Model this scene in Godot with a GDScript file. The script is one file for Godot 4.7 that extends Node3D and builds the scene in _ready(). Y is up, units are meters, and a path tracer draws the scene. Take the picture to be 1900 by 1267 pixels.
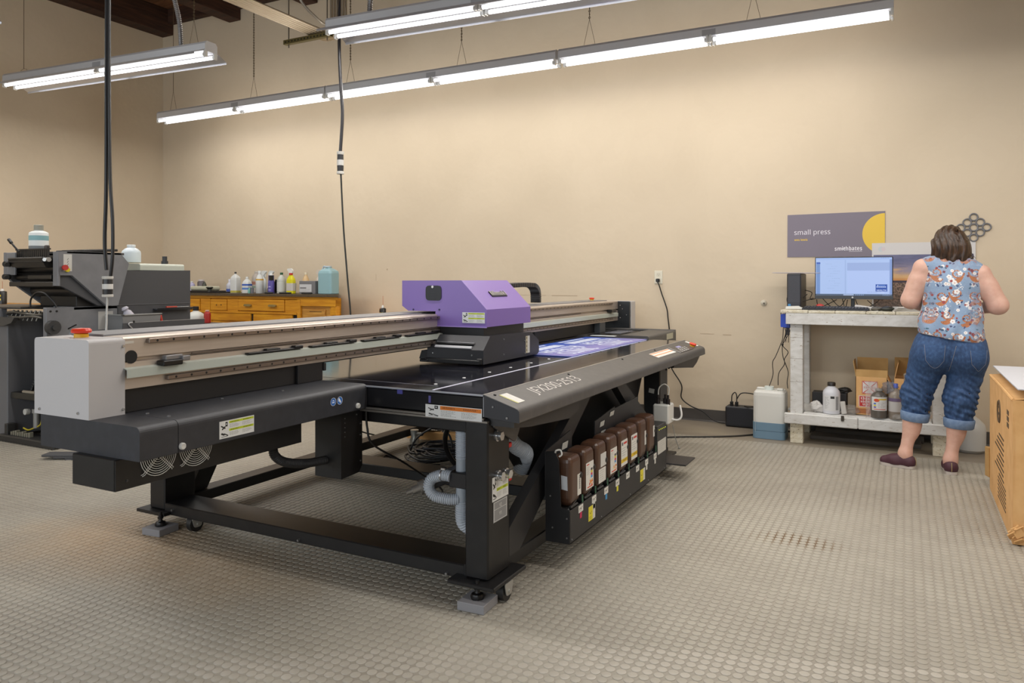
extends Node3D
# A print shop: a large flatbed printer in front of a beige wall, a workbench with a computer, a person seen from behind.
# Metres, y up. The back wall is the plane z = -6.4; the camera stands at x = 0, z = 0.

var M := {}          # shared materials
var used_names := {}
var rng := RandomNumberGenerator.new()


func _ready():
	rng.seed = 7
	# --- camera ---------------------------------------------------------------
	var cam := Camera3D.new()
	cam.name = "camera"
	cam.projection = Camera3D.PROJECTION_FRUSTUM
	cam.near = 0.05
	cam.far = 60.0
	cam.size = 0.05 * 1267.0 / 1390.0
	cam.frustum_offset = Vector2(0.0, -0.05 * 114.5 / 1390.0)
	cam.position = Vector3(0, 1.2, 0)
	cam.rotation = Vector3(0, deg_to_rad(27.7075), 0)
	add_child(cam)
	cam.current = true
	# --- environment ----------------------------------------------------------
	var we := WorldEnvironment.new()
	we.name = "environment"
	var env := Environment.new()
	env.background_mode = Environment.BG_COLOR
	env.background_color = Color(0.02, 0.02, 0.02)
	env.tonemap_mode = Environment.TONE_MAPPER_LINEAR
	env.tonemap_exposure = 1.06
	env.sdfgi_enabled = true
	env.ssao_enabled = true
	env.ssil_enabled = true
	we.environment = env
	add_child(we)
	# --- everything else ------------------------------------------------------
	make_materials()
	build_room()
	build_lights()
	build_overhead()
	build_printer()
	build_ink()
	build_floor_things()
	build_press()
	build_cabinet()
	build_bench()
	build_person()
	build_carton()


const LAMP := 2.7                       # energy of one two-tube-wide fitting
const LAMP_COLOR := Color(1.0, 0.982, 0.955)


# ============================================================ mesh builder
class MB:
	var v := PackedVector3Array()
	var n := PackedVector3Array()
	var t := PackedVector2Array()
	var x := Transform3D()

	func at(o: Vector3, b := Basis()) -> MB:
		x = Transform3D(b, o)
		return self

	func tri(a: Vector3, b: Vector3, c: Vector3, na: Vector3, nb: Vector3, nc: Vector3, ua := Vector2.ZERO, ub := Vector2.ZERO, uc := Vector2.ZERO) -> void:
		# wound clockwise as seen from the side the normals point to
		var ng := na + nb + nc
		if (b - a).cross(c - a).dot(ng) > 0.0:
			var s := b; b = c; c = s
			s = nb; nb = nc; nc = s
			var q := ub; ub = uc; uc = q
		var nm := x.basis.inverse().transposed()
		v.append(x * a); v.append(x * b); v.append(x * c)
		n.append((nm * na).normalized()); n.append((nm * nb).normalized()); n.append((nm * nc).normalized())
		t.append(ua); t.append(ub); t.append(uc)

	func face(p: Array, hint: Vector3) -> void:
		var nn: Vector3 = (p[1] - p[0]).cross(p[2] - p[0])
		if nn.length_squared() < 1e-18 and p.size() > 3:
			nn = (p[2] - p[0]).cross(p[3] - p[0])
		if nn.dot(hint) < 0.0:
			nn = -nn
		nn = nn.normalized()
		for i in range(1, p.size() - 1):
			tri(p[0], p[i], p[i + 1], nn, nn, nn)

	func decal(p0: Vector3, px: Vector3, py: Vector3) -> void:
		# a picture whose lower left corner is p0, with uvs
		var nn := px.cross(py).normalized()
		tri(p0, p0 + px, p0 + px + py, nn, nn, nn, Vector2(0, 1), Vector2(1, 1), Vector2(1, 0))
		tri(p0, p0 + px + py, p0 + py, nn, nn, nn, Vector2(0, 1), Vector2(1, 0), Vector2(0, 0))

	func sheet(p0: Vector3, px: Vector3, py: Vector3, thick := 0.0008) -> void:
		# a printed sheet with a little thickness, picture on its front
		var nn := px.cross(py).normalized() * thick
		decal(p0 + nn, px, py)
		face([p0, p0 + nn, p0 + nn + px, p0 + px], -py)
		face([p0 + py, p0 + py + nn, p0 + py + nn + px, p0 + py + px], py)
		face([p0, p0 + nn, p0 + nn + py, p0 + py], -px)
		face([p0 + px, p0 + px + nn, p0 + px + nn + py, p0 + px + py], px)
		face([p0, p0 + px, p0 + px + py, p0 + py], -nn)

	func box(c: Vector3, s: Vector3, b := 0.0) -> MB:
		var h := s * 0.5
		b = minf(b, minf(h.x, minf(h.y, h.z)) * 0.98)
		for i in 3:
			var j := (i + 1) % 3
			var k := (i + 2) % 3
			for g in [-1.0, 1.0]:
				var q := []
				for e in [[-1, -1], [1, -1], [1, 1], [-1, 1]]:
					var p := Vector3()
					p[i] = g * h[i]; p[j] = e[0] * (h[j] - b); p[k] = e[1] * (h[k] - b)
					q.append(c + p)
				var hint := Vector3(); hint[i] = g
				face(q, hint)
			if b > 0.0:
				for g in [-1.0, 1.0]:
					for f in [-1.0, 1.0]:
						var q := []
						for e in [[0, -1], [0, 1], [1, 1], [1, -1]]:
							var p := Vector3()
							p[i] = g * (h[i] - (b if e[0] else 0.0)); p[j] = f * (h[j] - (0.0 if e[0] else b)); p[k] = e[1] * (h[k] - b)
							q.append(c + p)
						var hint := Vector3(); hint[i] = g; hint[j] = f
						face(q, hint)
		if b > 0.0:
			for sx in [-1.0, 1.0]:
				for sy in [-1.0, 1.0]:
					for sz in [-1.0, 1.0]:
						var g := Vector3(sx, sy, sz)
						var p := Vector3(h.x - b, h.y - b, h.z - b)
						face([c + Vector3(h.x, p.y, p.z) * g, c + Vector3(p.x, h.y, p.z) * g, c + Vector3(p.x, p.y, h.z) * g], g)
		return self

	func append_face_box(p: Vector3, px: Vector3, py: Vector3, pz: Vector3) -> void:
		# a box given by a corner and three edges
		var c := p + (px + py + pz) * 0.5
		for e in [[px, py, pz], [py, pz, px], [pz, px, py]]:
			for s in [0.0, 1.0]:
				var o: Vector3 = p + e[2] * s
				face([o, o + e[0], o + e[0] + e[1], o + e[1]], (o + (e[0] + e[1]) * 0.5) - c)

	func face_box(p: Vector3, px: Vector3, py: Vector3, pz: Vector3) -> MB:
		append_face_box(p, px, py, pz)
		return self

	func span(a: Vector3, b: Vector3, bev := 0.0) -> MB:
		return box((a + b) * 0.5, (b - a).abs(), bev)

	func prism(poly: PackedVector2Array, axis: String, lo: float, hi: float) -> MB:
		# axis z: poly is (x, y); axis x: poly is (z, y); axis y: poly is (x, z)
		var m := poly.size()
		var cw := Geometry2D.is_polygon_clockwise(poly)
		var P := func(p: Vector2, d: float) -> Vector3:
			return Vector3(p.x, p.y, d) if axis == "z" else Vector3(d, p.y, p.x) if axis == "x" else Vector3(p.x, d, p.y)
		for i in m:
			var a := poly[i]
			var b := poly[(i + 1) % m]
			var o := Vector2(b.y - a.y, a.x - b.x) * (1.0 if not cw else -1.0)
			# is_polygon_clockwise is for y down; settle the side by testing a point
			var mid := (a + b) * 0.5 + o.normalized() * 1e-5
			if Geometry2D.is_point_in_polygon(mid, poly):
				o = -o
			face([P.call(a, lo), P.call(b, lo), P.call(b, hi), P.call(a, hi)], P.call(o, 0.0))
		var tr := Geometry2D.triangulate_polygon(poly)
		for i in range(0, tr.size(), 3):
			face([P.call(poly[tr[i]], hi), P.call(poly[tr[i + 1]], hi), P.call(poly[tr[i + 2]], hi)], P.call(Vector2.ZERO, 1.0))
			face([P.call(poly[tr[i]], lo), P.call(poly[tr[i + 1]], lo), P.call(poly[tr[i + 2]], lo)], P.call(Vector2.ZERO, -1.0))
		return self

	func lathe(prof: Array, seg := 20, o := Vector3.ZERO) -> MB:
		# prof: Vector2(radius, height), from bottom to top, turned round y
		var k := prof.size()
		var sn := []
		for i in k - 1:
			var d: Vector2 = prof[i + 1] - prof[i]
			sn.append(Vector2(d.y, -d.x).normalized())
		for i in k - 1:
			var a: Vector2 = prof[i]
			var b: Vector2 = prof[i + 1]
			var n0: Vector2 = sn[i]
			var n1: Vector2 = sn[i]
			if i > 0 and sn[i - 1].dot(sn[i]) > 0.72: n0 = (sn[i - 1] + sn[i]).normalized()
			if i < k - 2 and sn[i + 1].dot(sn[i]) > 0.72: n1 = (sn[i + 1] + sn[i]).normalized()
			for s in seg:
				var c0 := Vector2.from_angle(TAU * s / seg)
				var c1 := Vector2.from_angle(TAU * (s + 1) / seg)
				var A := o + Vector3(a.x * c0.x, a.y, a.x * c0.y)
				var B := o + Vector3(a.x * c1.x, a.y, a.x * c1.y)
				var C := o + Vector3(b.x * c1.x, b.y, b.x * c1.y)
				var D := o + Vector3(b.x * c0.x, b.y, b.x * c0.y)
				var a0 := Vector3(n0.x * c0.x, n0.y, n0.x * c0.y)
				var b0 := Vector3(n0.x * c1.x, n0.y, n0.x * c1.y)
				var c_ := Vector3(n1.x * c1.x, n1.y, n1.x * c1.y)
				var d_ := Vector3(n1.x * c0.x, n1.y, n1.x * c0.y)
				var u0 := float(s) / seg
				var u1 := float(s + 1) / seg
				var v0 := 1.0 - float(i) / (k - 1)
				var v1 := 1.0 - float(i + 1) / (k - 1)
				if a.x > 1e-6: tri(A, B, C, a0, b0, c_, Vector2(u0, v0), Vector2(u1, v0), Vector2(u1, v1))
				if b.x > 1e-6: tri(A, C, D, a0, c_, d_, Vector2(u0, v0), Vector2(u1, v1), Vector2(u0, v1))
		return self

	func partial_lathe(r: float, y0: float, y1: float, turns: float, seg := 12) -> MB:
		# a label wrapped round part of a bottle, centred on +x turned to the viewer
		for s in seg:
			var a0 := TAU * turns * (0.5 - float(s) / seg)
			var a1 := TAU * turns * (0.5 - float(s + 1) / seg)
			var d0 := Vector3(cos(a0), 0, sin(a0))
			var d1 := Vector3(cos(a1), 0, sin(a1))
			var u0 := float(s) / seg
			var u1 := float(s + 1) / seg
			var A := d0 * r + Vector3(0, y0, 0)
			var B := d1 * r + Vector3(0, y0, 0)
			var C := d1 * r + Vector3(0, y1, 0)
			var D := d0 * r + Vector3(0, y1, 0)
			tri(A, B, C, d0, d1, d1, Vector2(u0, 1), Vector2(u1, 1), Vector2(u1, 0))
			tri(A, C, D, d0, d1, d0, Vector2(u0, 1), Vector2(u1, 0), Vector2(u0, 0))
		return self

	func cyl(a: Vector3, b: Vector3, r: float, seg := 12, r2 := -1.0) -> MB:
		return tube([a, b], r, seg, r2)

	func tube(path: Array, r: float, seg := 8, r2 := -1.0) -> MB:
		if r2 < 0.0: r2 = r
		var k := path.size()
		var tang := []
		for i in k:
			var d: Vector3 = path[mini(i + 1, k - 1)] - path[maxi(i - 1, 0)]
			tang.append(d.normalized())
		var up := Vector3.UP if absf(tang[0].y) < 0.9 else Vector3.RIGHT
		var u: Vector3 = tang[0].cross(up).normalized()
		var rings := []
		var dirs := []
		for i in k:
			u = (u - tang[i] * u.dot(tang[i])).normalized()
			var w: Vector3 = tang[i].cross(u)
			var rr := lerpf(r, r2, float(i) / (k - 1))
			var ring := []
			var dr := []
			for s in seg:
				var an := TAU * s / seg
				var d := u * cos(an) + w * sin(an)
				dr.append(d)
				ring.append(path[i] + d * rr)
			rings.append(ring)
			dirs.append(dr)
		for i in k - 1:
			for s in seg:
				var q := (s + 1) % seg
				tri(rings[i][s], rings[i][q], rings[i + 1][q], dirs[i][s], dirs[i][q], dirs[i + 1][q])
				tri(rings[i][s], rings[i + 1][q], rings[i + 1][s], dirs[i][s], dirs[i + 1][q], dirs[i + 1][s])
		face(rings[0], -tang[0])
		face(rings[k - 1], tang[k - 1])
		return self

	func ring(c: Vector3, axis: Vector3, R: float, r: float, seg := 24, sides := 6, from := 0.0, to := TAU) -> MB:
		var u := axis.cross(Vector3.UP if absf(axis.y) < 0.9 else Vector3.RIGHT).normalized()
		var w := axis.cross(u).normalized()
		var p := []
		for i in seg + 1:
			var an := from + (to - from) * i / seg
			p.append(c + (u * cos(an) + w * sin(an)) * R)
		return tube(p, r, sides)

	func ball(c: Vector3, s: Vector3, seg := 14) -> MB:
		var keep := x
		x = keep * Transform3D(Basis.from_scale(s), c)
		var prof := []
		var h := maxi(4, seg / 2)
		for i in h + 1:
			var an := -PI / 2 + PI * i / h
			prof.append(Vector2(maxf(cos(an), 0.0), sin(an)))
		lathe(prof, seg)
		x = keep
		return self

	func mesh(inv := Transform3D()) -> ArrayMesh:
		var a := []
		a.resize(Mesh.ARRAY_MAX)
		a[Mesh.ARRAY_VERTEX] = inv * v if inv != Transform3D() else v
		var nn := n
		if inv.basis != Basis():
			nn = PackedVector3Array()
			for q in n: nn.append((inv.basis * q).normalized())
		a[Mesh.ARRAY_NORMAL] = nn
		a[Mesh.ARRAY_TEX_UV] = t
		var m := ArrayMesh.new()
		m.add_surface_from_arrays(Mesh.PRIMITIVE_TRIANGLES, a)
		return m


func mb() -> MB:
	return MB.new()


# ------------------------------------------------------------ nodes
func numbered(called: String) -> String:
	if not used_names.has(called):
		used_names[called] = 0
		return called
	used_names[called] += 1
	return "%s_%03d" % [called, used_names[called]]


func thing(called: String, label: String, category: String, where := Vector3.ZERO, group := "", turn := 0.0) -> Node3D:
	var o := Node3D.new()
	o.name = numbered(called)
	o.position = where
	o.rotation.y = turn
	tag(o, label, category, group)
	add_child(o)
	return o


func tag(o: Node, label: String, category := "", group := "") -> Node:
	o.set_meta("label", label)
	if category: o.set_meta("category", category)
	if group: o.set_meta("group", group)
	return o


func frame_of(o: Node) -> Transform3D:
	var x := Transform3D()
	while o != null and o != self and o is Node3D:
		x = o.transform * x
		o = o.get_parent()
	return x


func part(called: String, b: MB, material: Material, parent: Node) -> MeshInstance3D:
	# b is in world coordinates; the mesh is kept in those of its parent
	var o := MeshInstance3D.new()
	o.name = called
	o.mesh = b.mesh(frame_of(parent).affine_inverse())
	o.material_override = material
	parent.add_child(o, true)
	return o


func single(called: String, b: MB, material: Material, label: String, category: String, where: Vector3, group := "") -> MeshInstance3D:
	# a thing that is one mesh
	var o := MeshInstance3D.new()
	o.name = numbered(called)
	o.position = where
	o.mesh = b.mesh(Transform3D(Basis(), -where))
	o.material_override = material
	tag(o, label, category, group)
	add_child(o)
	return o


func struct(called: String, b: MB, material: Material) -> MeshInstance3D:
	var o := MeshInstance3D.new()
	o.name = called
	o.mesh = b.mesh()
	o.material_override = material
	o.set_meta("kind", "structure")
	add_child(o)
	return o


func copy(o: Node3D, where: Vector3, label := "", turn := 0.0) -> Node3D:
	var c: Node3D = o.duplicate()
	c.name = numbered(String(o.name).rstrip("0123456789").trim_suffix("_"))
	c.position = where
	c.rotation.y = turn
	if label: c.set_meta("label", label)
	add_child(c)
	return c


func words(called: String, s: String, parent: Node, x: Transform3D, width: float, height: float, material: Material, font := "Droid Sans", bold := false, depth := 0.0006) -> MeshInstance3D:
	# lettering: x.origin is its lower left corner in world, x.basis its right, up and out
	var f := SystemFont.new()
	f.font_names = PackedStringArray([font])
	if bold: f.font_weight = 700
	var tm := TextMesh.new()
	tm.text = s
	tm.font = f
	tm.font_size = 64
	tm.pixel_size = 0.01
	tm.depth = 0.0
	tm.curve_step = 2.0
	tm.horizontal_alignment = HORIZONTAL_ALIGNMENT_LEFT
	var arr := tm.get_mesh_arrays()
	var vs: PackedVector3Array = arr[Mesh.ARRAY_VERTEX]
	var lo := Vector3(1e9, 1e9, 0)
	var hi := Vector3(-1e9, -1e9, 0)
	for p in vs:
		lo = lo.min(p); hi = hi.max(p)
	var b := mb()
	var idx: PackedInt32Array = arr[Mesh.ARRAY_INDEX]
	var sc := Vector2(width / (hi.x - lo.x), height / (hi.y - lo.y))
	b.x = x
	for i in range(0, idx.size(), 3):
		var q := []
		for j in 3:
			var p := vs[idx[i + j]]
			q.append(Vector3((p.x - lo.x) * sc.x, (p.y - lo.y) * sc.y, depth))
		b.tri(q[0], q[1], q[2], Vector3.BACK, Vector3.BACK, Vector3.BACK)
	return part(called, b, material, parent)


# ------------------------------------------------------------ shapes
func rounded(pts: Array, r, steps := 4) -> PackedVector2Array:
	# a polygon with rounded corners; r is a number or one number per corner
	var out := PackedVector2Array()
	var m := pts.size()
	for i in m:
		var rr: float = r[i] if r is Array else r
		var p: Vector2 = pts[i]
		if rr <= 0.0:
			out.append(p)
			continue
		var a: Vector2 = (pts[(i + m - 1) % m] - p)
		var b: Vector2 = (pts[(i + 1) % m] - p)
		var cut := minf(rr, minf(a.length(), b.length()) * 0.48)
		var A := p + a.normalized() * cut
		var B := p + b.normalized() * cut
		for k in steps + 1:
			var f := float(k) / steps
			out.append(A.lerp(p, f).lerp(p.lerp(B, f), f))
	return out


func rect2(x0: float, y0: float, x1: float, y1: float) -> Array:
	return [Vector2(x0, y0), Vector2(x1, y0), Vector2(x1, y1), Vector2(x0, y1)]


func curve(pts: Array, per := 6) -> Array:
	# a smooth path through the points
	var out := []
	var m := pts.size()
	for i in m - 1:
		var p0: Vector3 = pts[maxi(i - 1, 0)]
		var p1: Vector3 = pts[i]
		var p2: Vector3 = pts[i + 1]
		var p3: Vector3 = pts[mini(i + 2, m - 1)]
		for k in per:
			out.append(p1.cubic_interpolate(p2, p0, p3, float(k) / per))
	out.append(pts[m - 1])
	return out


func corrugated(path: Array, r: float, pitch: float, amp: float, seg := 12) -> MB:
	# a ribbed hose along a path
	var b := mb()
	var total := 0.0
	for i in path.size() - 1: total += path[i].distance_to(path[i + 1])
	var count := int(total / pitch) * 4
	var pts := []
	var i0 := 0
	var gone := 0.0
	for k in count + 1:
		var s := total * k / count
		while i0 < path.size() - 2 and gone + path[i0].distance_to(path[i0 + 1]) < s:
			gone += path[i0].distance_to(path[i0 + 1])
			i0 += 1
		var f: float = (s - gone) / maxf(path[i0].distance_to(path[i0 + 1]), 1e-6)
		pts.append(path[i0].lerp(path[i0 + 1], clampf(f, 0, 1)))
	var rings := []
	var dirs := []
	var u := Vector3.ZERO
	for k in pts.size():
		var tg: Vector3 = (pts[mini(k + 1, pts.size() - 1)] - pts[maxi(k - 1, 0)]).normalized()
		if k == 0:
			u = tg.cross(Vector3.UP if absf(tg.y) < 0.9 else Vector3.RIGHT).normalized()
		u = (u - tg * u.dot(tg)).normalized()
		var w := tg.cross(u)
		var rr: float = r + (amp if k % 4 in [1, 2] else -amp)
		var ring := []
		var dr := []
		for s in seg:
			var d := u * cos(TAU * s / seg) + w * sin(TAU * s / seg)
			ring.append(pts[k] + d * rr)
			dr.append(d)
		rings.append(ring); dirs.append(dr)
	for k in pts.size() - 1:
		for s in seg:
			var q := (s + 1) % seg
			b.face([rings[k][s], rings[k][q], rings[k + 1][q], rings[k + 1][s]], dirs[k][s] + dirs[k][q])
	b.face(rings[0], pts[0] - pts[1])
	b.face(rings[-1], pts[-1] - pts[-2])
	return b


func bolt(b: MB, p: Vector3, axis: Vector3, r: float, h: float, seg := 8) -> void:
	b.cyl(p, p + axis * h, r, seg, r * 0.8)


# ------------------------------------------------------------ materials
func mat(hex: String, rough := 0.5, metal := 0.0, spec := 0.5) -> StandardMaterial3D:
	var key := "%s|%s|%s|%s" % [hex, rough, metal, spec]
	if not M.has(key):
		var m := StandardMaterial3D.new()
		m.albedo_color = Color(hex)
		m.roughness = rough
		m.metallic = metal
		m.metallic_specular = spec
		M[key] = m
	return M[key]


func tex(im: Image) -> ImageTexture:
	return ImageTexture.create_from_image(im)


func noise_tex(seed_: int, freq: float, ramp: Array, size := 512, octaves := 4, as_normal := false, kind := FastNoiseLite.TYPE_SIMPLEX_SMOOTH) -> NoiseTexture2D:
	var nz := FastNoiseLite.new()
	nz.seed = seed_
	nz.noise_type = kind
	nz.frequency = freq
	nz.fractal_octaves = octaves
	var tx := NoiseTexture2D.new()
	tx.width = size
	tx.height = size
	tx.seamless = true
	tx.noise = nz
	if as_normal:
		tx.as_normal_map = true
		tx.bump_strength = 2.0
	elif ramp.size():
		var g := Gradient.new()
		g.offsets = PackedFloat32Array()
		g.colors = PackedColorArray()
		var of := PackedFloat32Array()
		var co := PackedColorArray()
		for r in ramp:
			of.append(r[0]); co.append(Color(r[1]))
		g.offsets = of
		g.colors = co
		tx.color_ramp = g
	return tx


func tri_mat(tx: Texture2D, scale: Vector3, rough := 0.6, metal := 0.0, world := true) -> StandardMaterial3D:
	var m := StandardMaterial3D.new()
	m.albedo_texture = tx
	m.roughness = rough
	m.metallic = metal
	m.uv1_triplanar = true
	m.uv1_world_triplanar = world
	m.uv1_scale = scale
	return m


func label_mat(im: Image, rough := 0.5) -> StandardMaterial3D:
	var m := StandardMaterial3D.new()
	m.albedo_texture = tex(im)
	m.roughness = rough
	return m


func canvas(w: int, h: int, hex: String) -> Image:
	var im := Image.create(w, h, false, Image.FORMAT_RGB8)
	im.fill(Color(hex))
	return im


func dashes(im: Image, x: int, y: int, w: int, h: int, hex: String, line := 5, thick := 2, seed_ := 1) -> void:
	# rows of small unreadable print
	var r := RandomNumberGenerator.new()
	r.seed = seed_
	var yy := y
	while yy + thick <= y + h:
		var xx := x
		var last := x + int(w * r.randf_range(0.6, 1.0))
		while xx < last:
			var l := r.randi_range(4, 12)
			im.fill_rect(Rect2i(xx, yy, mini(l, last - xx), thick), Color(hex))
			xx += l + r.randi_range(2, 4)
		yy += line


func disc(im: Image, cx: float, cy: float, r: float, c: Color) -> void:
	var w := im.get_width()
	var h := im.get_height()
	for y in range(int(cy - r), int(cy + r) + 1):
		for x in range(int(cx - r), int(cx + r) + 1):
			if Vector2(x - cx, y - cy).length_squared() <= r * r:
				im.set_pixel(posmod(x, w), posmod(y, h), c)


func stroke(im: Image, a: Vector2, b: Vector2, r: float, c: Color) -> void:
	var k := int(a.distance_to(b) / maxf(r * 0.6, 0.5)) + 1
	for i in k + 1:
		var p := a.lerp(b, float(i) / k)
		disc(im, p.x, p.y, r, c)


func make_materials() -> void:
	M.wall = tri_mat(noise_tex(3, 0.006, [[0.0, "c9b9a1"], [0.5, "cdbda5"], [1.0, "d1c1a9"]], 512), Vector3(0.25, 0.25, 0.25), 0.85)
	var wn := noise_tex(8, 0.06, [], 512, 3)
	M.wall.heightmap_enabled = false
	M.wall.normal_enabled = true
	M.wall.normal_texture = noise_tex(8, 0.05, [], 512, 3, true)
	M.wall.normal_scale = 0.12
	M.black_frame = tri_mat(noise_tex(21, 0.02, [[0.0, "141314"], [0.6, "181718"], [1.0, "1e1d1d"]], 256), Vector3(2, 2, 2), 0.42)
	M.black_sheet = tri_mat(noise_tex(22, 0.03, [[0.0, "2a2b30"], [0.6, "2f3035"], [1.0, "35363c"]], 256), Vector3(2, 2, 2), 0.5)
	M.grey_sheet = tri_mat(noise_tex(23, 0.03, [[0.0, "4a4948"], [0.6, "504e4d"], [1.0, "575553"]], 256), Vector3(2, 2, 2), 0.45)
	M.joist = tri_mat(wood_image(Color("4a2d1d"), Color("2c190f"), 5), Vector3(0.8, 0.8, 0.8), 0.75)
	M.deck = tri_mat(wood_image(Color("8a5f3c"), Color("5c3b22"), 6), Vector3(0.8, 0.8, 0.8), 0.8)
	M.oak = tri_mat(wood_image(Color("dc9c26"), Color("bd7a16"), 9), Vector3(1.2, 1.2, 1.2), 0.4)
	M.oak_worn = tri_mat(wood_image(Color("cf9a48"), Color("a5702a"), 10), Vector3(1.4, 1.4, 1.4), 0.5)
	M.white_wood = tri_mat(painted_wood_image(12), Vector3(1.6, 1.6, 1.6), 0.6)
	M.raw_top = tri_mat(painted_top_image(13), Vector3(1.6, 1.6, 1.6), 0.65)
	M.card = tri_mat(noise_tex(31, 0.02, [[0.0, "cf9f66"], [0.5, "d8a970"], [1.0, "deb27a"]], 256), Vector3(1.5, 1.5, 1.5), 0.85)
	M.card_dark = tri_mat(noise_tex(32, 0.02, [[0.0, "a9834e"], [0.5, "b28c56"], [1.0, "ba955f"]], 256), Vector3(1.5, 1.5, 1.5), 0.85)
	M.alu = tri_mat(noise_tex(41, 0.02, [[0.0, "bdb1a6"], [0.5, "c4b8ad"], [1.0, "cbc0b5"]], 256), Vector3(0.4, 6, 0.4), 0.42, 0.6)
	var gl := StandardMaterial3D.new()
	gl.albedo_color = Color(0.95, 0.97, 0.97, 0.12)
	gl.transparency = BaseMaterial3D.TRANSPARENCY_ALPHA
	gl.roughness = 0.08
	M.clear = gl
	var hz := StandardMaterial3D.new()
	hz.albedo_color = Color("d9d8d2")
	hz.roughness = 0.45
	hz.backlight_enabled = true
	hz.backlight = Color(0.35, 0.35, 0.33)
	M.jug = hz


func wood_image(light: Color, dark: Color, seed_: int) -> ImageTexture:
	var nz := FastNoiseLite.new()
	nz.seed = seed_
	nz.frequency = 1.0
	nz.fractal_octaves = 4
	var im := Image.create(256, 256, false, Image.FORMAT_RGB8)
	for y in 256:
		for x in 256:
			# tiles in both directions
			var u := TAU * x / 256.0
			var w := TAU * y / 256.0
			var g := nz.get_noise_3d(cos(u) * 0.35 + 3.0, sin(u) * 0.35, cos(w) * 3.5 + sin(w) * 2.7)
			var f := nz.get_noise_3d(cos(u) * 0.6, sin(u) * 0.6 + 9.0, 11.0 * sin(w) + 7.0 * cos(w))
			im.set_pixel(x, y, light.lerp(dark, clampf(0.45 + g * 0.9 + f * 0.5, 0, 1)))
	return tex(im)


func painted_wood_image(seed_: int) -> ImageTexture:
	# white paint, rubbed and chipped
	var nz := FastNoiseLite.new()
	nz.seed = seed_
	nz.fractal_octaves = 5
	nz.frequency = 1.0
	var im := Image.create(512, 512, false, Image.FORMAT_RGB8)
	for y in 512:
		for x in 512:
			var u := TAU * x / 512.0
			var w := TAU * y / 512.0
			var g := nz.get_noise_3d(cos(u) * 1.2 + cos(w) * 2.5, sin(u) * 1.2 + 4.0, sin(w) * 2.5)
			var c := Color("d3d2cf").lerp(Color("c3c1bc"), clampf(g + 0.4, 0, 1))
			var h := nz.get_noise_3d(cos(u) * 3.0 + 9.0, sin(u) * 3.0 + cos(w) * 9.0, sin(w) * 9.0)
			if h > 0.5: c = c.lerp(Color("7d6a55"), 0.75)
			im.set_pixel(x, y, c)
	return tex(im)


func painted_top_image(seed_: int) -> ImageTexture:
	var nz := FastNoiseLite.new()
	nz.seed = seed_
	nz.fractal_octaves = 5
	nz.frequency = 1.0
	var im := Image.create(512, 512, false, Image.FORMAT_RGB8)
	for y in 512:
		for x in 512:
			var u := TAU * x / 512.0
			var w := TAU * y / 512.0
			var g := nz.get_noise_3d(cos(u) * 2.0 + cos(w) * 5.0, sin(u) * 2.0 + 4.0, sin(w) * 5.0)
			var c := Color("d8d2c0").lerp(Color("c4b99e"), clampf(g + 0.4, 0, 1))
			var h := nz.get_noise_3d(cos(u) * 6.0 + 9.0, sin(u) * 6.0 + cos(w) * 9.0, sin(w) * 9.0)
			if h > 0.42: c = c.lerp(Color("4a3c2c"), 0.85)
			im.set_pixel(x, y, c)
	return tex(im)


# ============================================================ the room
func floor_tone(x: float, z: float, nz: FastNoiseLite) -> Color:
	# the colour of the worn floor, stains included (linear values are made by the callers)
	var g := nz.get_noise_2d(x * 60.0, z * 60.0)
	var f := nz.get_noise_2d(x * 240.0 + 500.0, z * 240.0)
	var c := Color("aaa497").lerp(Color("958e82"), clampf(0.45 + g * 0.8 + f * 0.25, 0, 1))
	var rust := Vector2(x + 3.25, (z + 2.22) * 1.3).length()
	c = c.lerp(Color("b98f62"), 0.5 * smoothstep(0.75, 0.1, rust + f * 0.12))
	rust = Vector2(x + 2.6, (z + 2.15) * 2.0).length()
	c = c.lerp(Color("8c7050"), 0.5 * smoothstep(0.8, 0.1, rust + f * 0.15))
	return c


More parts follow.
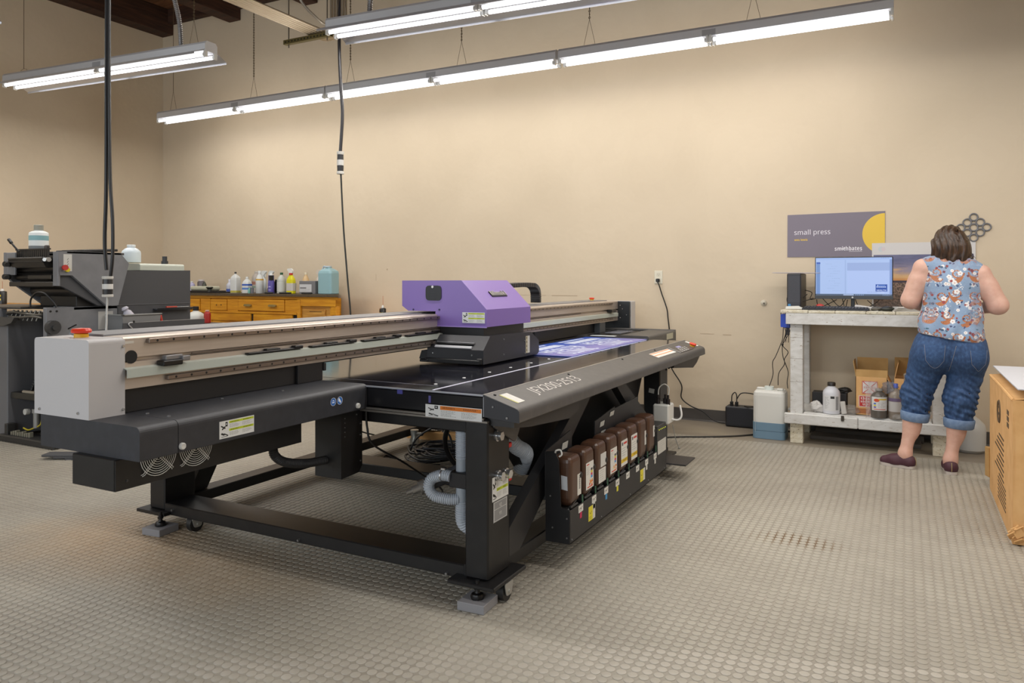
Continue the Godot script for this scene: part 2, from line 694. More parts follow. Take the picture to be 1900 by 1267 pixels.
func build_room() -> void:
	var nz := FastNoiseLite.new()
	nz.seed = 14
	nz.frequency = 0.01
	nz.fractal_octaves = 4
	# the floor sheet, with the dirt that sits between the studs
	var X0 := -8.4
	var X1 := 4.0
	var Z0 := -6.4
	var Z1 := 4.0
	var im := Image.create(620, 520, false, Image.FORMAT_RGB8)
	for y in 520:
		for x in 620:
			var wx := X0 + (X1 - X0) * (x + 0.5) / 620.0
			var wz := Z0 + (Z1 - Z0) * (y + 0.5) / 520.0
			var c := floor_tone(wx, wz, nz)
			var dirt := clampf(0.5 + nz.get_noise_2d(wx * 110.0 + 900.0, wz * 110.0) * 1.2, 0, 1)
			c = c.lerp(Color("776f63"), 0.08 + 0.28 * dirt)
			var edge := smoothstep(-5.82, -5.72, wz)
			c = Color("978d7c").lerp(Color("81776a"), clampf(0.5 + nz.get_noise_2d(wx * 90.0, wz * 200.0), 0, 1)).lerp(c, edge)
			c = c.lerp(Color("5e4326"), 0.7 * smoothstep(0.2, 0.05, Vector2((wx + 0.46) * 0.8, (wz + 3.67) * 1.6).length() + 0.06 * nz.get_noise_2d(wx * 500.0, wz * 500.0)))
			im.set_pixel(x, y, c)
	var fm := StandardMaterial3D.new()
	fm.albedo_texture = tex(im)
	fm.roughness = 0.5
	var fb := mb()
	fb.decal(Vector3(X0, 0, Z1), Vector3(X1 - X0, 0, 0), Vector3(0, 0, Z0 - Z1))
	fb.span(Vector3(X0, -0.12, Z0), Vector3(X1, -0.002, Z1))
	var fl := struct("floor", fb, fm)
	# the studs: a square grid of low round discs, a hand's breadth by three
	var stud := mb().lathe([Vector2(0.0163, 0.0), Vector2(0.0154, 0.0016), Vector2(0.0138, 0.002), Vector2(0.0, 0.002)], 12)
	var sm := stud.mesh()
	var pitch := 0.0355
	var cells := []
	var yaw := deg_to_rad(27.7075)
	for i in range(-205, 60):
		for j in range(-162, -8):
			var p := Vector3(i * pitch + 0.012, 0, j * pitch + 0.017)
			if p.z < -5.74: continue
			# only what the camera could see, and a good margin beyond
			var d := -p.x * sin(yaw) - p.z * cos(yaw)
			var s := p.x * cos(yaw) - p.z * sin(yaw)
			if d < 1.2 or absf(s) > d * 0.70 + 1.0: continue
			if p.x < -6.9: continue
			cells.append([Vector2(absf(s), 0).length() * 0.15 + d + (100.0 if d < 2.26 or absf(s) > d * 0.66 else 0.0), p])
	cells.sort_custom(func(a, b): return a[0] < b[0])
	var tones := []
	for k in 6:
		var m := StandardMaterial3D.new()
		m.albedo_color = Color("aaa397").lerp(Color("b0a99d"), k / 5.0)
		m.roughness = 0.42
		tones.append(m)
	var mm := MultiMesh.new()
	mm.transform_format = MultiMesh.TRANSFORM_3D
	mm.use_colors = true
	mm.mesh = sm
	mm.instance_count = cells.size() - 300
	for k in cells.size():
		var p: Vector3 = cells[k][1]
		if k < 300:
			var o := MeshInstance3D.new()
			o.name = "floor_stud"
			o.mesh = sm
			o.position = p
			o.material_override = tones[rng.randi_range(0, 5)]
			fl.add_child(o, true)
		else:
			var c := floor_tone(p.x, p.z, nz)
			c = c.lerp(Color("bdb6a8"), rng.randf_range(0.05, 0.25))
			mm.set_instance_transform(k - 300, Transform3D(Basis(), p))
			mm.set_instance_color(k - 300, c.srgb_to_linear())
	var mi := MultiMeshInstance3D.new()
	mi.name = "floor_studs"
	mi.multimesh = mm
	var stm := StandardMaterial3D.new()
	stm.vertex_color_use_as_albedo = true
	stm.roughness = 0.42
	mi.material_override = stm
	mi.set_meta("kind", "stuff")
	fl.add_child(mi)
	# walls
	struct("wall_back", mb().span(Vector3(-8.6, -0.12, -6.6), Vector3(4.2, 4.9, -6.4)), M.wall)
	struct("wall_left", mb().span(Vector3(-8.6, -0.12, -6.4), Vector3(-8.4, 4.9, 4.0)), M.wall)
	struct("wall_right", mb().span(Vector3(4.0, -0.12, -6.4), Vector3(4.2, 4.9, 4.2)), M.wall)
	struct("wall_front", mb().span(Vector3(-8.6, -0.12, 4.0), Vector3(4.0, 4.9, 4.2)), M.wall)
	struct("baseboard_back", mb().prism(rounded([Vector2(-6.4, 0.0), Vector2(-6.382, 0.0), Vector2(-6.392, 0.012), Vector2(-6.394, 0.098), Vector2(-6.4, 0.1)], 0.0), "x", -8.4, 4.0), mat("4a4541", 0.55))
	struct("baseboard_left", mb().span(Vector3(-8.4, 0.0, -6.38), Vector3(-8.392, 0.1, 4.0)), mat("4a4541", 0.55))
	# the ceiling: board deck on dark joists, with a ledger along the walls
	var ce := struct("ceiling", mb().span(Vector3(-8.6, 4.62, -6.6), Vector3(4.2, 4.9, 4.2)), M.deck)
	for k in 70:
		var z := -6.4 + 0.15 * k
		part("ceiling_board", mb().span(Vector3(-8.4, 4.6, z + 0.002), Vector3(4.0, 4.625, z + 0.148), 0.003), M.deck, ce)
	var jx := -8.4
	for k in 11:
		var w := 0.2 if k == 0 else 0.19
		part("joist", mb().span(Vector3(jx, 4.29, -6.4), Vector3(jx + w, 4.6, 4.0), 0.006), M.joist, ce)
		jx += 1.2
	part("ledger", mb().span(Vector3(-8.4, 4.42, -6.4), Vector3(4.0, 4.6, -6.32), 0.005), M.joist, ce)
	# wear on the back wall
	var scuff := mat("b3a088", 0.9)
	for s in [[-3.30, 1.052, 0.30, 0.004], [-2.94, 1.050, 0.26, 0.006], [-5.0, 1.19, 0.004, 0.07], [-1.55, 0.74, 0.12, 0.004], [-1.36, 0.735, 0.07, 0.007], [-4.86, 1.30, 0.018, 0.018]]:
		var w := part("scuff_mark", mb().span(Vector3(s[0], s[1], -6.4), Vector3(s[0] + s[2], s[1] + s[3], -6.3985)), scuff, get_node("wall_back"))
		w.set_meta("label", "dark scuff on the paint")


# ============================================================ strip lights
func make_fixture(label: String, wings: bool) -> Node3D:
	var o := thing("strip_light", label, "light", Vector3.ZERO, "eight foot fluorescent strip fixtures hung on chains")
	var white := mat("d6d6d8", 0.35)
	var h := mb().prism(PackedVector2Array([Vector2(-0.062, 0.028), Vector2(0.062, 0.028), Vector2(0.062, 0.085), Vector2(0.045, 0.105), Vector2(-0.045, 0.105), Vector2(-0.062, 0.085)]), "x", -1.219, 1.219)
	part("housing", h, white, o)
	for s in ([-1.0, 1.0] if wings else []):
		var w := mb().prism(PackedVector2Array([Vector2(s * 0.06, 0.034), Vector2(s * 0.168, -0.012), Vector2(s * 0.168, -0.026), Vector2(s * 0.171, -0.026), Vector2(s * 0.171, -0.010), Vector2(s * 0.062, 0.038)]), "x", -1.215, 1.215)
		part("reflector", w, mat("c9c9cc", 0.16, 0.6), o)
	part("seam_plate", mb().span(Vector3(-0.05, 0.0275, -0.064), Vector3(0.05, 0.075, 0.064), 0.002), mat("adadb0", 0.4), o)
	var em := StandardMaterial3D.new()
	em.albedo_color = Color("f4f6fa")
	em.emission_enabled = true
	em.emission = Color("f6f8ff")
	em.emission_energy_multiplier = TUBE
	for z in [-0.05, 0.05]:
		for x in [-0.61, 0.61]:
			part("tube", mb().cyl(Vector3(x - 0.588, 0, z), Vector3(x + 0.588, 0, z), 0.0145, 14), em, o)
		for x in [-1.212, -0.012, 0.012, 1.212]:
			var g := 1.0 if x in [-1.212, 0.012] else -1.0
			var b := mb().span(Vector3(x - 0.008, -0.02, z - 0.018), Vector3(x + 0.008, 0.034, z + 0.018), 0.004)
			b.cyl(Vector3(x + g * 0.007, 0, z), Vector3(x + g * 0.02, 0, z), 0.0152, 12)
			part("lampholder", b, mat("e4e4e0", 0.4), o)
	for s in [-1.0, 1.0]:
		part("end_plate", mb().prism(PackedVector2Array([Vector2(-0.064, 0.026), Vector2(0.064, 0.026), Vector2(0.064, 0.086), Vector2(0.046, 0.107), Vector2(-0.046, 0.107), Vector2(-0.064, 0.086)]), "x", s * 1.2195 - 0.0015, s * 1.2195 + 0.0015), white, o)
	# a winged fitting throws its light down; a bare one also to both sides
	var sides := [[Vector3(0, -0.0185, 0), Vector3(-PI / 2, 0, 0), 0.15, 1.0]] if wings else [[Vector3(0, -0.0185, 0), Vector3(-PI / 2, 0, 0), 0.12, 0.45], [Vector3(0, 0.0, -0.069), Vector3(0, 0, 0), 0.03, 0.22], [Vector3(0, 0.0, 0.069), Vector3(0, PI, 0), 0.03, 0.22]]
	for q in sides:
		var al := AreaLight3D.new()
		al.name = "tube_light"
		al.area_size = Vector2(2.4, q[2])
		al.light_energy = LAMP * q[3]
		al.light_color = LAMP_COLOR
		al.area_range = 30.0
		al.area_attenuation = 2.0
		al.shadow_enabled = true
		al.position = q[0]
		al.rotation = q[1]
		o.add_child(al, true)
	return o


const TUBE := 2.2


func build_lights() -> void:
	var f := make_fixture("bare strip light at the far left end of the row by the wall", false)
	f.position = Vector3(-6.215, 2.98, -5.65)
	copy(f, Vector3(-3.755, 2.98, -5.65), "bare strip light in the middle of the long row by the back wall")
	copy(f, Vector3(-1.29, 2.98, -5.65), "bare strip light at the right end of the long row, above the sign")
	var g := make_fixture("short free strip light at upper left with a flexible conduit entering its end", true)
	g.position = Vector3(-6.1, 2.98, -4.06)
	g.rotation.y = 0.081
	var list := [  # all but the first hang out of view, placed to light floor and walls
		[Vector3(-2.48, 2.98, -4.29), "winged strip light at the top edge, above the printer, beside the metal conduits", 0.067],
		[Vector3(-0.04, 2.98, -4.40), "unseen winged strip light joined to the right end of the one above the printer", 0.03],
		[Vector3(2.42, 2.98, -4.40), "unseen winged strip light overhead beyond the right edge", 0.0],
		[Vector3(-6.7, 2.98, -2.75), "unseen winged strip light overhead in front of the press", 0.0],
		[Vector3(-2.5, 2.98, -2.75), "unseen winged strip light overhead in front of the printer table", 0.0],
		[Vector3(-0.04, 2.98, -2.75), "unseen winged strip light overhead above the free floor", 0.0],
		[Vector3(2.42, 2.98, -2.75), "unseen winged strip light overhead to the right of the camera", 0.0],
	]
	for l in list:
		copy(g, l[0], l[1], l[2])
	# tall frosted windows, unseen behind the camera, placed to light the camera-facing sides
	for k in 3:
		var c := Vector3(-6.4 + 3.6 * k, 2.3, 4.0)
		var w := Node3D.new()
		w.name = "unseen_window_%d" % (k + 1)
		w.position = c
		w.set_meta("kind", "structure")
		add_child(w)
		var fr := mb()
		for q in [[-1.25, 0.0, 0.08, 2.4], [1.25, 0.0, 0.08, 2.4], [0.0, 0.0, 0.05, 2.4]]: fr.box(c + Vector3(q[0], q[1], -0.03), Vector3(q[2], q[3], 0.06), 0.004)
		for q in [-1.2, 0.0, 1.2]: fr.box(c + Vector3(0, q, -0.03), Vector3(2.58, 0.07, 0.06), 0.004)
		part("unseen_window_frame", fr, mat("8f8b84", 0.5), w)
		var gm := StandardMaterial3D.new()
		gm.albedo_color = Color("dfe6ee")
		gm.emission_enabled = true
		gm.emission = Color("e4edf8")
		gm.emission_energy_multiplier = 0.8
		part("unseen_window_pane", mb().box(c + Vector3(0, 0, -0.012), Vector3(2.45, 2.35, 0.008)), gm, w)
		var al := AreaLight3D.new()
		al.name = "unseen_window_light"
		al.area_size = Vector2(2.4, 2.3)
		al.light_energy = UNSEEN_WINDOW
		al.light_color = Color(0.93, 0.97, 1.0)
		al.area_range = 30.0
		al.area_attenuation = 2.0
		al.shadow_enabled = true
		al.position = Vector3(0, 0, -0.07)
		w.add_child(al)


const UNSEEN_WINDOW := 8.0  # strength of each unseen window behind the camera


func hanger(x: float, z: float, top := 4.29, y := 3.085, fork := 0.3, label := "", links := true) -> void:
	# a chain with a wire fork at its lower end
	var o := thing("hanging_chain", label, "chain", Vector3(x, y, z), "thin chains holding the strip lights")
	var dark := mat("6b5b45", 0.5, 0.5)
	var fy := y + fork
	for s in [-1.0, 1.0]:
		part("wire_fork", mb().tube([Vector3(x, fy, z), Vector3(x + s * 0.045, y + 0.03, z), Vector3(x + s * 0.05, y - 0.005, z)], 0.0016, 5), dark, o)
	var b := mb()
	if links:
		var n := int((top - fy) / 0.026)
		for k in n:
			var c := Vector3(x, fy + 0.013 + k * (top - fy) / n, z)
			b.ring(c, Vector3.RIGHT if k % 2 else Vector3.BACK, 0.009, 0.0022, 6, 4)
			b.box(c, Vector3(0.004, 0.03, 0.004))
	else:
		b.cyl(Vector3(x, fy, z), Vector3(x, top, z), 0.0028, 5)
	var ch := part("chain_links", b, dark, o)
	ch.set_meta("kind", "stuff")


func build_overhead() -> void:
	var names := ["leftmost", "second from left", "third from left", "fourth from left", "fifth from left", "rightmost visible"]
	var k := 0
	for x in [-7.24, -6.0, -4.72, -3.47, -2.26, -0.98]:
		hanger(x, -5.65, 4.29, 3.085, 0.22, "%s chain holding the long row of strip lights by the back wall" % names[k], x > -6.5)
		k += 1
	hanger(-7.12, -3.98, 4.29, 3.085, 0.04, "chain holding the left end of the short strip light at upper left", false)
	hanger(-5.06, -4.14, 4.29, 3.085, 0.2, "twisted chain holding the right end of the strip light at upper left")
	hanger(-3.6, -4.215, 4.29, 3.085, 0.3, "chain at the left end of the strip light above the printer", false)
	hanger(-1.4, -4.36, 4.29, 3.085, 0.3, "chain at the right end of the strip light above the printer", false)
	# flexible conduits into the two nearer fixtures
	var steel := mat("a3a3a5", 0.35, 0.7)
	var pts := curve([Vector3(-5.2, 3.088, -4.13), Vector3(-5.21, 3.3, -4.12), Vector3(-5.3, 3.6, -4.12), Vector3(-5.38, 3.95, -4.14), Vector3(-5.36, 4.29, -4.2)], 8)
	single("flexible_conduit", corrugated(pts, 0.018, 0.016, 0.0016, 8), steel, "flexible steel conduit rising from the short strip light at upper left", "conduit", Vector3(-5.2, 3.088, -4.13), "")
	pts = curve([Vector3(-3.36, 3.088, -4.23), Vector3(-3.35, 3.2, -4.23), Vector3(-3.27, 3.45, -4.2), Vector3(-3.2, 3.8, -4.2), Vector3(-3.2, 4.29, -4.2)], 8)
	single("flexible_conduit", corrugated(pts, 0.018, 0.016, 0.0016, 8), steel, "flexible steel conduit rising from the strip light above the printer", "conduit", Vector3(-3.36, 3.08, -4.22), "")
	pts = [Vector3(-0.14, 3.08, -5.65), Vector3(-0.13, 3.4, -5.65), Vector3(-0.1, 3.9, -5.6), Vector3(-0.1, 4.29, -5.6)]
	single("power_lead", mb().tube(curve(pts, 5), 0.009, 6), mat("1a1718", 0.5), "black power lead entering the right end of the long light row", "cable", Vector3(-0.14, 3.08, -5.65))
	# the bundle of rigid conduits and the strut that carries it
	var zinc := mat("b9ab95", 0.4, 0.55)
	for i in 6:
		var x := -4.985 + 0.036 * i
		var p := [Vector3(x, 3.52, 1.0), Vector3(x, 3.52, -5.55), Vector3(x, 3.535, -5.63), Vector3(x, 3.58, -5.67), Vector3(x, 3.66, -5.68), Vector3(x, 4.29, -5.68)]
		single("rigid_conduit", mb().tube(p, 0.0135, 8), zinc, ["straight metal conduit on the left edge of the overhead bundle", "second metal conduit from the left in the overhead bundle", "third metal conduit from the left in the overhead bundle", "third metal conduit from the right in the overhead bundle", "second metal conduit from the right in the overhead bundle", "straight metal conduit on the right edge of the overhead bundle"][i], "conduit", Vector3(x, 3.52, -5.6), "rigid conduits in the overhead bundle")
	var st := thing("strut_channel", "olive slotted strut channel carrying the overhead conduits", "strut", Vector3(-5.05, 3.46, -5.38))
	var ol := mat("6d6238", 0.5, 0.4)
	var sb := mb()
	sb.span(Vector3(-5.3, 3.462, -5.402), Vector3(-4.72, 3.466, -5.36))
	sb.span(Vector3(-5.3, 3.462, -5.362), Vector3(-4.72, 3.503, -5.358))
	sb.span(Vector3(-5.3, 3.462, -5.402), Vector3(-4.72, 3.503, -5.398))
	part("channel", sb, ol, st)
	var hb := mb()
	for i in 14:
		hb.span(Vector3(-5.28 + i * 0.04, 3.474, -5.3585), Vector3(-5.26 + i * 0.04, 3.49, -5.3572))
	part("slots", hb, mat("2b2716", 0.8), st).set_meta("kind", "stuff")
	for x in [-5.25, -4.77]:
		part("hanger_rod", mb().cyl(Vector3(x, 3.43, -5.38), Vector3(x, 4.29, -5.38), 0.006, 6), mat("7e776a", 0.4, 0.6), st)
	# thin pipe curving down beside the bundle
	single("bent_pipe", mb().tube(curve([Vector3(-4.86, 4.29, -5.0), Vector3(-4.85, 4.0, -5.0), Vector3(-4.8, 3.72, -5.05), Vector3(-4.74, 3.58, -5.2), Vector3(-4.74, 3.55, -5.34)], 6), 0.012, 8), mat("b4ada1", 0.4, 0.5), "single grey pipe bending down beside the conduit bundle", "conduit", Vector3(-4.74, 3.55, -5.34))
	# hanging power cords
	var blk := mat("161516", 0.45)
	var o := thing("drop_lead", "looped black power cord with a striped connector hanging at left", "cable", Vector3(-3.6, 1.12, -2.42), "power cords hanging from the ceiling")
	part("cord", mb().tube(curve([Vector3(-3.66, 4.29, -2.45), Vector3(-3.63, 3.3, -2.44), Vector3(-3.62, 2.4, -2.43), Vector3(-3.608, 1.7, -2.42), Vector3(-3.62, 1.4, -2.42), Vector3(-3.605, 1.25, -2.42)], 6), 0.0095, 8), blk, o)
	part("cord", mb().tube(curve([Vector3(-3.65, 4.29, -2.47), Vector3(-3.625, 3.2, -2.45), Vector3(-3.60, 2.3, -2.43), Vector3(-3.585, 1.75, -2.425), Vector3(-3.565, 1.5, -2.425), Vector3(-3.565, 1.32, -2.425), Vector3(-3.585, 1.2, -2.425)], 6), 0.0085, 8), mat("1d1c1d", 0.4), o)
	connector(o, Vector3(-3.597, 1.165, -2.42), 0.105, 0.026)
	part("tail", mb().tube(curve([Vector3(-3.597, 1.12, -2.42), Vector3(-3.59, 1.0, -2.41), Vector3(-3.56, 0.85, -2.4), Vector3(-3.45, 0.72, -2.46), Vector3(-3.3, 0.69, -2.55), Vector3(-3.22, 0.692, -2.6)], 6), 0.0055, 6), mat("b9b7b2", 0.4), o)
	o = thing("drop_lead", "black power cord with a striped connector hanging in front of the long lights", "cable", Vector3(-3.72, 0.006, -4.42), "power cords hanging from the ceiling")
	part("cord", mb().tube(curve([Vector3(-3.80, 4.29, -4.42), Vector3(-3.80, 3.3, -4.42), Vector3(-3.80, 2.95, -4.42), Vector3(-3.785, 2.65, -4.42), Vector3(-3.77, 2.45, -4.42), Vector3(-3.79, 2.17, -4.42)], 8), 0.0125, 8), mat("2c2a2d", 0.35), o)
	connector(o, Vector3(-3.79, 2.085, -4.42), 0.17, 0.027)
	part("tail", mb().tube(curve([Vector3(-3.785, 2.0, -4.42), Vector3(-3.76, 1.6, -4.42), Vector3(-3.72, 1.2, -4.42), Vector3(-3.69, 0.9, -4.42), Vector3(-3.69, 0.5, -4.42), Vector3(-3.7, 0.12, -4.44), Vector3(-3.6, 0.007, -4.6)], 8), 0.0065, 6), mat("1a1c18", 0.45), o)


func connector(o: Node3D, c: Vector3, h: float, r: float) -> void:
	var k := h / 0.17
	part("collar", mb().lathe([Vector2(0, -0.085 * k), Vector2(r, -0.085 * k), Vector2(r * 1.05, -0.07 * k), Vector2(r * 0.9, -0.064 * k), Vector2(0, -0.064 * k)], 14, c), mat("c4c1ba", 0.4), o)
	part("plug_half", mb().lathe([Vector2(0, -0.064 * k), Vector2(r * 0.88, -0.064 * k), Vector2(r * 0.92, -0.02 * k), Vector2(0, -0.02 * k)], 14, c), mat("232326", 0.4), o)
	part("middle_band", mb().lathe([Vector2(0, -0.02 * k), Vector2(r * 0.98, -0.02 * k), Vector2(r * 0.98, 0.022 * k), Vector2(0, 0.022 * k)], 14, c), mat("cfcdc8", 0.4), o)
	part("plug_half", mb().lathe([Vector2(0, 0.022 * k), Vector2(r * 0.92, 0.022 * k), Vector2(r * 0.88, 0.062 * k), Vector2(0, 0.062 * k)], 14, c), mat("232326", 0.4), o)
	part("collar", mb().lathe([Vector2(0, 0.062 * k), Vector2(r * 0.95, 0.062 * k), Vector2(r * 1.05, 0.074 * k), Vector2(r, 0.085 * k), Vector2(0, 0.085 * k)], 14, c), mat("c4c1ba", 0.4), o)


# ============================================================ the flatbed printer
func warn_label(w: int, h: int, band: String, two: bool, seed_: int) -> Image:
	# a hazard label: pictograms at the left, coloured headings over small print
	var im := canvas(w, h, "d8d8d6")
	var px := int(w * 0.27)
	var ink := Color("161616")
	im.fill_rect(Rect2i(int(px * 0.62), int(h * 0.08), int(px * 0.24), int(h * 0.26)), ink)
	im.fill_rect(Rect2i(int(px * 0.68), int(h * 0.16), int(px * 0.1), int(h * 0.09)), Color("d8d8d6"))
	stroke(im, Vector2(px * 0.2, h * 0.28), Vector2(px * 0.55, h * 0.42), h * 0.035, ink)
	stroke(im, Vector2(px * 0.3, h * 0.46), Vector2(px * 0.55, h * 0.34), h * 0.035, ink)
	stroke(im, Vector2(px * 0.25, h * 0.72), Vector2(px * 0.45, h * 0.78), h * 0.05, ink)
	stroke(im, Vector2(px * 0.5, h * 0.74), Vector2(px * 0.85, h * 0.86), h * 0.03, ink)
	im.fill_rect(Rect2i(int(px * 0.2), int(h * 0.89), int(px * 0.65), int(h * 0.035)), ink)
	var bh := 0.13 if two else 0.30
	im.fill_rect(Rect2i(px, int(h * 0.06), w - px - 4, int(h * bh)), Color(band))
	for k in 2:
		dashes(im, px + int((w - px) * (0.06 + 0.5 * k)), int(h * (0.1 if two else 0.14)), int((w - px) * 0.36), int(h * (0.06 if two else 0.16)), "3b4208" if band.begins_with("b") else "5a2a05", 5, 3, seed_ + k)
	var rows := 2 if two else 1
	if two:
		im.fill_rect(Rect2i(px, int(h * 0.5), w - px - 4, int(h * 0.13)), Color(band))
		for k in 2: dashes(im, px + int((w - px) * (0.06 + 0.5 * k)), int(h * 0.54), int((w - px) * 0.36), int(h * 0.06), "3b4208", 5, 3, seed_ + 9 + k)
	for k in rows:
		for c in 2:
			dashes(im, px + int((w - px) * 0.5 * c) + 4, int(h * ((0.24 if two else 0.42) + 0.45 * k)), int((w - px) * 0.42), int(h * 0.22) if two else int(h * 0.5), "7c7c7a", 6, 2, seed_ + 20 + k * 3 + c)
	return im


func build_printer() -> void:
	var P := thing("flatbed_printer", "large black flatbed printer with a purple print head and long silver beam", "printer", Vector3(-2.3, 0, -3.6))
	var fr: Material = M.black_frame
	var bs: Material = M.black_sheet
	var chrome := mat("c8c8c8", 0.2, 0.9)
	var steel := mat("9b9b9b", 0.3, 0.8)
	# --- frame: legs, foot plates, low beams, braces
	var legs := [[-1.46, -1.36, -2.57, -2.40], [-3.272, -3.165, -2.60, -2.42], [-1.468, -1.36, -4.75, -4.586], [-3.272, -3.165, -4.93, -4.76]]
	for l in legs:
		var lg := part("leg", mb().span(Vector3(l[0], 0.088, l[2]), Vector3(l[1], 0.685, l[3]), 0.006), fr, P)
		var cx: float = (l[0] + l[1]) * 0.5
		var cz: float = (l[2] + l[3]) * 0.5
		part("foot_plate", mb().span(Vector3(cx - 0.1, 0.072, cz - 0.13), Vector3(cx + 0.1, 0.088, cz + 0.13), 0.003), fr, lg)
	# levelling feet, each on the outer side of its plate, and castors
	for f in [[-1.388, -2.37], [-3.13, -2.372], [-1.388, -4.83], [-3.2, -4.99]]:
		var b := mb()
		b.lathe([Vector2(0, 0.034), Vector2(0.024, 0.034), Vector2(0.026, 0.042), Vector2(0.022, 0.052), Vector2(0.011, 0.056), Vector2(0.008, 0.066), Vector2(0.008, 0.1), Vector2(0, 0.1)], 14, Vector3(f[0], 0, f[1]))
		b.lathe([Vector2(0.008, 0.066), Vector2(0.013, 0.067), Vector2(0.013, 0.078), Vector2(0.008, 0.079)], 6, Vector3(f[0], 0, f[1]))
		part("levelling_foot", b, mat("1c1b1c", 0.35, 0.3), P)
	for c in [[-3.0, -2.46], [-1.33, -2.47], [-1.42, -4.5], [-3.05, -4.75]]:
		var w := part("castor_wheel", mb().cyl(Vector3(c[0] - 0.014, 0.04, c[1]), Vector3(c[0] + 0.014, 0.04, c[1]), 0.038, 18), mat("242322", 0.5), P)
		var b := mb()
		for s in [-1.0, 1.0]:
			b.prism(rounded([Vector2(c[1] - 0.02, 0.025), Vector2(c[1] + 0.02, 0.025), Vector2(c[1] + 0.034, 0.073), Vector2(c[1] - 0.034, 0.073)], 0.012), "x", c[0] + s * 0.02 - 0.0015, c[0] + s * 0.02 + 0.0015)
		b.cyl(Vector3(c[0] - 0.026, 0.04, c[1]), Vector3(c[0] + 0.026, 0.04, c[1]), 0.007, 8)
		part("castor_fork", b, mat("b7b5af", 0.3, 0.6), w)
	part("low_beam", mb().span(Vector3(-3.165, 0.07, -2.585), Vector3(-1.445, 0.123, -2.42), 0.004), fr, P)
	part("low_beam", mb().span(Vector3(-1.468, 0.07, -4.59), Vector3(-1.37, 0.125, -2.565), 0.004), fr, P)
	part("low_beam", mb().span(Vector3(-3.27, 0.07, -4.765), Vector3(-3.17, 0.123, -2.59), 0.004), fr, P)
	part("low_beam", mb().span(Vector3(-3.17, 0.068, -3.66), Vector3(-1.468, 0.123, -3.485), 0.004), fr, P)
	part("low_beam", mb().span(Vector3(-3.17, 0.07, -4.93), Vector3(-1.465, 0.123, -4.77), 0.004), fr, P)
	# end cap of the front beam with its bolt
	var cap := mb().span(Vector3(-1.472, 0.066, -2.43), Vector3(-1.405, 0.131, -2.412), 0.002)
	part("beam_flange", cap, fr, P)
	var bb := mb()
	for p in [[-1.43, 0.105], [-1.55, 0.08], [-2.3, 0.085], [-3.1, 0.1]]:
		bolt(bb, Vector3(p[0], p[1], -2.42), Vector3.BACK, 0.006, 0.012)
	part("beam_bolts", bb, steel, P).set_meta("kind", "stuff")
	# upper rails and braces on the ink side
	part("upper_rail", mb().span(Vector3(-1.46, 0.62, -4.75), Vector3(-1.38, 0.69, -2.42), 0.004), fr, P)
	part("upper_rail", mb().span(Vector3(-3.27, 0.62, -4.9), Vector3(-3.18, 0.69, -2.45), 0.004), fr, P)
	part("upper_rail", mb().span(Vector3(-3.2, 0.62, -2.58), Vector3(-1.44, 0.672, -2.44), 0.004), fr, P)
	part("upper_rail", mb().span(Vector3(-3.2, 0.62, -4.9), Vector3(-1.44, 0.69, -4.78), 0.004), fr, P)
	var bz := mb().prism(PackedVector2Array([Vector2(-2.57, 0.125), Vector2(-2.66, 0.125), Vector2(-3.42, 0.63), Vector2(-3.28, 0.63), Vector2(-2.57, 0.235)]), "x", -1.405, -1.362)
	part("brace", bz, mat("2b2a2b", 0.45), P)
	bz = mb().prism(PackedVector2Array([Vector2(-4.59, 0.125), Vector2(-4.5, 0.125), Vector2(-3.80, 0.63), Vector2(-3.94, 0.63), Vector2(-4.59, 0.24)]), "x", -1.405, -1.362)
	part("brace", bz, mat("2b2a2b", 0.45), P)
	bz = mb().prism(PackedVector2Array([Vector2(-2.59, 0.125), Vector2(-2.70, 0.125), Vector2(-3.0, 0.62), Vector2(-2.88, 0.62)]), "x", -3.24, -3.2)
	part("brace", bz, fr, P)
	part("tank_panel", mb().prism(PackedVector2Array([Vector2(-2.66, 0.64), Vector2(-4.6, 0.64), Vector2(-4.35, 0.30), Vector2(-3.6, 0.22), Vector2(-2.95, 0.34)]), "x", -1.52, -1.47), mat("151416", 0.5), P)
	part("underbody", mb().span(Vector3(-3.1, 0.655, -5.1), Vector3(-1.45, 0.705, -2.5), 0.003), mat("151517", 0.5), P)
	part("gusset", mb().prism(PackedVector2Array([Vector2(-2.2, 0.665), Vector2(-1.8, 0.665), Vector2(-1.86, 0.625), Vector2(-1.96, 0.59), Vector2(-2.04, 0.6)]), "z", -2.92, -2.86), fr, P)
	# --- near ink-side leg fittings
	var br := part("leg_bracket", mb().prism(rounded([Vector2(-2.43, 0.652), Vector2(-2.43, 0.665), Vector2(-2.5, 0.685), Vector2(-2.615, 0.672), Vector2(-2.64, 0.62), Vector2(-2.6, 0.565), Vector2(-2.57, 0.58)], 0.02), "x", -1.357, -1.349), M.grey_sheet, P)
	for p in [[0.615, -2.463], [0.463, -2.472], [0.458, -2.532]]:
		var b := mb()
		b.cyl(Vector3(-1.36, p[0], p[1]), Vector3(-1.352, p[0], p[1]), 0.021, 16)
		b.cyl(Vector3(-1.352, p[0], p[1]), Vector3(-1.334, p[0], p[1]), 0.0175, 6)
		part("hex_bolt", b, chrome, P)
	part("warning_label", sheet_on_x(-1.3595, -2.43, -2.556, 0.372, 0.462), label_mat(warn_label(200, 140, "b9c72a", true, 3)), P)
	var ya := canvas(100, 130, "8b8b8c")
	for r in [[4, 4, 92, 3], [4, 123, 92, 3], [4, 4, 3, 122], [93, 4, 3, 122], [4, 50, 92, 3]]:
		ya.fill_rect(Rect2i(r[0], r[1], r[2], r[3]), Color("d6d6d4"))
	var yl := part("axis_label", sheet_on_x(-1.3595, -2.438, -2.548, 0.292, 0.369), label_mat(ya), P)
	var wlet := mat("e6e6e2", 0.5)
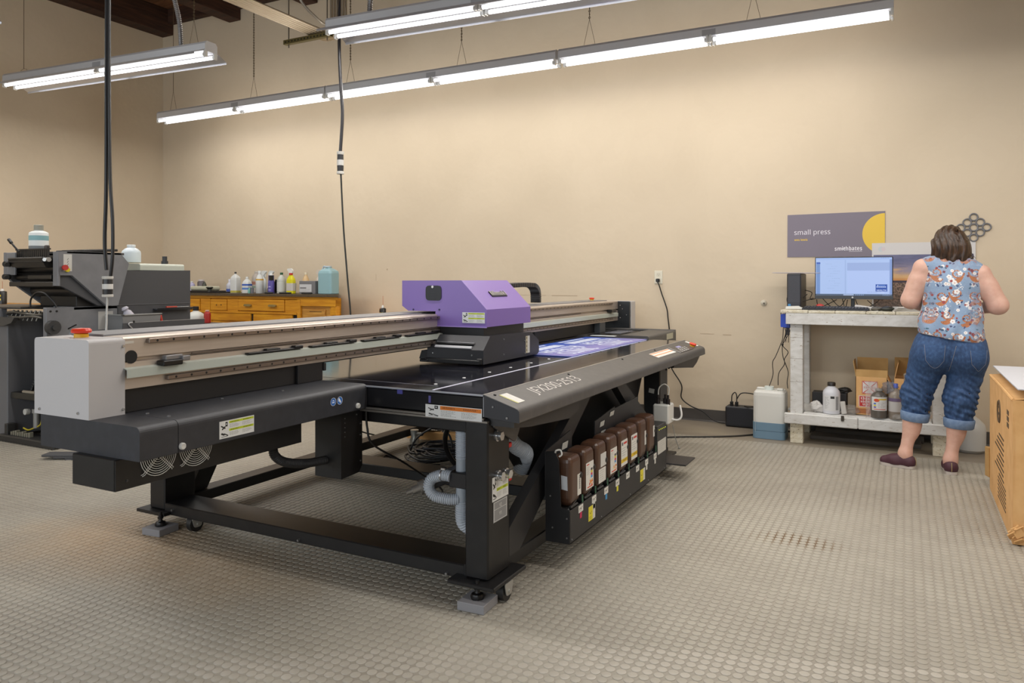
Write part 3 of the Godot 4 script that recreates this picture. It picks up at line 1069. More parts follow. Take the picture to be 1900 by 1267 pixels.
	words("lettering", "Y2", yl, Transform3D(Basis(Vector3(0, 0, -1), Vector3.UP, Vector3.RIGHT), Vector3(-1.3583, 0.343, -2.483)), 0.018, 0.013, wlet)
	words("lettering", "Y1", yl, Transform3D(Basis(Vector3(0, 0, -1), Vector3.UP, Vector3.RIGHT), Vector3(-1.3583, 0.312, -2.483)), 0.016, 0.013, wlet)
	part("red_clip", mb().span(Vector3(-1.40, 0.415, -2.60), Vector3(-1.365, 0.435, -2.572), 0.003), mat("c0221e", 0.4), P)
	part("red_clip", mb().span(Vector3(-1.40, 0.545, -2.60), Vector3(-1.365, 0.565, -2.572), 0.003), mat("c0221e", 0.4), P)
	# --- the table
	var top := StandardMaterial3D.new()
	top.albedo_texture = noise_tex(51, 0.012, [[0.0, "101016"], [0.55, "16161e"], [0.72, "1e1e28"], [1.0, "2a2a36"]], 512, 5)
	top.uv1_triplanar = true
	top.uv1_world_triplanar = true
	top.uv1_scale = Vector3(0.9, 0.9, 0.9)
	top.roughness = 0.09
	top.metallic_specular = 0.72
	part("table_body", mb().span(Vector3(-3.17, 0.694, -5.19), Vector3(-1.376, 0.765, -2.402), 0.002), mat("17171a", 0.25), P)
	part("table_top", mb().span(Vector3(-3.17, 0.7655, -5.19), Vector3(-1.378, 0.774, -2.4), 0.001), top, P)
	part("edge_strip", mb().span(Vector3(-3.17, 0.7695, -2.4), Vector3(-1.376, 0.7752, -2.396)), mat("aeb0b8", 0.35, 0.5), P)
	part("edge_strip", mb().span(Vector3(-1.3785, 0.768, -5.21), Vector3(-1.3735, 0.7775, -2.396)), mat("b9b5ad", 0.35, 0.5), P)
	part("corner_trim", mb().span(Vector3(-1.379, 0.694, -2.402), Vector3(-1.374, 0.775, -2.396)), mat("9a9a9e", 0.35, 0.5), P)
	part("guide_line", mb().span(Vector3(-1.6205, 0.774, -5.1), Vector3(-1.6105, 0.7752, -2.42)), mat("c8c8da", 0.5), P)
	part("table_seam", mb().span(Vector3(-3.1, 0.774, -2.523), Vector3(-1.66, 0.7744, -2.519)), mat("6a6a74", 0.4), P)
	for z in [-2.563, -2.785, -3.01, -3.219, -3.445, -3.66]:
		part("table_pin", mb().lathe([Vector2(0.008, 0.774), Vector2(0.007, 0.7755), Vector2(0, 0.7755)], 10, Vector3(-1.698, 0, z)), mat("d8d8d8", 0.4), P)
	for z in [-4.0, -4.18, -4.36, -4.54, -4.72, -4.9]:
		part("table_pin", mb().lathe([Vector2(0.007, 0.774), Vector2(0.006, 0.7762), Vector2(0, 0.7762)], 10, Vector3(-1.6, 0, z)), mat("22222a", 0.4), P)
	# the long T-slot under the end of the table
	for y in [0.6705, 0.6805]:
		part("end_rail", mb().span(Vector3(-1.965, y, -2.408), Vector3(-1.376 if y > 0.675 else -1.36, y + 0.0085, -2.394), 0.001), mat("8f8a84", 0.3, 0.7), P)
	part("warning_label", sheet_on_z(-2.3935, -1.632, -1.382, 0.6755, 0.7235), label_mat(warn_label(380, 74, "d4741a", false, 5)), P)
	part("blue_mark", mb().span(Vector3(-1.622, 0.728, -2.402), Vector3(-1.612, 0.755, -2.3985)), mat("54508c", 0.6), P)
	part("blue_mark", mb().span(Vector3(-1.77, 0.752, -2.402), Vector3(-1.745, 0.768, -2.3985)), mat("40408c", 0.6), P)
	# --- the sloping lip with its control panel
	var lip_m: Material = M.grey_sheet
	var lp := rounded([Vector2(-1.375, 0.7765), Vector2(-1.23, 0.7325), Vector2(-1.228, 0.683), Vector2(-1.375, 0.694)], [0.002, 0.02, 0.006, 0.0], 6)
	var lip := part("lip", mb().prism(lp, "z", -5.215, -2.396), lip_m, P)
	part("lip_end", mb().prism(PackedVector2Array([Vector2(-1.374, 0.7755), Vector2(-1.236, 0.7335), Vector2(-1.2285, 0.7255), Vector2(-1.2275, 0.684), Vector2(-1.374, 0.695)]), "z", -2.396, -2.393), mat("2f2f33", 0.5), lip)
	var slope := Vector3(0.145, -0.044, 0).normalized()
	var outw := Vector3(0.044, 0.145, 0).normalized()
	var on := func(d: float, z: float, lift := 0.0) -> Vector3:
		# d metres down the slope from the table edge
		return Vector3(-1.375, 0.7765, z) + slope * d + outw * lift
	bb = mb()
	for z in [-2.44, -3.13, -3.86, -4.45]:
		bolt(bb, on.call(0.022, z), outw, 0.006, 0.004)
	part("lip_screws", bb, mat("151515", 0.4), lip).set_meta("kind", "stuff")
	bb = mb()
	bolt(bb, Vector3(-1.335, 0.735, -2.393), Vector3.BACK, 0.0045, 0.003)
	bolt(bb, Vector3(-1.277, 0.699, -2.393), Vector3.BACK, 0.0055, 0.003)
	part("end_screws", bb, steel, lip).set_meta("kind", "stuff")
	var face_b := Basis(Vector3(0, 0, -1), -slope, outw)
	words("model_lettering", "JFX200-2513", lip, Transform3D(face_b, on.call(0.106, -2.655, 0.0003)), 0.475, 0.068, mat("c9c5c0", 0.45), "Droid Sans")
	var li := canvas(80, 160, "d4d2cc")
	li.fill_rect(Rect2i(0, 0, 14, 160), Color("b9b46a"))
	dashes(li, 18, 6, 56, 148, "b3b1ab", 7, 2, 4)
	part("notice_label", sheet_general(on.call(0.112, -2.458, 0.0002), Vector3(0, 0, -0.062), -slope * 0.082), label_mat(li), lip)
	var oi := canvas(200, 60, "e3e0da")
	for q in [4, 31]: oi.fill_rect(Rect2i(2, q, 196, 9), Color("d98a55"))
	dashes(oi, 6, 16, 188, 12, "9a9892", 6, 2, 6)
	dashes(oi, 6, 43, 188, 14, "9a9892", 6, 2, 7)
	part("notice_label", sheet_general(on.call(0.105, -4.262, 0.0002), Vector3(0, 0, -0.385), -slope * 0.06), label_mat(oi), lip)
	var kp := part("control_panel", mb().face_box(on.call(0.13, -4.68), Vector3(0, 0, -0.30), -slope * 0.085, outw * 0.003), mat("3a393a", 0.35), lip)
	part("panel_display", mb().face_box(on.call(0.072, -4.80, 0.003), Vector3(0, 0, -0.09), -slope * 0.02, outw * 0.0008), mat("9a98c8", 0.3), kp)
	var keys := mb()
	for i in 4:
		for j in 3:
			keys.append_face_box(on.call(0.124 - j * 0.018, -4.72 - i * 0.05 - j * 0.02, 0.003), Vector3(0, 0, -0.026), -slope * 0.009, outw * 0.0015)
	part("panel_keys", keys, mat("b5b3b2", 0.4), kp).set_meta("kind", "stuff")
	part("panel_bar", mb().face_box(on.call(0.126, -4.672, 0.0005), Vector3(0, 0, -0.012), -slope * 0.085, outw * 0.003), mat("9c9a98", 0.4), kp)
	part("notice_label", sheet_general(on.call(0.112, -5.15, 0.0002), Vector3(0, 0, -0.045), -slope * 0.09), label_mat(canvas(20, 40, "dddbd6")), lip)
	estop(lip, on.call(0.098, -5.07), outw, 0.021, false)
	# brackets under the lip
	part("lip_bracket", mb().prism(PackedVector2Array([Vector2(-2.42, 0.69), Vector2(-3.06, 0.69), Vector2(-3.02, 0.632), Vector2(-2.93, 0.612), Vector2(-2.55, 0.642), Vector2(-2.42, 0.66)]), "x", -1.372, -1.262), mat("2b2a2b", 0.45), P)
	part("lip_bracket", mb().prism(PackedVector2Array([Vector2(-4.55, 0.69), Vector2(-5.19, 0.69), Vector2(-5.08, 0.64), Vector2(-4.98, 0.615), Vector2(-4.5, 0.662)]), "x", -1.372, -1.252), mat("151417", 0.4), P)
	# --- the wing tray at the near end
	var tray := mb().prism(rounded([Vector2(-2.392, 0.683), Vector2(-1.92, 0.683), Vector2(-1.92, 0.781), Vector2(-2.392, 0.781)], [0.0, 0.003, 0.022, 0.002], 6), "z", -2.40, -1.5165)
	tray.prism(rounded([Vector2(-2.392, 0.683), Vector2(-1.92, 0.683), Vector2(-1.92, 0.781), Vector2(-2.392, 0.781)], [0.0, 0.003, 0.022, 0.002], 6), "z", -1.5145, -1.388)
	var tr := part("wing_tray", tray, bs, P)
	part("warning_label", sheet_on_x(-1.9198, -1.666, -1.808, 0.695, 0.7505), label_mat(warn_label(260, 140, "b9c72a", true, 11)), tr)
	for k in 2:
		var ic := canvas(64, 64, "2e2e31")
		disc(ic, 32, 32, 31, Color("dcdcdc"))
		disc(ic, 32, 32, 28, Color("1f62b4"))
		if k == 0:
			disc(ic, 32, 32, 14, Color("dfe6ee"))
			ic.fill_rect(Rect2i(20, 26, 24, 7), Color("1f62b4"))
			ic.fill_rect(Rect2i(27, 40, 10, 10), Color("1f62b4"))
		else:
			stroke(ic, Vector2(22, 20), Vector2(38, 42), 8, Color("dfe6ee"))
			stroke(ic, Vector2(18, 34), Vector2(28, 28), 4, Color("dfe6ee"))
		part("mandatory_sign", sheet_on_x(-1.9198, -2.182 - k * 0.037, -2.214 - k * 0.037, 0.7215, 0.7535), label_mat(ic), tr)
	for z in [-1.527, -2.34]:
		part("knob", mb().at(Vector3(-1.92, 0.702, z), Basis(Vector3(0, 0, 1), -PI / 2)).lathe([Vector2(0.0105, 0), Vector2(0.0105, 0.007), Vector2(0.008, 0.01), Vector2(0.003, 0.0085), Vector2(0, 0.0085)], 14), mat("cfcdc8", 0.35), tr)
	bb = mb()
	for p in [[-2.1, -1.545], [-2.0, -1.545], [-2.08, -2.1], [-2.13, -1.86]]:
		bolt(bb, Vector3(p[0], 0.781, p[1]), Vector3.UP, 0.006, 0.003)
	part("tray_screws", bb, steel, tr).set_meta("kind", "stuff")
	# --- electrics box under the tray, with two finger guards
	var eb := part("electrics_box", mb().span(Vector3(-2.2, 0.592, -2.116), Vector3(-2.0, 0.683, -1.368), 0.002), fr, P)
	part("corner_strip", mb().span(Vector3(-2.012, 0.594, -1.3678), Vector3(-2.003, 0.683, -1.3665)), mat("121212", 0.5), eb)
	for f in [[0.672, -1.505, 0.062], [0.672, -1.64, 0.062]]:
		var g := mb()
		var c := Vector3(-1.994, f[0], f[1])
		for k in 9:
			g.ring(c, Vector3.RIGHT, f[2] * (k + 1) / 9.0 * 0.98, 0.0013, 28, 4)
		for a in [PI * 0.25, PI * 0.75, PI * 1.25, PI * 1.75]:
			for s in [-0.003, 0.003]:
				var d := Vector3(0, sin(a), cos(a))
				var e: Vector3 = Vector3(0, cos(a), -sin(a)) * s
				g.tube([c + e, c + d * f[2] * 1.12 + e, c + d * f[2] * 1.2 + e - Vector3(0.006, 0, 0)], 0.0012, 4)
		# only what hangs below the tray is built
		part("fan_guard", clipped(g, 0.6828), mat("e2e0dc", 0.35, 0.2), eb)
		part("fan_hole", mb().prism(fan_disc(f[1], f[0], f[2] * 0.93, 0.6828), "x", -2.001, -1.9985), mat("0c0c0d", 0.7), eb)
	bb = mb()
	bolt(bb, Vector3(-2.0, 0.617, -1.405), Vector3.RIGHT, 0.004, 0.003)
	bolt(bb, Vector3(-2.0, 0.668, -2.09), Vector3.RIGHT, 0.004, 0.003)
	part("box_screws", bb, mat("3c3c3e", 0.4), eb).set_meta("kind", "stuff")
	# --- the tower that hangs beside the table end
	var tw := part("tower", mb().prism(PackedVector2Array([Vector2(-2.279, 0.42), Vector2(-2.279, 0.683), Vector2(-2.407, 0.683), Vector2(-2.407, 0.45), Vector2(-2.385, 0.425)]), "x", -2.083, -1.95), fr, P)
	bb = mb()
	for k in 5: bolt(bb, Vector3(-1.95, 0.655 - k * 0.018, -2.3), Vector3.RIGHT, 0.0022, 0.002)
	for p in [[0.66, -2.37], [0.62, -2.395], [0.575, -2.395], [0.47, -2.395]]: bolt(bb, Vector3(-1.95, p[0], p[1]), Vector3.RIGHT, 0.0035, 0.003)
	part("tower_screws", bb, steel, tw).set_meta("kind", "stuff")
	part("cable_hose", corrugated(curve([Vector3(-2.05, 0.6, -2.02), Vector3(-2.05, 0.555, -2.03), Vector3(-2.045, 0.52, -2.08), Vector3(-2.04, 0.495, -2.18), Vector3(-2.03, 0.487, -2.29)], 6), 0.0165, 0.007, 0.001, 10), mat("161517", 0.5), P)
	var lead := thing("loose_cable", "thin black cable trailing from the table end down to the coil", "cable", Vector3(-1.94, 0.67, -2.42))
	part("thin_cable", mb().tube(curve([Vector3(-1.94, 0.67, -2.42), Vector3(-1.935, 0.60, -2.42), Vector3(-1.91, 0.53, -2.43), Vector3(-1.87, 0.42, -2.6), Vector3(-1.95, 0.2, -3.0), Vector3(-2.3, 0.03, -3.4), Vector3(-2.7, 0.008, -3.9), Vector3(-2.8, 0.008, -4.0)], 6), 0.0045, 6), mat("121212", 0.4), lead)
	# --- the beam
	var beam := part("beam", mb().prism(PackedVector2Array([Vector2(-2.42, 0.858), Vector2(-2.152, 0.858), Vector2(-2.152, 0.942), Vector2(-2.168, 0.945), Vector2(-2.168, 0.952), Vector2(-2.152, 0.956), Vector2(-2.152, 1.016), Vector2(-2.158, 1.021), Vector2(-2.42, 1.021)]), "z", -6.02, -1.5), M.alu, P)
	part("beam_underside", mb().prism(PackedVector2Array([Vector2(-2.42, 0.825), Vector2(-2.25, 0.838), Vector2(-2.17, 0.8575), Vector2(-2.42, 0.8575)]), "z", -5.2, -2.42), mat("131215", 0.5), beam)
	part("beam_cover", mb().prism(rounded([Vector2(-2.43, 1.02), Vector2(-2.25, 1.02), Vector2(-2.25, 1.027), Vector2(-2.43, 1.027)], [0.0, 0.0, 0.004, 0.004]), "z", -6.02, -1.5), mat("77777b", 0.4), beam)
	for rl in [[0.997, -1.578, -5.86], [0.872, -1.648, -5.86]]:
		var rail := part("linear_rail", mb().span(Vector3(-2.152, rl[0], rl[2]), Vector3(-2.136, rl[0] + 0.0155, rl[1]), 0.002), mat("8d8178", 0.28, 0.8), beam)
		bb = mb()
		var z: float = rl[1] - 0.03
		while z > rl[2] + 0.02:
			bb.cyl(Vector3(-2.137, rl[0] + 0.0078, z), Vector3(-2.1355, rl[0] + 0.0078, z), 0.0042, 8)
			z -= 0.0605
		part("rail_holes", bb, mat("0d0c0c", 0.6), rail).set_meta("kind", "stuff")
	part("scale_strip", mb().prism(PackedVector2Array([Vector2(-2.152, 0.926), Vector2(-2.133, 0.922), Vector2(-2.133, 0.8945), Vector2(-2.1355, 0.8945), Vector2(-2.1355, 0.919), Vector2(-2.152, 0.9235)]), "z", -5.98, -1.5), mat("b7bdb4", 0.45), beam)
	part("groove_shade_ledge", mb().span(Vector3(-2.153, 0.947, -5.2), Vector3(-2.147, 0.953, -1.75), 0.001), mat("6e6258", 0.4, 0.5), beam)  # thin ledge, its dark brown stands in for shading along the groove
	var z0 := -1.98
	var first := true
	while z0 > -3.2:
		var b := mb().span(Vector3(-2.15, 0.926, z0 - 0.28), Vector3(-2.128, 0.932, z0), 0.002)
		b.span(Vector3(-2.15, 0.93, z0 - 0.16), Vector3(-2.13, 0.939, z0 - 0.09), 0.002)
		b.span(Vector3(-2.15, 0.93, z0 - 0.28), Vector3(-2.126, 0.94, z0 - 0.235), 0.002)
		part("cable_carrier", b, mat("131213", 0.4), beam)
		z0 -= 0.33
	part("sensor_block", mb().span(Vector3(-2.152, 0.921, -1.69), Vector3(-2.115, 0.9385, -1.615), 0.003), mat("121213", 0.3), beam)
	part("sensor_cap", mb().span(Vector3(-2.152, 0.938, -1.70), Vector3(-2.13, 0.953, -1.635), 0.002).span(Vector3(-2.15, 0.932, -1.72), Vector3(-2.118, 0.948, -1.69), 0.002), mat("8b8b8e", 0.3, 0.5), beam)
	part("sensor_block", mb().span(Vector3(-2.152, 0.932, -5.86), Vector3(-2.11, 0.957, -5.76), 0.003), mat("121213", 0.3), beam)
	part("cable_hole", mb().at(Vector3(-2.1515, 0.958, -1.525), Basis(Vector3(0, 0, 1), -PI / 2)).lathe([Vector2(0.0, 0), Vector2(0.021, 0), Vector2(0.021, 0.002), Vector2(0, 0.002)], 18), mat("090909", 0.6), beam)
	part("small_tag", sheet_on_x(-2.1518, -1.503, -1.535, 1.0, 1.008), label_mat(canvas(30, 10, "cfc8bd")), beam)
	# dark skirts under the beam, at both ends
	part("skirt", mb().span(Vector3(-2.2, 0.781, -2.26), Vector3(-2.17, 0.858, -1.5), 0.002).span(Vector3(-2.2, 0.781, -2.405), Vector3(-2.156, 0.858, -2.26), 0.002).span(Vector3(-2.2, 0.82, -2.42), Vector3(-2.15, 0.852, -2.405), 0.002), mat("1b191a", 0.45), P)
	part("skirt", mb().span(Vector3(-2.24, 0.776, -5.75), Vector3(-2.2, 0.858, -4.52), 0.002), mat("1b1a1b", 0.45), P)
	part("skirt_post", mb().span(Vector3(-2.2, 0.776, -5.72), Vector3(-2.15, 0.858, -5.60), 0.003), mat("4a4d50", 0.45), P)
	part("skirt_box", mb().span(Vector3(-2.42, 0.776, -4.62), Vector3(-2.26, 0.858, -4.48), 0.003), mat("161516", 0.45), P)
	part("skirt_box", mb().span(Vector3(-2.40, 0.782, -2.40), Vector3(-2.24, 0.858, -1.6), 0.003), mat("161516", 0.45), P)
	# white end covers
	var wc := mb().prism(rounded([Vector2(-2.424, 0.7815), Vector2(-2.15, 0.7815), Vector2(-2.15, 1.02), Vector2(-2.424, 1.02)], [0.0, 0.0, 0.014, 0.014], 5), "z", -1.504, -1.387)
	var cov := part("end_cover", wc, mat("bfbcbc", 0.4), P)
	bb = mb()
	for p in [[-2.395, 0.797], [-2.2, 0.7985]]: bolt(bb, Vector3(p[0], p[1], -1.387), Vector3.BACK, 0.005, 0.004)
	for y in [0.798, 0.994]: bolt(bb, Vector3(-2.15, y, -1.497), Vector3.RIGHT, 0.005, 0.004)
	part("cover_screws", bb, chrome, cov).set_meta("kind", "stuff")
	estop(cov, Vector3(-2.285, 1.02, -1.45), Vector3.UP, 0.025, true)
	wc = mb().prism(rounded([Vector2(-2.424, 0.7815), Vector2(-2.045, 0.7815), Vector2(-2.045, 1.02), Vector2(-2.424, 1.02)], [0.0, 0.0, 0.012, 0.012], 5), "z", -6.16, -6.05)
	cov = part("end_cover", wc, mat("bfbcbc", 0.4), P)
	part("end_plate", mb().prism(rounded([Vector2(-2.424, 0.782), Vector2(-2.05, 0.782), Vector2(-2.05, 1.018), Vector2(-2.424, 1.018)], [0.0, 0.0, 0.01, 0.0], 4), "z", -6.05, -6.022), mat("1d2023", 0.4), P)
	bb = mb()
	for p in [[-2.13, 0.88], [-2.075, 0.905], [-2.11, 0.955], [-2.13, 0.985]]: bolt(bb, Vector3(p[0], p[1], -6.022), Vector3.BACK, 0.005, 0.005)
	part("plate_screws", bb, chrome, P).set_meta("kind", "stuff")
	estop(cov, Vector3(-2.28, 1.032, -5.75), Vector3.UP, 0.019, true)
	# --- the wing at the far end, with its service tray
	var fw := mb().prism(rounded([Vector2(-2.40, 0.683), Vector2(-1.64, 0.683), Vector2(-1.64, 0.792), Vector2(-1.86, 0.792), Vector2(-1.90, 0.779), Vector2(-2.40, 0.779)], [0.0, 0.003, 0.02, 0.01, 0.0, 0.0]), "z", -5.97, -5.25)
	fw.span(Vector3(-2.40, 0.779, -5.99), Vector3(-1.645, 0.797, -5.95), 0.004)
	var wing := part("wing_tray", fw, M.grey_sheet, P)
	part("service_bay", mb().span(Vector3(-2.14, 0.779, -5.93), Vector3(-1.92, 0.782, -5.3), 0.001), mat("0f1013", 0.25), wing)
	part("service_plate", mb().span(Vector3(-2.09, 0.782, -5.85), Vector3(-1.96, 0.786, -5.55), 0.001), mat("9a9ca6", 0.25, 0.4), wing)
	part("service_plate", mb().span(Vector3(-2.09, 0.779, -5.29), Vector3(-1.9, 0.785, -5.235), 0.001), mat("c9ced0", 0.35), wing)
	part("notice_label", sheet_on_x(-1.6395, -5.70, -5.88, 0.735, 0.78), label_mat(canvas(20, 24, "b9b6a0")), wing)
	# --- print head
	var pu := mat("7f66ad", 0.34)
	var hd := part("head_cover", mb().prism(PackedVector2Array([Vector2(-2.375, 1.196), Vector2(-2.375, 1.062), Vector2(-2.335, 1.036), Vector2(-2.163, 1.036), Vector2(-2.163, 0.962), Vector2(-1.857, 0.962), Vector2(-1.857, 1.05), Vector2(-2.006, 1.197)]), "z", -3.758, -3.263), pu, P)
	part("cover_sill", mb().span(Vector3(-2.165, 0.958, -3.264), Vector3(-1.856, 0.9625, -3.258)), mat("9a86c0", 0.35), hd)
	var door := rounded([Vector2(-2.222, 1.092), Vector2(-2.125, 1.092), Vector2(-2.125, 1.17), Vector2(-2.222, 1.17)], 0.022, 3)
	part("access_hatch", mb().prism(door, "z", -3.262, -3.2585), mat("131317", 0.4), hd)
	var hs := mb()
	for k in 6: hs.span(Vector3(-2.19, 1.105 + k * 0.009, -3.2588), Vector3(-2.16, 1.108 + k * 0.009, -3.2578))
	part("hatch_slots", hs, mat("2b2b31", 0.5), hd)
	part("hatch_lock", mb().at(Vector3(-2.178, 1.163, -3.2585), Basis(Vector3(1, 0, 0), PI / 2)).lathe([Vector2(0, 0), Vector2(0.0065, 0), Vector2(0.0065, 0.003), Vector2(0, 0.003)], 12), mat("dcdcdc", 0.3), hd)
	bb = mb()
	for p in [[-2.302, 1.043], [-2.139, 1.045]]: bolt(bb, Vector3(p[0], p[1], -3.262), Vector3.BACK, 0.0055, 0.002)
	part("cover_screws", bb, mat("2c2050", 0.4), hd).set_meta("kind", "stuff")
	part("warning_label", sheet_on_z(-3.2608, -1.998, -1.866, 0.981, 1.035), label_mat(warn_label(240, 124, "b9c72a", true, 21)), hd)
	# raised maker's lettering on the slope: silver with dark sides
	var sd := Vector3(0.149, -0.147, 0).normalized()
	var so := Vector3(0.147, 0.149, 0).normalized()
	var sb := Basis(Vector3(0, 0, -1), -sd, so)
	var base := Vector3(-2.006, 1.197, -3.43) + sd * 0.118
	for k in 4:
		words("badge_edge", "Mimaki", hd, Transform3D(sb, base + so * (0.0006 + k * 0.0014)), 0.165, 0.034, mat("1a1426", 0.5), "Droid Sans", true)
	words("badge_face", "Mimaki", hd, Transform3D(sb, base + so * 0.0062), 0.165, 0.034, mat("aaa8a6", 0.35, 0.3), "Droid Sans", true)
	part("badge_bar", mb().face_box(base + sd * 0.002, Vector3(0, 0, -0.165), sd * 0.004, so * 0.004), mat("17121f", 0.5), hd)
	part("head_neck", mb().span(Vector3(-2.15, 0.905, -3.73), Vector3(-1.885, 0.962, -3.285), 0.002), mat("252426", 0.4), P)
	var cr := rounded([Vector2(-3.19, 0.783), Vector2(-3.19, 0.852), Vector2(-3.258, 0.918), Vector2(-3.722, 0.912), Vector2(-3.82, 0.857), Vector2(-3.82, 0.795), Vector2(-3.80, 0.783)], 0.0)
	var ca := part("carriage", mb().prism(cr, "x", -2.165, -1.834), mat("2d2d31", 0.38), P)
	part("carriage_step", mb().span(Vector3(-2.17, 0.781, -3.192), Vector3(-1.85, 0.803, -3.176), 0.003), mat("1c1c1e", 0.4), ca)
	part("carriage_wing", mb().prism(PackedVector2Array([Vector2(-2.215, 0.797), Vector2(-2.165, 0.783), Vector2(-2.165, 0.84), Vector2(-2.2, 0.838)]), "z", -3.7, -3.19), mat("18181a", 0.4), ca)
	part("carriage_clip", mb().span(Vector3(-1.87, 0.781, -3.196), Vector3(-1.838, 0.812, -3.18), 0.004), mat("161618", 0.4), ca)
	part("carriage_clip", mb().span(Vector3(-2.2, 0.782, -3.19), Vector3(-2.15, 0.796, -3.17), 0.003), mat("161618", 0.4), ca)
	# two bright rods on the near slope
	var sl := Vector3(0, 0.066, -0.068).normalized()
	var ps := Vector3(-2.12, 0.862, -3.2) + Vector3(0, 0, 0.008)
	part("carriage_slot", mb().face_box(ps - sl * 0.004 + Vector3(0, -0.004, -0.004), Vector3(0.215, 0, 0), sl * 0.014, Vector3(0, 0.005, 0.005)), mat("b9b9bd", 0.35), ca)
	part("carriage_rod", mb().cyl(ps + sl * 0.022, ps + sl * 0.022 + Vector3(0.22, 0, 0), 0.0035, 8), mat("0c0c0d", 0.3), ca)
	part("carriage_rod", mb().cyl(ps + sl * 0.032, ps + sl * 0.032 + Vector3(0.225, 0, 0), 0.0025, 8), mat("a2a2a6", 0.25, 0.7), ca)
	bb = mb()
	for q in [[-2.13, 0.828], [-1.9, 0.826]]: bolt(bb, Vector3(q[0], q[1], -3.19), Vector3.BACK, 0.0045, 0.003)
	for q in [[0.893, -3.40], [0.815, -3.40], [0.868, -3.64], [0.80, -3.64]]: bolt(bb, Vector3(-1.834, q[0], q[1]), Vector3.RIGHT, 0.0045, 0.003)
	part("carriage_screws", bb, steel, ca).set_meta("kind", "stuff")
	var hz := canvas(56, 150, "d0cfcb")
	hz.fill_rect(Rect2i(0, 0, 26, 150), Color("b5ab90"))
	for k in 4:
		for y in 14: hz.fill_rect(Rect2i(13 - y / 2 - 1, 8 + k * 36 + y, y + 2, 1), Color("2a2418"))
	dashes(hz, 30, 6, 22, 138, "a09f9b", 6, 2, 8)
	part("hazard_label", sheet_on_x(-1.8338, -3.653, -3.70, 0.80, 0.893), label_mat(hz), ca)
	# --- energy chain behind the head
	var cp := []
	cp.append(Vector3(-2.33, 1.158, -3.70))
	for k in 9: cp.append(Vector3(-2.33, 1.163 + 0.003 * sin(k), -3.8 - 0.1 * k))
	for k in 9:
		var a := PI / 2 - PI * 0.5 * k / 8.0
		cp.append(Vector3(-2.33, 1.098 + 0.065 * sin(a), -4.70 - 0.10 * cos(a)))
	cp.append(Vector3(-2.33, 1.06, -4.802))
	cp.append(Vector3(-2.33, 1.038, -4.802))
	var chn := mb()
	var cpts := curve(cp, 3)
	for k in range(0, cpts.size() - 1):
		var d: Vector3 = (cpts[k + 1] - cpts[k])
		if d.length() < 1e-4: continue
		var zz := d.normalized()
		var yy := zz.cross(Vector3.RIGHT).normalized()
		chn.at((cpts[k] + cpts[k + 1]) * 0.5, Basis(Vector3.RIGHT, yy, zz))
		chn.box(Vector3.ZERO, Vector3(0.075, 0.030, d.length() * 0.86), 0.003)
		chn.box(Vector3(0, 0, d.length() * 0.4), Vector3(0.064, 0.024, d.length() * 0.5))
	chn.at(Vector3.ZERO)
	part("energy_chain", chn, mat("2b292b", 0.45), P)
	# --- grey drain hoses by the near leg
	var gh := mat("b2b8c0", 0.45)
	part("drain_hose", corrugated([Vector3(-1.535, 0.62, -2.5), Vector3(-1.535, 0.5, -2.5)], 0.0235, 0.0085, 0.0018, 14), gh, P)
	part("drain_pipe", mb().cyl(Vector3(-1.535, 0.51, -2.5), Vector3(-1.535, 0.32, -2.5), 0.0225, 16), mat("9aa1a9", 0.4), P)
	part("drain_hose", corrugated(curve([Vector3(-1.535, 0.335, -2.5), Vector3(-1.535, 0.27, -2.5), Vector3(-1.528, 0.24, -2.51), Vector3(-1.51, 0.222, -2.53)], 5), 0.0235, 0.0085, 0.0018, 14), gh, P)
	part("drain_hose", corrugated(curve([Vector3(-1.565, 0.435, -2.47), Vector3(-1.60, 0.437, -2.465), Vector3(-1.645, 0.42, -2.455), Vector3(-1.655, 0.385, -2.45), Vector3(-1.63, 0.355, -2.455), Vector3(-1.58, 0.345, -2.47), Vector3(-1.54, 0.345, -2.49)], 6), 0.021, 0.0075, 0.0017, 14), gh, P)
	part("pipe_clamp", mb().span(Vector3(-1.57, 0.395, -2.53), Vector3(-1.46, 0.455, -2.462), 0.003), mat("1d1c1e", 0.4), P)
	part("hose_clip", mb().ring(Vector3(-1.6, 0.437, -2.465), Vector3.RIGHT, 0.0225, 0.003, 16, 5).span(Vector3(-1.605, 0.458, -2.475), Vector3(-1.585, 0.468, -2.455), 0.002), chrome, P)
	part("gas_strut", mb().cyl(Vector3(-1.50, 0.475, -2.72), Vector3(-1.70, 0.378, -2.49), 0.028, 14), mat("4d4d50", 0.4), P)
	part("strut_fitting", mb().cyl(Vector3(-1.695, 0.38, -2.495), Vector3(-1.715, 0.371, -2.472), 0.029, 6).cyl(Vector3(-1.715, 0.371, -2.472), Vector3(-1.735, 0.362, -2.449), 0.016, 10).cyl(Vector3(-1.735, 0.362, -2.449), Vector3(-1.75, 0.356, -2.432), 0.009, 8), mat("98948e", 0.35, 0.5), P)
	part("drain_hose", corrugated(curve([Vector3(-1.50, 0.60, -2.75), Vector3(-1.47, 0.50, -2.82), Vector3(-1.45, 0.46, -2.88), Vector3(-1.47, 0.42, -2.92), Vector3(-1.5, 0.36, -2.93)], 5), 0.032, 0.010, 0.0022, 14), gh, P)
	part("black_hose", mb().tube(curve([Vector3(-1.60, 0.66, -2.62), Vector3(-1.70, 0.58, -2.66), Vector3(-1.75, 0.48, -2.72), Vector3(-1.74, 0.38, -2.8), Vector3(-1.68, 0.30, -2.9)], 6), 0.011, 8), mat("131213", 0.4), P)
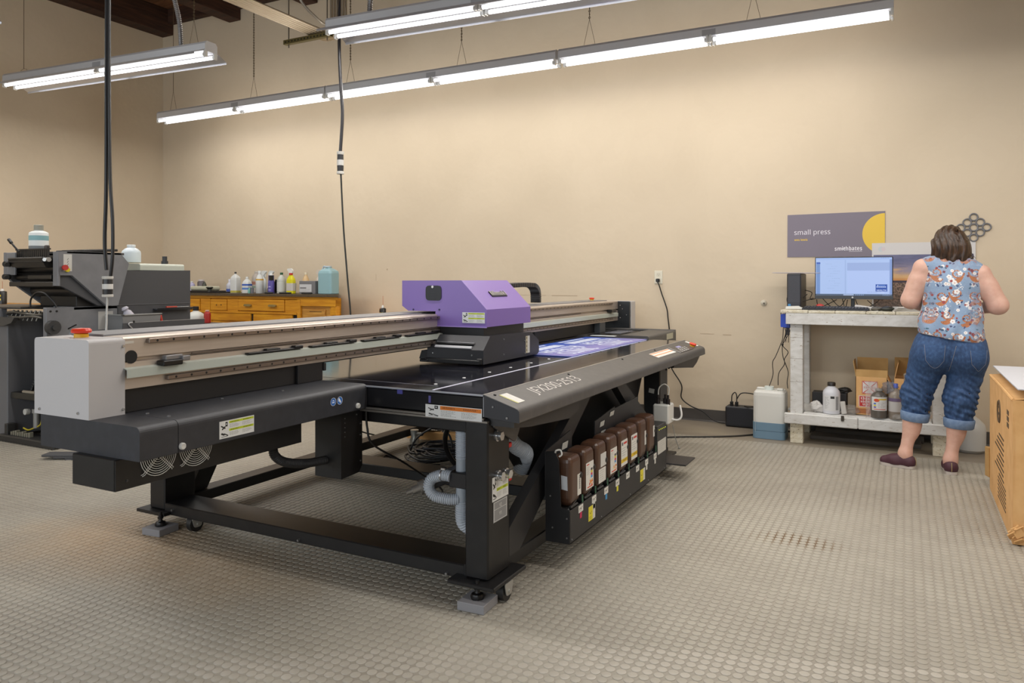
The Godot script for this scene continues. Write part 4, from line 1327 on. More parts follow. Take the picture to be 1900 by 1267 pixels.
	# --- ink rack along the front
	var rk := part("ink_rack", mb().span(Vector3(-1.33, 0.11, -4.245), Vector3(-1.223, 0.113, -2.84)).span(Vector3(-1.2245, 0.11, -4.245), Vector3(-1.223, 0.248, -2.84)), mat("1f1f22", 0.45), P)
	part("rack_rear", mb().span(Vector3(-1.33, 0.11, -4.245), Vector3(-1.328, 0.30, -2.84)), mat("2b2b2e", 0.45), rk)
	part("rack_shelf", mb().span(Vector3(-1.33, 0.225, -4.06), Vector3(-1.224, 0.23, -2.842)), mat("2b2b2e", 0.45), rk)
	part("rack_end", mb().prism(rounded([Vector2(-1.332, 0.11), Vector2(-1.223, 0.11), Vector2(-1.223, 0.25), Vector2(-1.262, 0.256), Vector2(-1.272, 0.45), Vector2(-1.29, 0.488), Vector2(-1.332, 0.482)], 0.004, 2), "z", -2.843, -2.838), mat("131316", 0.45), rk)
	part("rack_back", mb().prism(PackedVector2Array([Vector2(-2.84, 0.28), Vector2(-2.84, 0.485), Vector2(-3.10, 0.525), Vector2(-3.115, 0.515), Vector2(-3.115, 0.28)]), "x", -1.336, -1.331), mat("29292b", 0.45), rk)
	part("rack_back", mb().prism(PackedVector2Array([Vector2(-3.40, 0.28), Vector2(-3.40, 0.515), Vector2(-3.68, 0.545), Vector2(-3.68, 0.535), Vector2(-4.06, 0.545), Vector2(-4.06, 0.28)]), "x", -1.336, -1.331), mat("29292b", 0.45), rk)
	part("control_box", mb().span(Vector3(-1.33, 0.113, -4.242), Vector3(-1.2235, 0.382, -4.075), 0.003), mat("3a3937", 0.45), rk)
	var wl := canvas(80, 60, "c4c3bd")
	dashes(wl, 8, 8, 60, 44, "a3a29c", 9, 2, 9)
	part("notice_label", sheet_on_x(-1.2232, -4.078, -4.236, 0.222, 0.296), label_mat(wl), rk)
	bb = mb()
	for k in 5: bb.ball(Vector3(-1.2235, 0.358 - 0.001 * k, -4.105 - k * 0.03), Vector3(0.003, 0.0035, 0.0035), 6)
	var led := StandardMaterial3D.new()
	led.albedo_color = Color("c8d23a")
	led.emission_enabled = true
	led.emission = Color("c8d23a")
	led.emission_energy_multiplier = 0.5
	part("status_lights", bb, led, rk).set_meta("kind", "stuff")
	bb = mb()
	for q in [[0.17, -2.838, -1.30], [0.215, -2.838, -1.235], [0.135, -2.838, -1.235], [0.3, -2.838, -1.31]]: bolt(bb, Vector3(q[2], q[0], q[1]), Vector3.BACK, 0.004, 0.003)
	for z in [-2.86, -3.2, -3.6, -3.9, -4.2]: bolt(bb, Vector3(-1.223, 0.125, z), Vector3.RIGHT, 0.004, 0.003)
	part("rack_screws", bb, steel, rk).set_meta("kind", "stuff")
	# sockets, levers and little circuit boards at the foot of each bottle
	for k in 8:
		var z := -2.915 - 0.1525 * k
		part("ink_socket", mb().span(Vector3(-1.325, 0.23, z - 0.055), Vector3(-1.235, 0.251, z + 0.055), 0.006), mat("171717", 0.4), rk)
		part("socket_lever", mb().span(Vector3(-1.245, 0.245, z - 0.03), Vector3(-1.228, 0.258, z + 0.045), 0.004).tube([Vector3(-1.25, 0.25, z - 0.05), Vector3(-1.235, 0.268, z - 0.02), Vector3(-1.24, 0.25, z + 0.02)], 0.004, 5), mat("222120", 0.35), rk)
		part("circuit_board", mb().span(Vector3(-1.2255, 0.235, z - 0.072), Vector3(-1.2235, 0.28, z - 0.06)), mat("2c5a44", 0.5), rk)
		part("bottle_guide", mb().span(Vector3(-1.238, 0.25, z - 0.074), Vector3(-1.232, 0.37, z - 0.068), 0.001).ball(Vector3(-1.232, 0.365, z - 0.062), Vector3(0.008, 0.014, 0.016), 10), mat("1a1a1b", 0.4), rk)
		var tg := canvas(60, 36, "d6d5cf")
		for q in [[8, 14, 6, 6], [22, 14, 14, 7], [42, 10, 6, 6]]: tg.fill_rect(Rect2i(q[0], q[1], q[2], q[3]), Color("2a2a2a"))
		dashes(tg, 6, 24, 48, 6, "8a8983", 5, 2, k)
		part("socket_tag", sheet_on_x(-1.2228, z - 0.018, z - 0.068, 0.213, 0.243), label_mat(tg) if k == 0 else get_meta("tag_mat"), rk)
		if k == 0: set_meta("tag_mat", rk.get_node("socket_tag").material_override)
		var col: String = ["c01f52", "d4d3cd", "3f8fc4", "d8d23a", "", "", "d4d3cd", "d4d3cd"][k]
		if col:
			part("colour_tag", sheet_on_x(-1.2228, z - 0.032, z - 0.054, 0.187, 0.212), mat(col, 0.5), rk)
	for z in [-3.045, -3.765]:
		var yi := canvas(70, 60, "d8d7d1")
		yi.fill_rect(Rect2i(0, 0, 44, 60), Color("dcd02a"))
		stroke(yi, Vector2(12, 24), Vector2(20, 32), 1.2, Color("4a4520"))
		stroke(yi, Vector2(20, 32), Vector2(32, 22), 1.2, Color("4a4520"))
		dashes(yi, 8, 42, 28, 12, "8a8230", 5, 2, 3)
		dashes(yi, 48, 8, 18, 44, "8f8e88", 7, 2, 2)
		part("handling_sticker", sheet_on_x(-1.2228, z, z - 0.078, 0.145, 0.207), label_mat(yi), rk)
	# taped notes on the back plates
	for q in [[-3.0, 0.455, 0.05, 0.03], [-2.86, 0.445, 0.03, 0.018], [-3.46, 0.475, 0.045, 0.025], [-3.6, 0.505, 0.045, 0.022], [-3.47, 0.435, 0.05, 0.018]]:
		part("paper_note", mb().face_box(Vector3(-1.3305, q[1], q[0]), Vector3(0.004, 0.003, -q[2]), Vector3(0.003, q[3], -0.004), Vector3(0.001, 0, 0)), mat("b9b8b2", 0.7), rk)
	part("tape_tail", mb().tube(curve([Vector3(-1.29, 0.478, -2.842), Vector3(-1.285, 0.49, -2.84), Vector3(-1.27, 0.492, -2.85), Vector3(-1.262, 0.475, -2.846), Vector3(-1.272, 0.466, -2.842)], 4), 0.004, 5), mat("cfcec8", 0.6), rk)
	# far leg note and junctions
	part("paper_note", mb().face_box(Vector3(-1.435, 0.49, -4.585), Vector3(0.035, -0.006, 0), Vector3(0.004, 0.028, 0), Vector3(0, 0, 0.001)), mat("a9a8a2", 0.7), P)
	part("leg_valves", mb().span(Vector3(-1.36, 0.635, -4.72), Vector3(-1.345, 0.665, -4.6), 0.003).cyl(Vector3(-1.345, 0.65, -4.63), Vector3(-1.33, 0.63, -4.63), 0.007, 8).cyl(Vector3(-1.345, 0.65, -4.69), Vector3(-1.33, 0.635, -4.69), 0.007, 8), mat("2a2a2a", 0.4, 0.3), P)
	part("side_step", mb().span(Vector3(-1.36, 0.095, -4.62), Vector3(-1.15, 0.105, -4.40), 0.002), mat("3b3838", 0.5), P)


func build_ink() -> void:
	# eight brown ink bottles standing upside down in the rack
	var brown := mat("4d3426", 0.32)
	var names := [
		"brown ink bottle nearest the viewer, barcode strip and torn white paper on it",
		"second brown ink bottle, white label with colour squares and an orange picture",
		"third brown ink bottle, with two blank white paper patches",
		"fourth brown ink bottle, white label with colour squares above a picture",
		"fifth brown ink bottle, white label with a red logo over a yellow strip",
		"sixth brown ink bottle, the second one labelled red and yellow",
		"seventh brown ink bottle, plain with a narrow white edge label",
		"last brown ink bottle, beside the dark control box, small white label",
	]
	for k in 8:
		var z := -2.925 - 0.1525 * k
		var o := thing("ink_bottle", names[k], "bottle", Vector3(-1.277, 0.252, z), "brown ink bottles in the rack")
		var b := mb()
		# rounded box, drawn in at both ends
		var prof := [[0.0, 0.62], [0.006, 0.74], [0.018, 0.9], [0.035, 0.98], [0.05, 1.0], [0.165, 1.0], [0.183, 0.985], [0.196, 0.93], [0.204, 0.82], [0.208, 0.6], [0.209, 0.0]]
		var sec := rounded(rect2(-0.047, -0.058, 0.047, 0.058), 0.022, 4)
		var cz := Vector3(-1.277, 0.252, z)
		for i in prof.size() - 1:
			for j in sec.size():
				var a: Vector2 = sec[j]
				var c: Vector2 = sec[(j + 1) % sec.size()]
				var p0: float = prof[i][1]
				var p1: float = prof[i + 1][1]
				var y0: float = prof[i][0]
				var y1: float = prof[i + 1][0]
				var n0 := Vector3(a.x, (p0 - p1) * 0.05 if i > 4 else (p0 - p1) * 0.05, a.y).normalized()
				b.face([cz + Vector3(a.x * p0, y0, a.y * p0), cz + Vector3(c.x * p0, y0, c.y * p0), cz + Vector3(c.x * p1, y1, c.y * p1), cz + Vector3(a.x * p1, y1, a.y * p1)], n0 + Vector3(0, (1.0 if i >= 5 else -1.0) * 0.3, 0))
		part("bottle_body", b, brown, o)
		part("bottle_cap", mb().cyl(Vector3(-1.277, 0.2495, z), Vector3(-1.277, 0.255, z), 0.022, 14), mat("181818", 0.4), o)
		var X := -1.2298
		if k == 0:
			var im := canvas(34, 120, "d6d4cc")
			for q in 40: im.fill_rect(Rect2i(14, 6 + q * 2 + (q % 3), 12, 1 + q % 2), Color("3a3a3a"))
			part("barcode_label", sheet_on_x(X, z - 0.012, z - 0.052, 0.285, 0.375), label_mat(im), o)
			part("paper_patch", mb().face_box(Vector3(-1.272, 0.325, z + 0.0585), Vector3(0.028, -0.003, 0.0), Vector3(-0.002, 0.058, 0), Vector3(0, 0, 0.001)), mat("c4c6ca", 0.6), o)
		elif k in [1, 3]:
			var im := canvas(70, 130, "d8d6d0")
			im.fill_rect(Rect2i(6, 8, 24, 5), Color("c02a24"))
			dashes(im, 6, 20, 30, 40, "9a9892", 6, 2, k)
			var cols := ["2a2a33", "d8c31f", "c4245a", "2f86c8"]
			for q in 4: im.fill_rect(Rect2i(44, 34 + q * 12, 16, 11), Color(cols[q]))
			var r := RandomNumberGenerator.new()
			r.seed = k
			for q in 26: disc(im, r.randf_range(30, 64), r.randf_range(90, 116), r.randf_range(2, 5), Color(["c8452a", "d8762a", "e0a83a", "b02a20", "e8d8b0"][r.randi() % 5]))
			im.fill_rect(Rect2i(12, 118, 50, 6), Color("c8452a"))
			part("ink_label", sheet_on_x(X, z + 0.045, z - 0.044, 0.283, 0.40), label_mat(im), o)
		elif k == 2:
			part("paper_patch", sheet_on_x(X, z + 0.02, z - 0.05, 0.345, 0.405), mat("c9c8c4", 0.6), o)
			var im := canvas(60, 50, "d2d0cb")
			dashes(im, 6, 6, 48, 36, "a8a6a0", 8, 2, 3)
			part("ink_label", sheet_on_x(X, z + 0.045, z - 0.045, 0.275, 0.338), label_mat(im), o)
		elif k in [4, 5]:
			var im := canvas(70, 110, "d6d5d0")
			im.fill_rect(Rect2i(8, 8, 14, 14), Color("55555c"))
			im.fill_rect(Rect2i(28, 10, 36, 9), Color("c0302c"))
			dashes(im, 6, 34, 58, 40, "8d8c88", 10, 2, k)
			im.fill_rect(Rect2i(0, 80, 70, 16), Color("dcb81e"))
			dashes(im, 24, 84, 40, 8, "7a6410", 4, 3, k)
			part("ink_label", sheet_on_x(X, z + 0.047, z - 0.046, 0.285, 0.41), label_mat(im), o)
		else:
			part("ink_label", sheet_on_x(X, z - 0.02, z - 0.045, 0.32 if k == 6 else 0.335, 0.395), mat("cfcec9", 0.6), o)
	# white waste tank hung at the far end of the rack
	var w := thing("waste_tank", "small white tank with black connectors beyond the row of brown ink bottles", "tank", Vector3(-1.31, 0.32, -4.50))
	part("tank_body", mb().span(Vector3(-1.36, 0.325, -4.55), Vector3(-1.262, 0.445, -4.43), 0.008), M.jug, w)
	for q in [[-1.335, -4.46], [-1.30, -4.49], [-1.277, -4.47]]:
		part("connector", mb().cyl(Vector3(q[0], 0.44, q[1]), Vector3(q[0], 0.475, q[1]), 0.013, 10).cyl(Vector3(q[0], 0.475, q[1]), Vector3(q[0], 0.50, q[1]), 0.007, 8), mat("1b1618", 0.4), w)
	part("clear_tube", mb().tube(curve([Vector3(-1.335, 0.48, -4.46), Vector3(-1.33, 0.54, -4.46), Vector3(-1.30, 0.565, -4.47), Vector3(-1.275, 0.54, -4.48), Vector3(-1.277, 0.49, -4.47)], 5), 0.004, 6), mat("c9c7bf", 0.3), w)
	part("white_pipe", mb().tube(curve([Vector3(-1.262, 0.35, -4.5), Vector3(-1.235, 0.345, -4.51), Vector3(-1.215, 0.355, -4.52), Vector3(-1.21, 0.38, -4.53), Vector3(-1.225, 0.43, -4.55)], 6), 0.006, 8), mat("dddcd8", 0.4), w)
	part("drain_string", mb().tube(curve([Vector3(-1.24, 0.33, -4.44), Vector3(-1.22, 0.25, -4.43), Vector3(-1.20, 0.2, -4.43)], 4), 0.0025, 5).ball(Vector3(-1.198, 0.195, -4.43), Vector3(0.008, 0.007, 0.008), 8), mat("8a8880", 0.5), w)
	# the printed board on the table
	var sh := thing("printed_board", "blue and violet printed board with white lettering lying on the printer table", "sign board", Vector3(-1.85, 0.7755, -4.5))
	var bi := canvas(400, 512, "6d6ab0")
	for y in 512:
		for x in 400:
			var f := clampf((x - 40) / 260.0, 0, 1)
			bi.set_pixel(x, y, Color("2f55b4").lerp(Color("7a76b8"), f))
	var sm := label_mat(bi, 0.35)
	part("board", board_mesh(), sm, sh)
	var white := mat("d4dcee", 0.4)
	for k in 2:
		var zb := -3.90 - k * 0.64
		var rows := [[-1.82, 0.105, "HEALTH"], [-1.69, 0.115, "CLINIC"]]
		var bx := Basis(Vector3(0, 0, -1), Vector3(-1, 0, 0), Vector3.UP)
		for r in rows:
			words("print_lettering", r[2], sh, Transform3D(bx, Vector3(r[0] + 0.03, 0.7802, zb)), 0.50 if r[2] != "CLINIC" else 0.43, r[1], white, "Droid Sans", true, 0.0002)
		part("print_bar", mb().span(Vector3(-2.055, 0.7802, zb - 0.44), Vector3(-2.03, 0.7806, zb - 0.02)), white, sh)
		var blocks := mb()
		for q in 8: blocks.span(Vector3(-2.0, 0.7802, zb - 0.05 - q * 0.062), Vector3(-1.92, 0.7806, zb - q * 0.062))
		part("print_blocks", blocks, white, sh)


func board_mesh() -> MB:
	var b := mb()
	b.sheet(Vector3(-2.085, 0.7755, -3.79), Vector3(0.465, 0, 0), Vector3(0, 0, -1.35), 0.0045)
	return b


func sheet_on_x(x: float, z0: float, z1: float, y0: float, y1: float) -> MB:
	# a label on a face that looks towards +x
	var b := mb()
	b.sheet(Vector3(x, y0, z0), Vector3(0, 0, z1 - z0), Vector3(0, y1 - y0, 0))
	return b


func sheet_on_z(z: float, x0: float, x1: float, y0: float, y1: float) -> MB:
	var b := mb()
	b.sheet(Vector3(x0, y0, z), Vector3(x1 - x0, 0, 0), Vector3(0, y1 - y0, 0))
	return b


func sheet_general(p: Vector3, px: Vector3, py: Vector3) -> MB:
	var b := mb()
	b.sheet(p, px, py)
	return b


func estop(parent: Node, p: Vector3, up: Vector3, r: float, big: bool) -> void:
	# a red mushroom button on a yellow collar
	var y := up.normalized()
	var xx := y.cross(Vector3.BACK).normalized()
	var bs := Basis(xx, y, xx.cross(y))
	var k := r / 0.019
	var o := part("stop_collar", mb().at(p, bs).lathe([Vector2(0.016 * k, 0), Vector2(0.016 * k, 0.008 * k), Vector2(0.012 * k, 0.01 * k), Vector2(0, 0.01 * k)], 16), mat("d8a21c", 0.4), parent)
	part("stop_button", mb().at(p, bs).lathe([Vector2(0.01 * k, 0.009 * k), Vector2(0.021 * k, 0.011 * k), Vector2(0.0225 * k, 0.016 * k), Vector2(0.019 * k, 0.021 * k), Vector2(0, 0.0225 * k)], 18), mat("dd3c22", 0.3), o)


func fan_disc(z: float, y: float, r: float, top: float) -> PackedVector2Array:
	var out := PackedVector2Array()
	var a0 := asin(clampf((top - y) / r, -1, 1))
	for k in 25:
		var a := a0 - (PI + 2.0 * a0) * k / 24.0
		out.append(Vector2(z + r * cos(a), y + r * sin(a)))
	return out


func clipped(b: MB, top: float) -> MB:
	# leaves out the triangles that rise above a height
	var o := mb()
	for i in range(0, b.v.size(), 3):
		if maxf(b.v[i].y, maxf(b.v[i + 1].y, b.v[i + 2].y)) <= top:
			for j in 3:
				o.v.append(b.v[i + j]); o.n.append(b.n[i + j]); o.t.append(b.t[i + j])
	return o


# ============================================================ bottles and cans
func bottle(called: String, label: String, category: String, p: Vector3, r: float, h: float, body: Material, cap: Material, o := {}) -> Node3D:
	# a round bottle: body, cap and what else the photograph shows (o: shoulder, neck, cap_h, band, band_mat, liquid, liquid_mat, trigger, square, group)
	var t := thing(called, label, category, p, o.get("group", ""), o.get("turn", 0.0))
	var sh: float = o.get("shoulder", 0.72)
	var nk: float = o.get("neck", 0.35)
	var ch: float = o.get("cap_h", 0.1)
	var bh := h * (1.0 - ch)
	var prof := [Vector2(0, 0), Vector2(r * 0.9, 0), Vector2(r, h * 0.02), Vector2(r, bh * sh), Vector2(r * 0.93, bh * (sh + 0.35 * (1 - sh))), Vector2(r * lerpf(nk, 1.0, 0.45), bh * (sh + 0.68 * (1 - sh))), Vector2(r * nk, bh * (sh + 0.9 * (1 - sh))), Vector2(r * nk, bh), Vector2(0, bh)]
	var sq: bool = o.get("square", false)
	var seg := 4 if sq else 18
	var bs := Basis(Vector3.UP, PI / 4) if sq else Basis()
	if sq:
		t.rotation.y = o.get("turn", 0.0)
	var B := func() -> MB:
		return mb().at(p, Basis(Vector3.UP, t.rotation.y) * bs)
	if sq:
		var q := mb()
		q.at(p, Basis(Vector3.UP, t.rotation.y))
		var sec := rounded(rect2(-r, -r * o.get("deep", 0.8), r, r * o.get("deep", 0.8)), r * 0.3, 3)
		for i in range(1, prof.size() - 2):
			for j in sec.size():
				var a: Vector2 = sec[j]
				var c: Vector2 = sec[(j + 1) % sec.size()]
				var f0: float = prof[i].x / r
				var f1: float = prof[i + 1].x / r
				q.face([Vector3(a.x * f0, prof[i].y, a.y * f0), Vector3(c.x * f0, prof[i].y, c.y * f0), Vector3(c.x * f1, prof[i + 1].y, c.y * f1), Vector3(a.x * f1, prof[i + 1].y, a.y * f1)], Vector3(a.x + c.x, (f0 - f1) * 0.3, a.y + c.y))
		var lid := []
		for a in sec: lid.append(Vector3(a.x * nk, bh, a.y * nk))
		q.face(lid, Vector3.UP)
		part("body", q, body, t)
	else:
		part("body", B.call().lathe(prof, seg), body, t)
	if o.has("trigger"):
		var y := bh
		part("collar", B.call().lathe([Vector2(0, y), Vector2(r * 0.42, y), Vector2(r * 0.42, y + 0.02), Vector2(0, y + 0.02)], 12), o.get("collar", cap), t)
		var tm := mb().at(p, Basis(Vector3.UP, t.rotation.y))
		tm.prism(rounded([Vector2(-0.03, y + 0.045), Vector2(-0.028, y + 0.02), Vector2(0.012, y + 0.018), Vector2(0.022, y + 0.03), Vector2(0.045, y + 0.05), Vector2(0.045, y + 0.066), Vector2(-0.005, y + 0.07)], 0.006, 3), "z", -0.011, 0.011)
		tm.prism(PackedVector2Array([Vector2(0.02, y + 0.05), Vector2(0.034, y + 0.05), Vector2(0.03, y + 0.02), Vector2(0.036, y + 0.002), Vector2(0.028, y), Vector2(0.02, y + 0.02)]), "z", -0.006, 0.006)
		part("trigger_head", tm, cap, t)
	else:
		part("cap", B.call().lathe([Vector2(0, bh), Vector2(r * nk * 1.12, bh), Vector2(r * nk * 1.12, h * 0.985), Vector2(r * nk * 1.0, h), Vector2(0, h)], 16), cap, t)
	if o.has("band"):
		var q: Array = o.band
		for i in range(0, q.size(), 3):
			var y0: float = q[i] * h
			var y1: float = q[i + 1] * h
			if sq:
				part("label", mb().at(p, Basis(Vector3.UP, t.rotation.y)).prism(rounded(rect2(-r * 1.006, -r * o.get("deep", 0.8) * 1.01, r * 1.006, r * o.get("deep", 0.8) * 1.01), r * 0.3, 3), "y", y0, y1), q[i + 2], t)
			else:
				part("label", B.call().lathe([Vector2(r * 0.9, y0), Vector2(r * 1.008, y0), Vector2(r * 1.008, y1), Vector2(r * 0.9, y1)], 18), q[i + 2], t)
	if o.has("handle"):
		part("handle", mb().at(p, Basis(Vector3.UP, t.rotation.y)).tube(curve([Vector3(r * 0.35, h * 0.93, 0), Vector3(r * 0.75, h * 0.92, 0), Vector3(r * 0.92, h * 0.82, 0), Vector3(r * 0.9, h * 0.66, 0)], 5), r * 0.12, 8), body, t)
	return t


func aerosol(label: String, p: Vector3, r: float, h: float, group := "") -> Node3D:
	var t := thing("spray_can", label, "spray can", p, group)
	var im := canvas(96, 96, "1c1a18")
	for k in 30:
		im.fill_rect(Rect2i(20 + (k * 7) % 30, 30 + k, 26, 1), Color("c8432a").lerp(Color("d8a026"), k / 30.0))
	dashes(im, 12, 62, 60, 12, "d8c31f", 6, 3, 2)
	dashes(im, 12, 14, 60, 12, "e0e0da", 6, 3, 3)
	part("can_body", mb().at(p).lathe([Vector2(0, 0), Vector2(r, 0), Vector2(r, h * 0.8), Vector2(r * 0.9, h * 0.83), Vector2(r * 0.5, h * 0.86), Vector2(0, h * 0.86)], 18), label_mat(im, 0.3), t)
	part("nozzle", mb().at(p).lathe([Vector2(0, h * 0.86), Vector2(r * 0.42, h * 0.86), Vector2(r * 0.36, h * 0.95), Vector2(r * 0.2, h), Vector2(0, h)], 12), mat("d8d6d0", 0.4), t)
	part("straw", mb().cyl(p + Vector3(0.004, h * 0.95, 0), p + Vector3(0.002, h * 1.5, 0), 0.0018, 5), mat("b0603a", 0.4), t)
	return t


# ============================================================ things on the floor
func pad(label: String, x: float, z: float, turn: float) -> void:
	var b := mb()
	b.x = Transform3D(Basis(Vector3.UP, turn), Vector3(x, 0.002, z))
	b.box(Vector3(0, 0.016, 0), Vector3(0.11, 0.032, 0.115), 0.002)
	single("foot_pad", b, mat("8c8b8e", 0.6), label, "pad", Vector3(x, 0.002, z), "grey pads under the printer feet")


func build_floor_things() -> void:
	pad("grey square pad under the printer foot nearest the viewer, below the ink side leg", -1.389, -2.374, 0.05)
	pad("grey square pad under the printer foot at the left end of the low beam", -3.13, -2.372, 0.1)
	pad("grey square pad under the far printer foot beneath the ink rack end", -1.388, -4.83, 0.0)
	pad("grey square pad under the far left printer foot, deep behind the frame", -3.2, -4.99, 0.0)
	# coil of black cable under the table
	var co := thing("cable_coil", "loose coil of black cable lying on the floor under the printer table", "cable", Vector3(-2.8, 0.0, -4.2))
	var r := RandomNumberGenerator.new()
	r.seed = 5
	for k in 3:
		var pts := []
		for i in 34:
			var a := TAU * i / 11.0 + k
			var rad := 0.15 + 0.05 * sin(i * 0.7 + k) + r.randf_range(-0.015, 0.015)
			pts.append(Vector3(-2.82 + k * 0.05 + cos(a) * rad * 1.15, 0.012 + 0.02 * k + 0.0012 * i + r.randf_range(0, 0.012), -4.2 + sin(a) * rad * 0.9))
		part("loop", mb().tube(curve(pts, 4), 0.0075, 6), mat(["141315", "1a191b", "2a292c"][k], 0.4), co)
	part("loop", mb().tube(curve([Vector3(-3.0, 0.01, -4.2), Vector3(-2.95, 0.12, -4.22), Vector3(-2.82, 0.2, -4.26), Vector3(-2.7, 0.16, -4.24), Vector3(-2.66, 0.05, -4.2), Vector3(-2.7, 0.012, -4.1)], 6), 0.007, 6), mat("141315", 0.4), co)
	part("loop", mb().tube(curve([Vector3(-3.0, 0.01, -4.05), Vector3(-3.12, 0.009, -4.1), Vector3(-3.05, 0.009, -4.0), Vector3(-2.85, 0.009, -3.98), Vector3(-2.65, 0.009, -4.05)], 6), 0.006, 6), mat("141315", 0.4), co)
	single("cardboard_strip", mb().at(Vector3(-3.1, 0.0, -4.72), Basis(Vector3.UP, 0.1)).box(Vector3(0, 0.03, 0), Vector3(0.5, 0.06, 0.08), 0.002), M.card, "strip of tan cardboard on the floor behind the coiled cable", "cardboard", Vector3(-3.1, 0, -4.72))
	var v := thing("pipe_valve", "small pale valve fitting standing behind the black cable coil", "valve", Vector3(-3.13, 0, -4.45))
	part("valve_body", mb().at(Vector3(-3.13, 0, -4.45)).lathe([Vector2(0, 0), Vector2(0.035, 0), Vector2(0.035, 0.05), Vector2(0.025, 0.07), Vector2(0.03, 0.12), Vector2(0, 0.12)], 14), mat("a8a8a0", 0.35, 0.4), v)
	part("valve_stem", mb().cyl(Vector3(-3.13, 0.09, -4.45), Vector3(-3.05, 0.1, -4.43), 0.014, 10), mat("6b6a64", 0.4, 0.5), v)
	# mats by the press
	var st := thing("foot_pedal", "stack of thin dark grey treads on the floor beside the press", "foot pedal", Vector3(-5.0, 0, -3.08))
	for k in 3:
		part("tread", mb().at(Vector3(-5.0 + k * 0.07, 0.004 + 0.012 * (2 - k), -3.06 - 0.035 * k), Basis(Vector3.UP, 0.5)).box(Vector3.ZERO, Vector3(0.26, 0.014, 0.10), 0.004), mat("4a4a4c", 0.6), st)
	# the wall outlet and the cord that leaves it
	var ol := thing("wall_outlet", "ivory wall outlet above the far end of the printer with black plug", "outlet", Vector3(-1.912, 1.165, -6.4))
	part("cover_plate", mb().box(Vector3(-1.912, 1.222, -6.397), Vector3(0.072, 0.116, 0.006), 0.0025), mat("d6d0bd", 0.45), ol)
	for y in [1.245, 1.197]:
		var s := part("socket", mb().prism(rounded(rect2(-1.93, y - 0.016, -1.894, y + 0.016), 0.008), "z", -6.394, -6.392), mat("cdc6b2", 0.45), ol)
		for q in [[-0.007, 0.004], [0.007, 0.004], [0.0, -0.008]]:
			part("slot", mb().box(Vector3(-1.912 + q[0], y + q[1], -6.3918), Vector3(0.002 if q[1] > 0 else 0.004, 0.008 if q[1] > 0 else 0.004, 0.0008)), mat("2a2620", 0.7), s)
	var pc := thing("power_lead", "black power cord running from the wall outlet down to the floor", "cable", Vector3(-1.9, 1.18, -6.37))
	part("plug", mb().box(Vector3(-1.912, 1.195, -6.375), Vector3(0.03, 0.03, 0.036), 0.006), mat("17191a", 0.4), pc)
	part("cord", mb().tube(curve([Vector3(-1.912, 1.185, -6.36), Vector3(-1.895, 1.15, -6.36), Vector3(-1.875, 1.078, -6.37), Vector3(-1.83, 0.95, -6.37), Vector3(-1.82, 0.87, -6.37), Vector3(-1.805, 0.74, -6.37), Vector3(-1.80, 0.6, -6.37), Vector3(-1.79, 0.45, -6.36), Vector3(-1.70, 0.30, -6.36), Vector3(-1.70, 0.19, -6.36), Vector3(-1.62, 0.125, -6.36), Vector3(-1.52, 0.09, -6.355), Vector3(-1.44, 0.035, -6.34), Vector3(-1.38, 0.012, -6.33), Vector3(-1.315, 0.012, -6.32)], 6), 0.0055, 6), mat("1a1815", 0.45), pc)
	# black power unit with its plugs
	var up := thing("battery_backup", "black power backup box on the floor left of the blue liquid jug", "power unit", Vector3(-1.15, 0, -6.28))
	part("case", mb().span(Vector3(-1.305, 0.004, -6.355), Vector3(-0.99, 0.168, -6.235), 0.008), mat("1c1d22", 0.4), up)
	part("front_panel", mb().span(Vector3(-1.29, 0.02, -6.236), Vector3(-1.005, 0.155, -6.2335), 0.001), mat("202127", 0.55), up)
	for x in [-1.265, -1.225]:
		part("plug", mb().span(Vector3(x - 0.012, 0.166, -6.31), Vector3(x + 0.012, 0.20, -6.28), 0.003), mat("141414", 0.4), up)
	part("cord", mb().tube(curve([Vector3(-1.265, 0.2, -6.295), Vector3(-1.262, 0.25, -6.295), Vector3(-1.24, 0.275, -6.3), Vector3(-1.225, 0.25, -6.295), Vector3(-1.225, 0.2, -6.295)], 6), 0.0045, 6), mat("151414", 0.4), up)
	part("cord", mb().tube(curve([Vector3(-1.225, 0.22, -6.295), Vector3(-1.19, 0.27, -6.3), Vector3(-1.12, 0.275, -6.3), Vector3(-1.0, 0.272, -6.2), Vector3(-0.93, 0.275, -6.12)], 6), 0.0045, 6), mat("151414", 0.4), up)
	part("cord", mb().tube(curve([Vector3(-1.16, 0.17, -6.28), Vector3(-1.1, 0.18, -6.2), Vector3(-1.02, 0.20, -6.15), Vector3(-0.95, 0.18, -6.1)], 6), 0.0045, 6), mat("151414", 0.4), up)
	# jug of blue liquid
	var J := Vector3(-0.912, 0.002, -5.985)
	var jg := thing("liquid_jug", "large translucent square jug part filled with blue liquid, left of the workbench", "jug", J)
	var sec := rounded(rect2(-0.115, -0.10, 0.115, 0.10), 0.035, 4)
	var sec2 := rounded(rect2(-0.118, -0.103, 0.118, 0.103), 0.035, 4)
	part("liquid", mb().at(J).prism(sec2, "y", 0.0, 0.055).prism(sec, "y", 0.055, 0.062).prism(sec2, "y", 0.062, 0.122), mat("6e8ba0", 0.35), jg)
	var jb := mb().at(J)
	jb.prism(sec, "y", 0.122, 0.322)
	var tops := [[0.322, 1.0], [0.345, 0.97], [0.36, 0.86]]
	for i in 2:
		for j in sec.size():
			var a: Vector2 = sec[j]
			var c: Vector2 = sec[(j + 1) % sec.size()]
			var f0: float = tops[i][1]
			var f1: float = tops[i + 1][1]
			jb.face([Vector3(a.x * f0, tops[i][0], a.y * f0), Vector3(c.x * f0, tops[i][0], c.y * f0), Vector3(c.x * f1, tops[i + 1][0], c.y * f1), Vector3(a.x * f1, tops[i + 1][0], a.y * f1)], Vector3(a.x, 0.05, a.y))
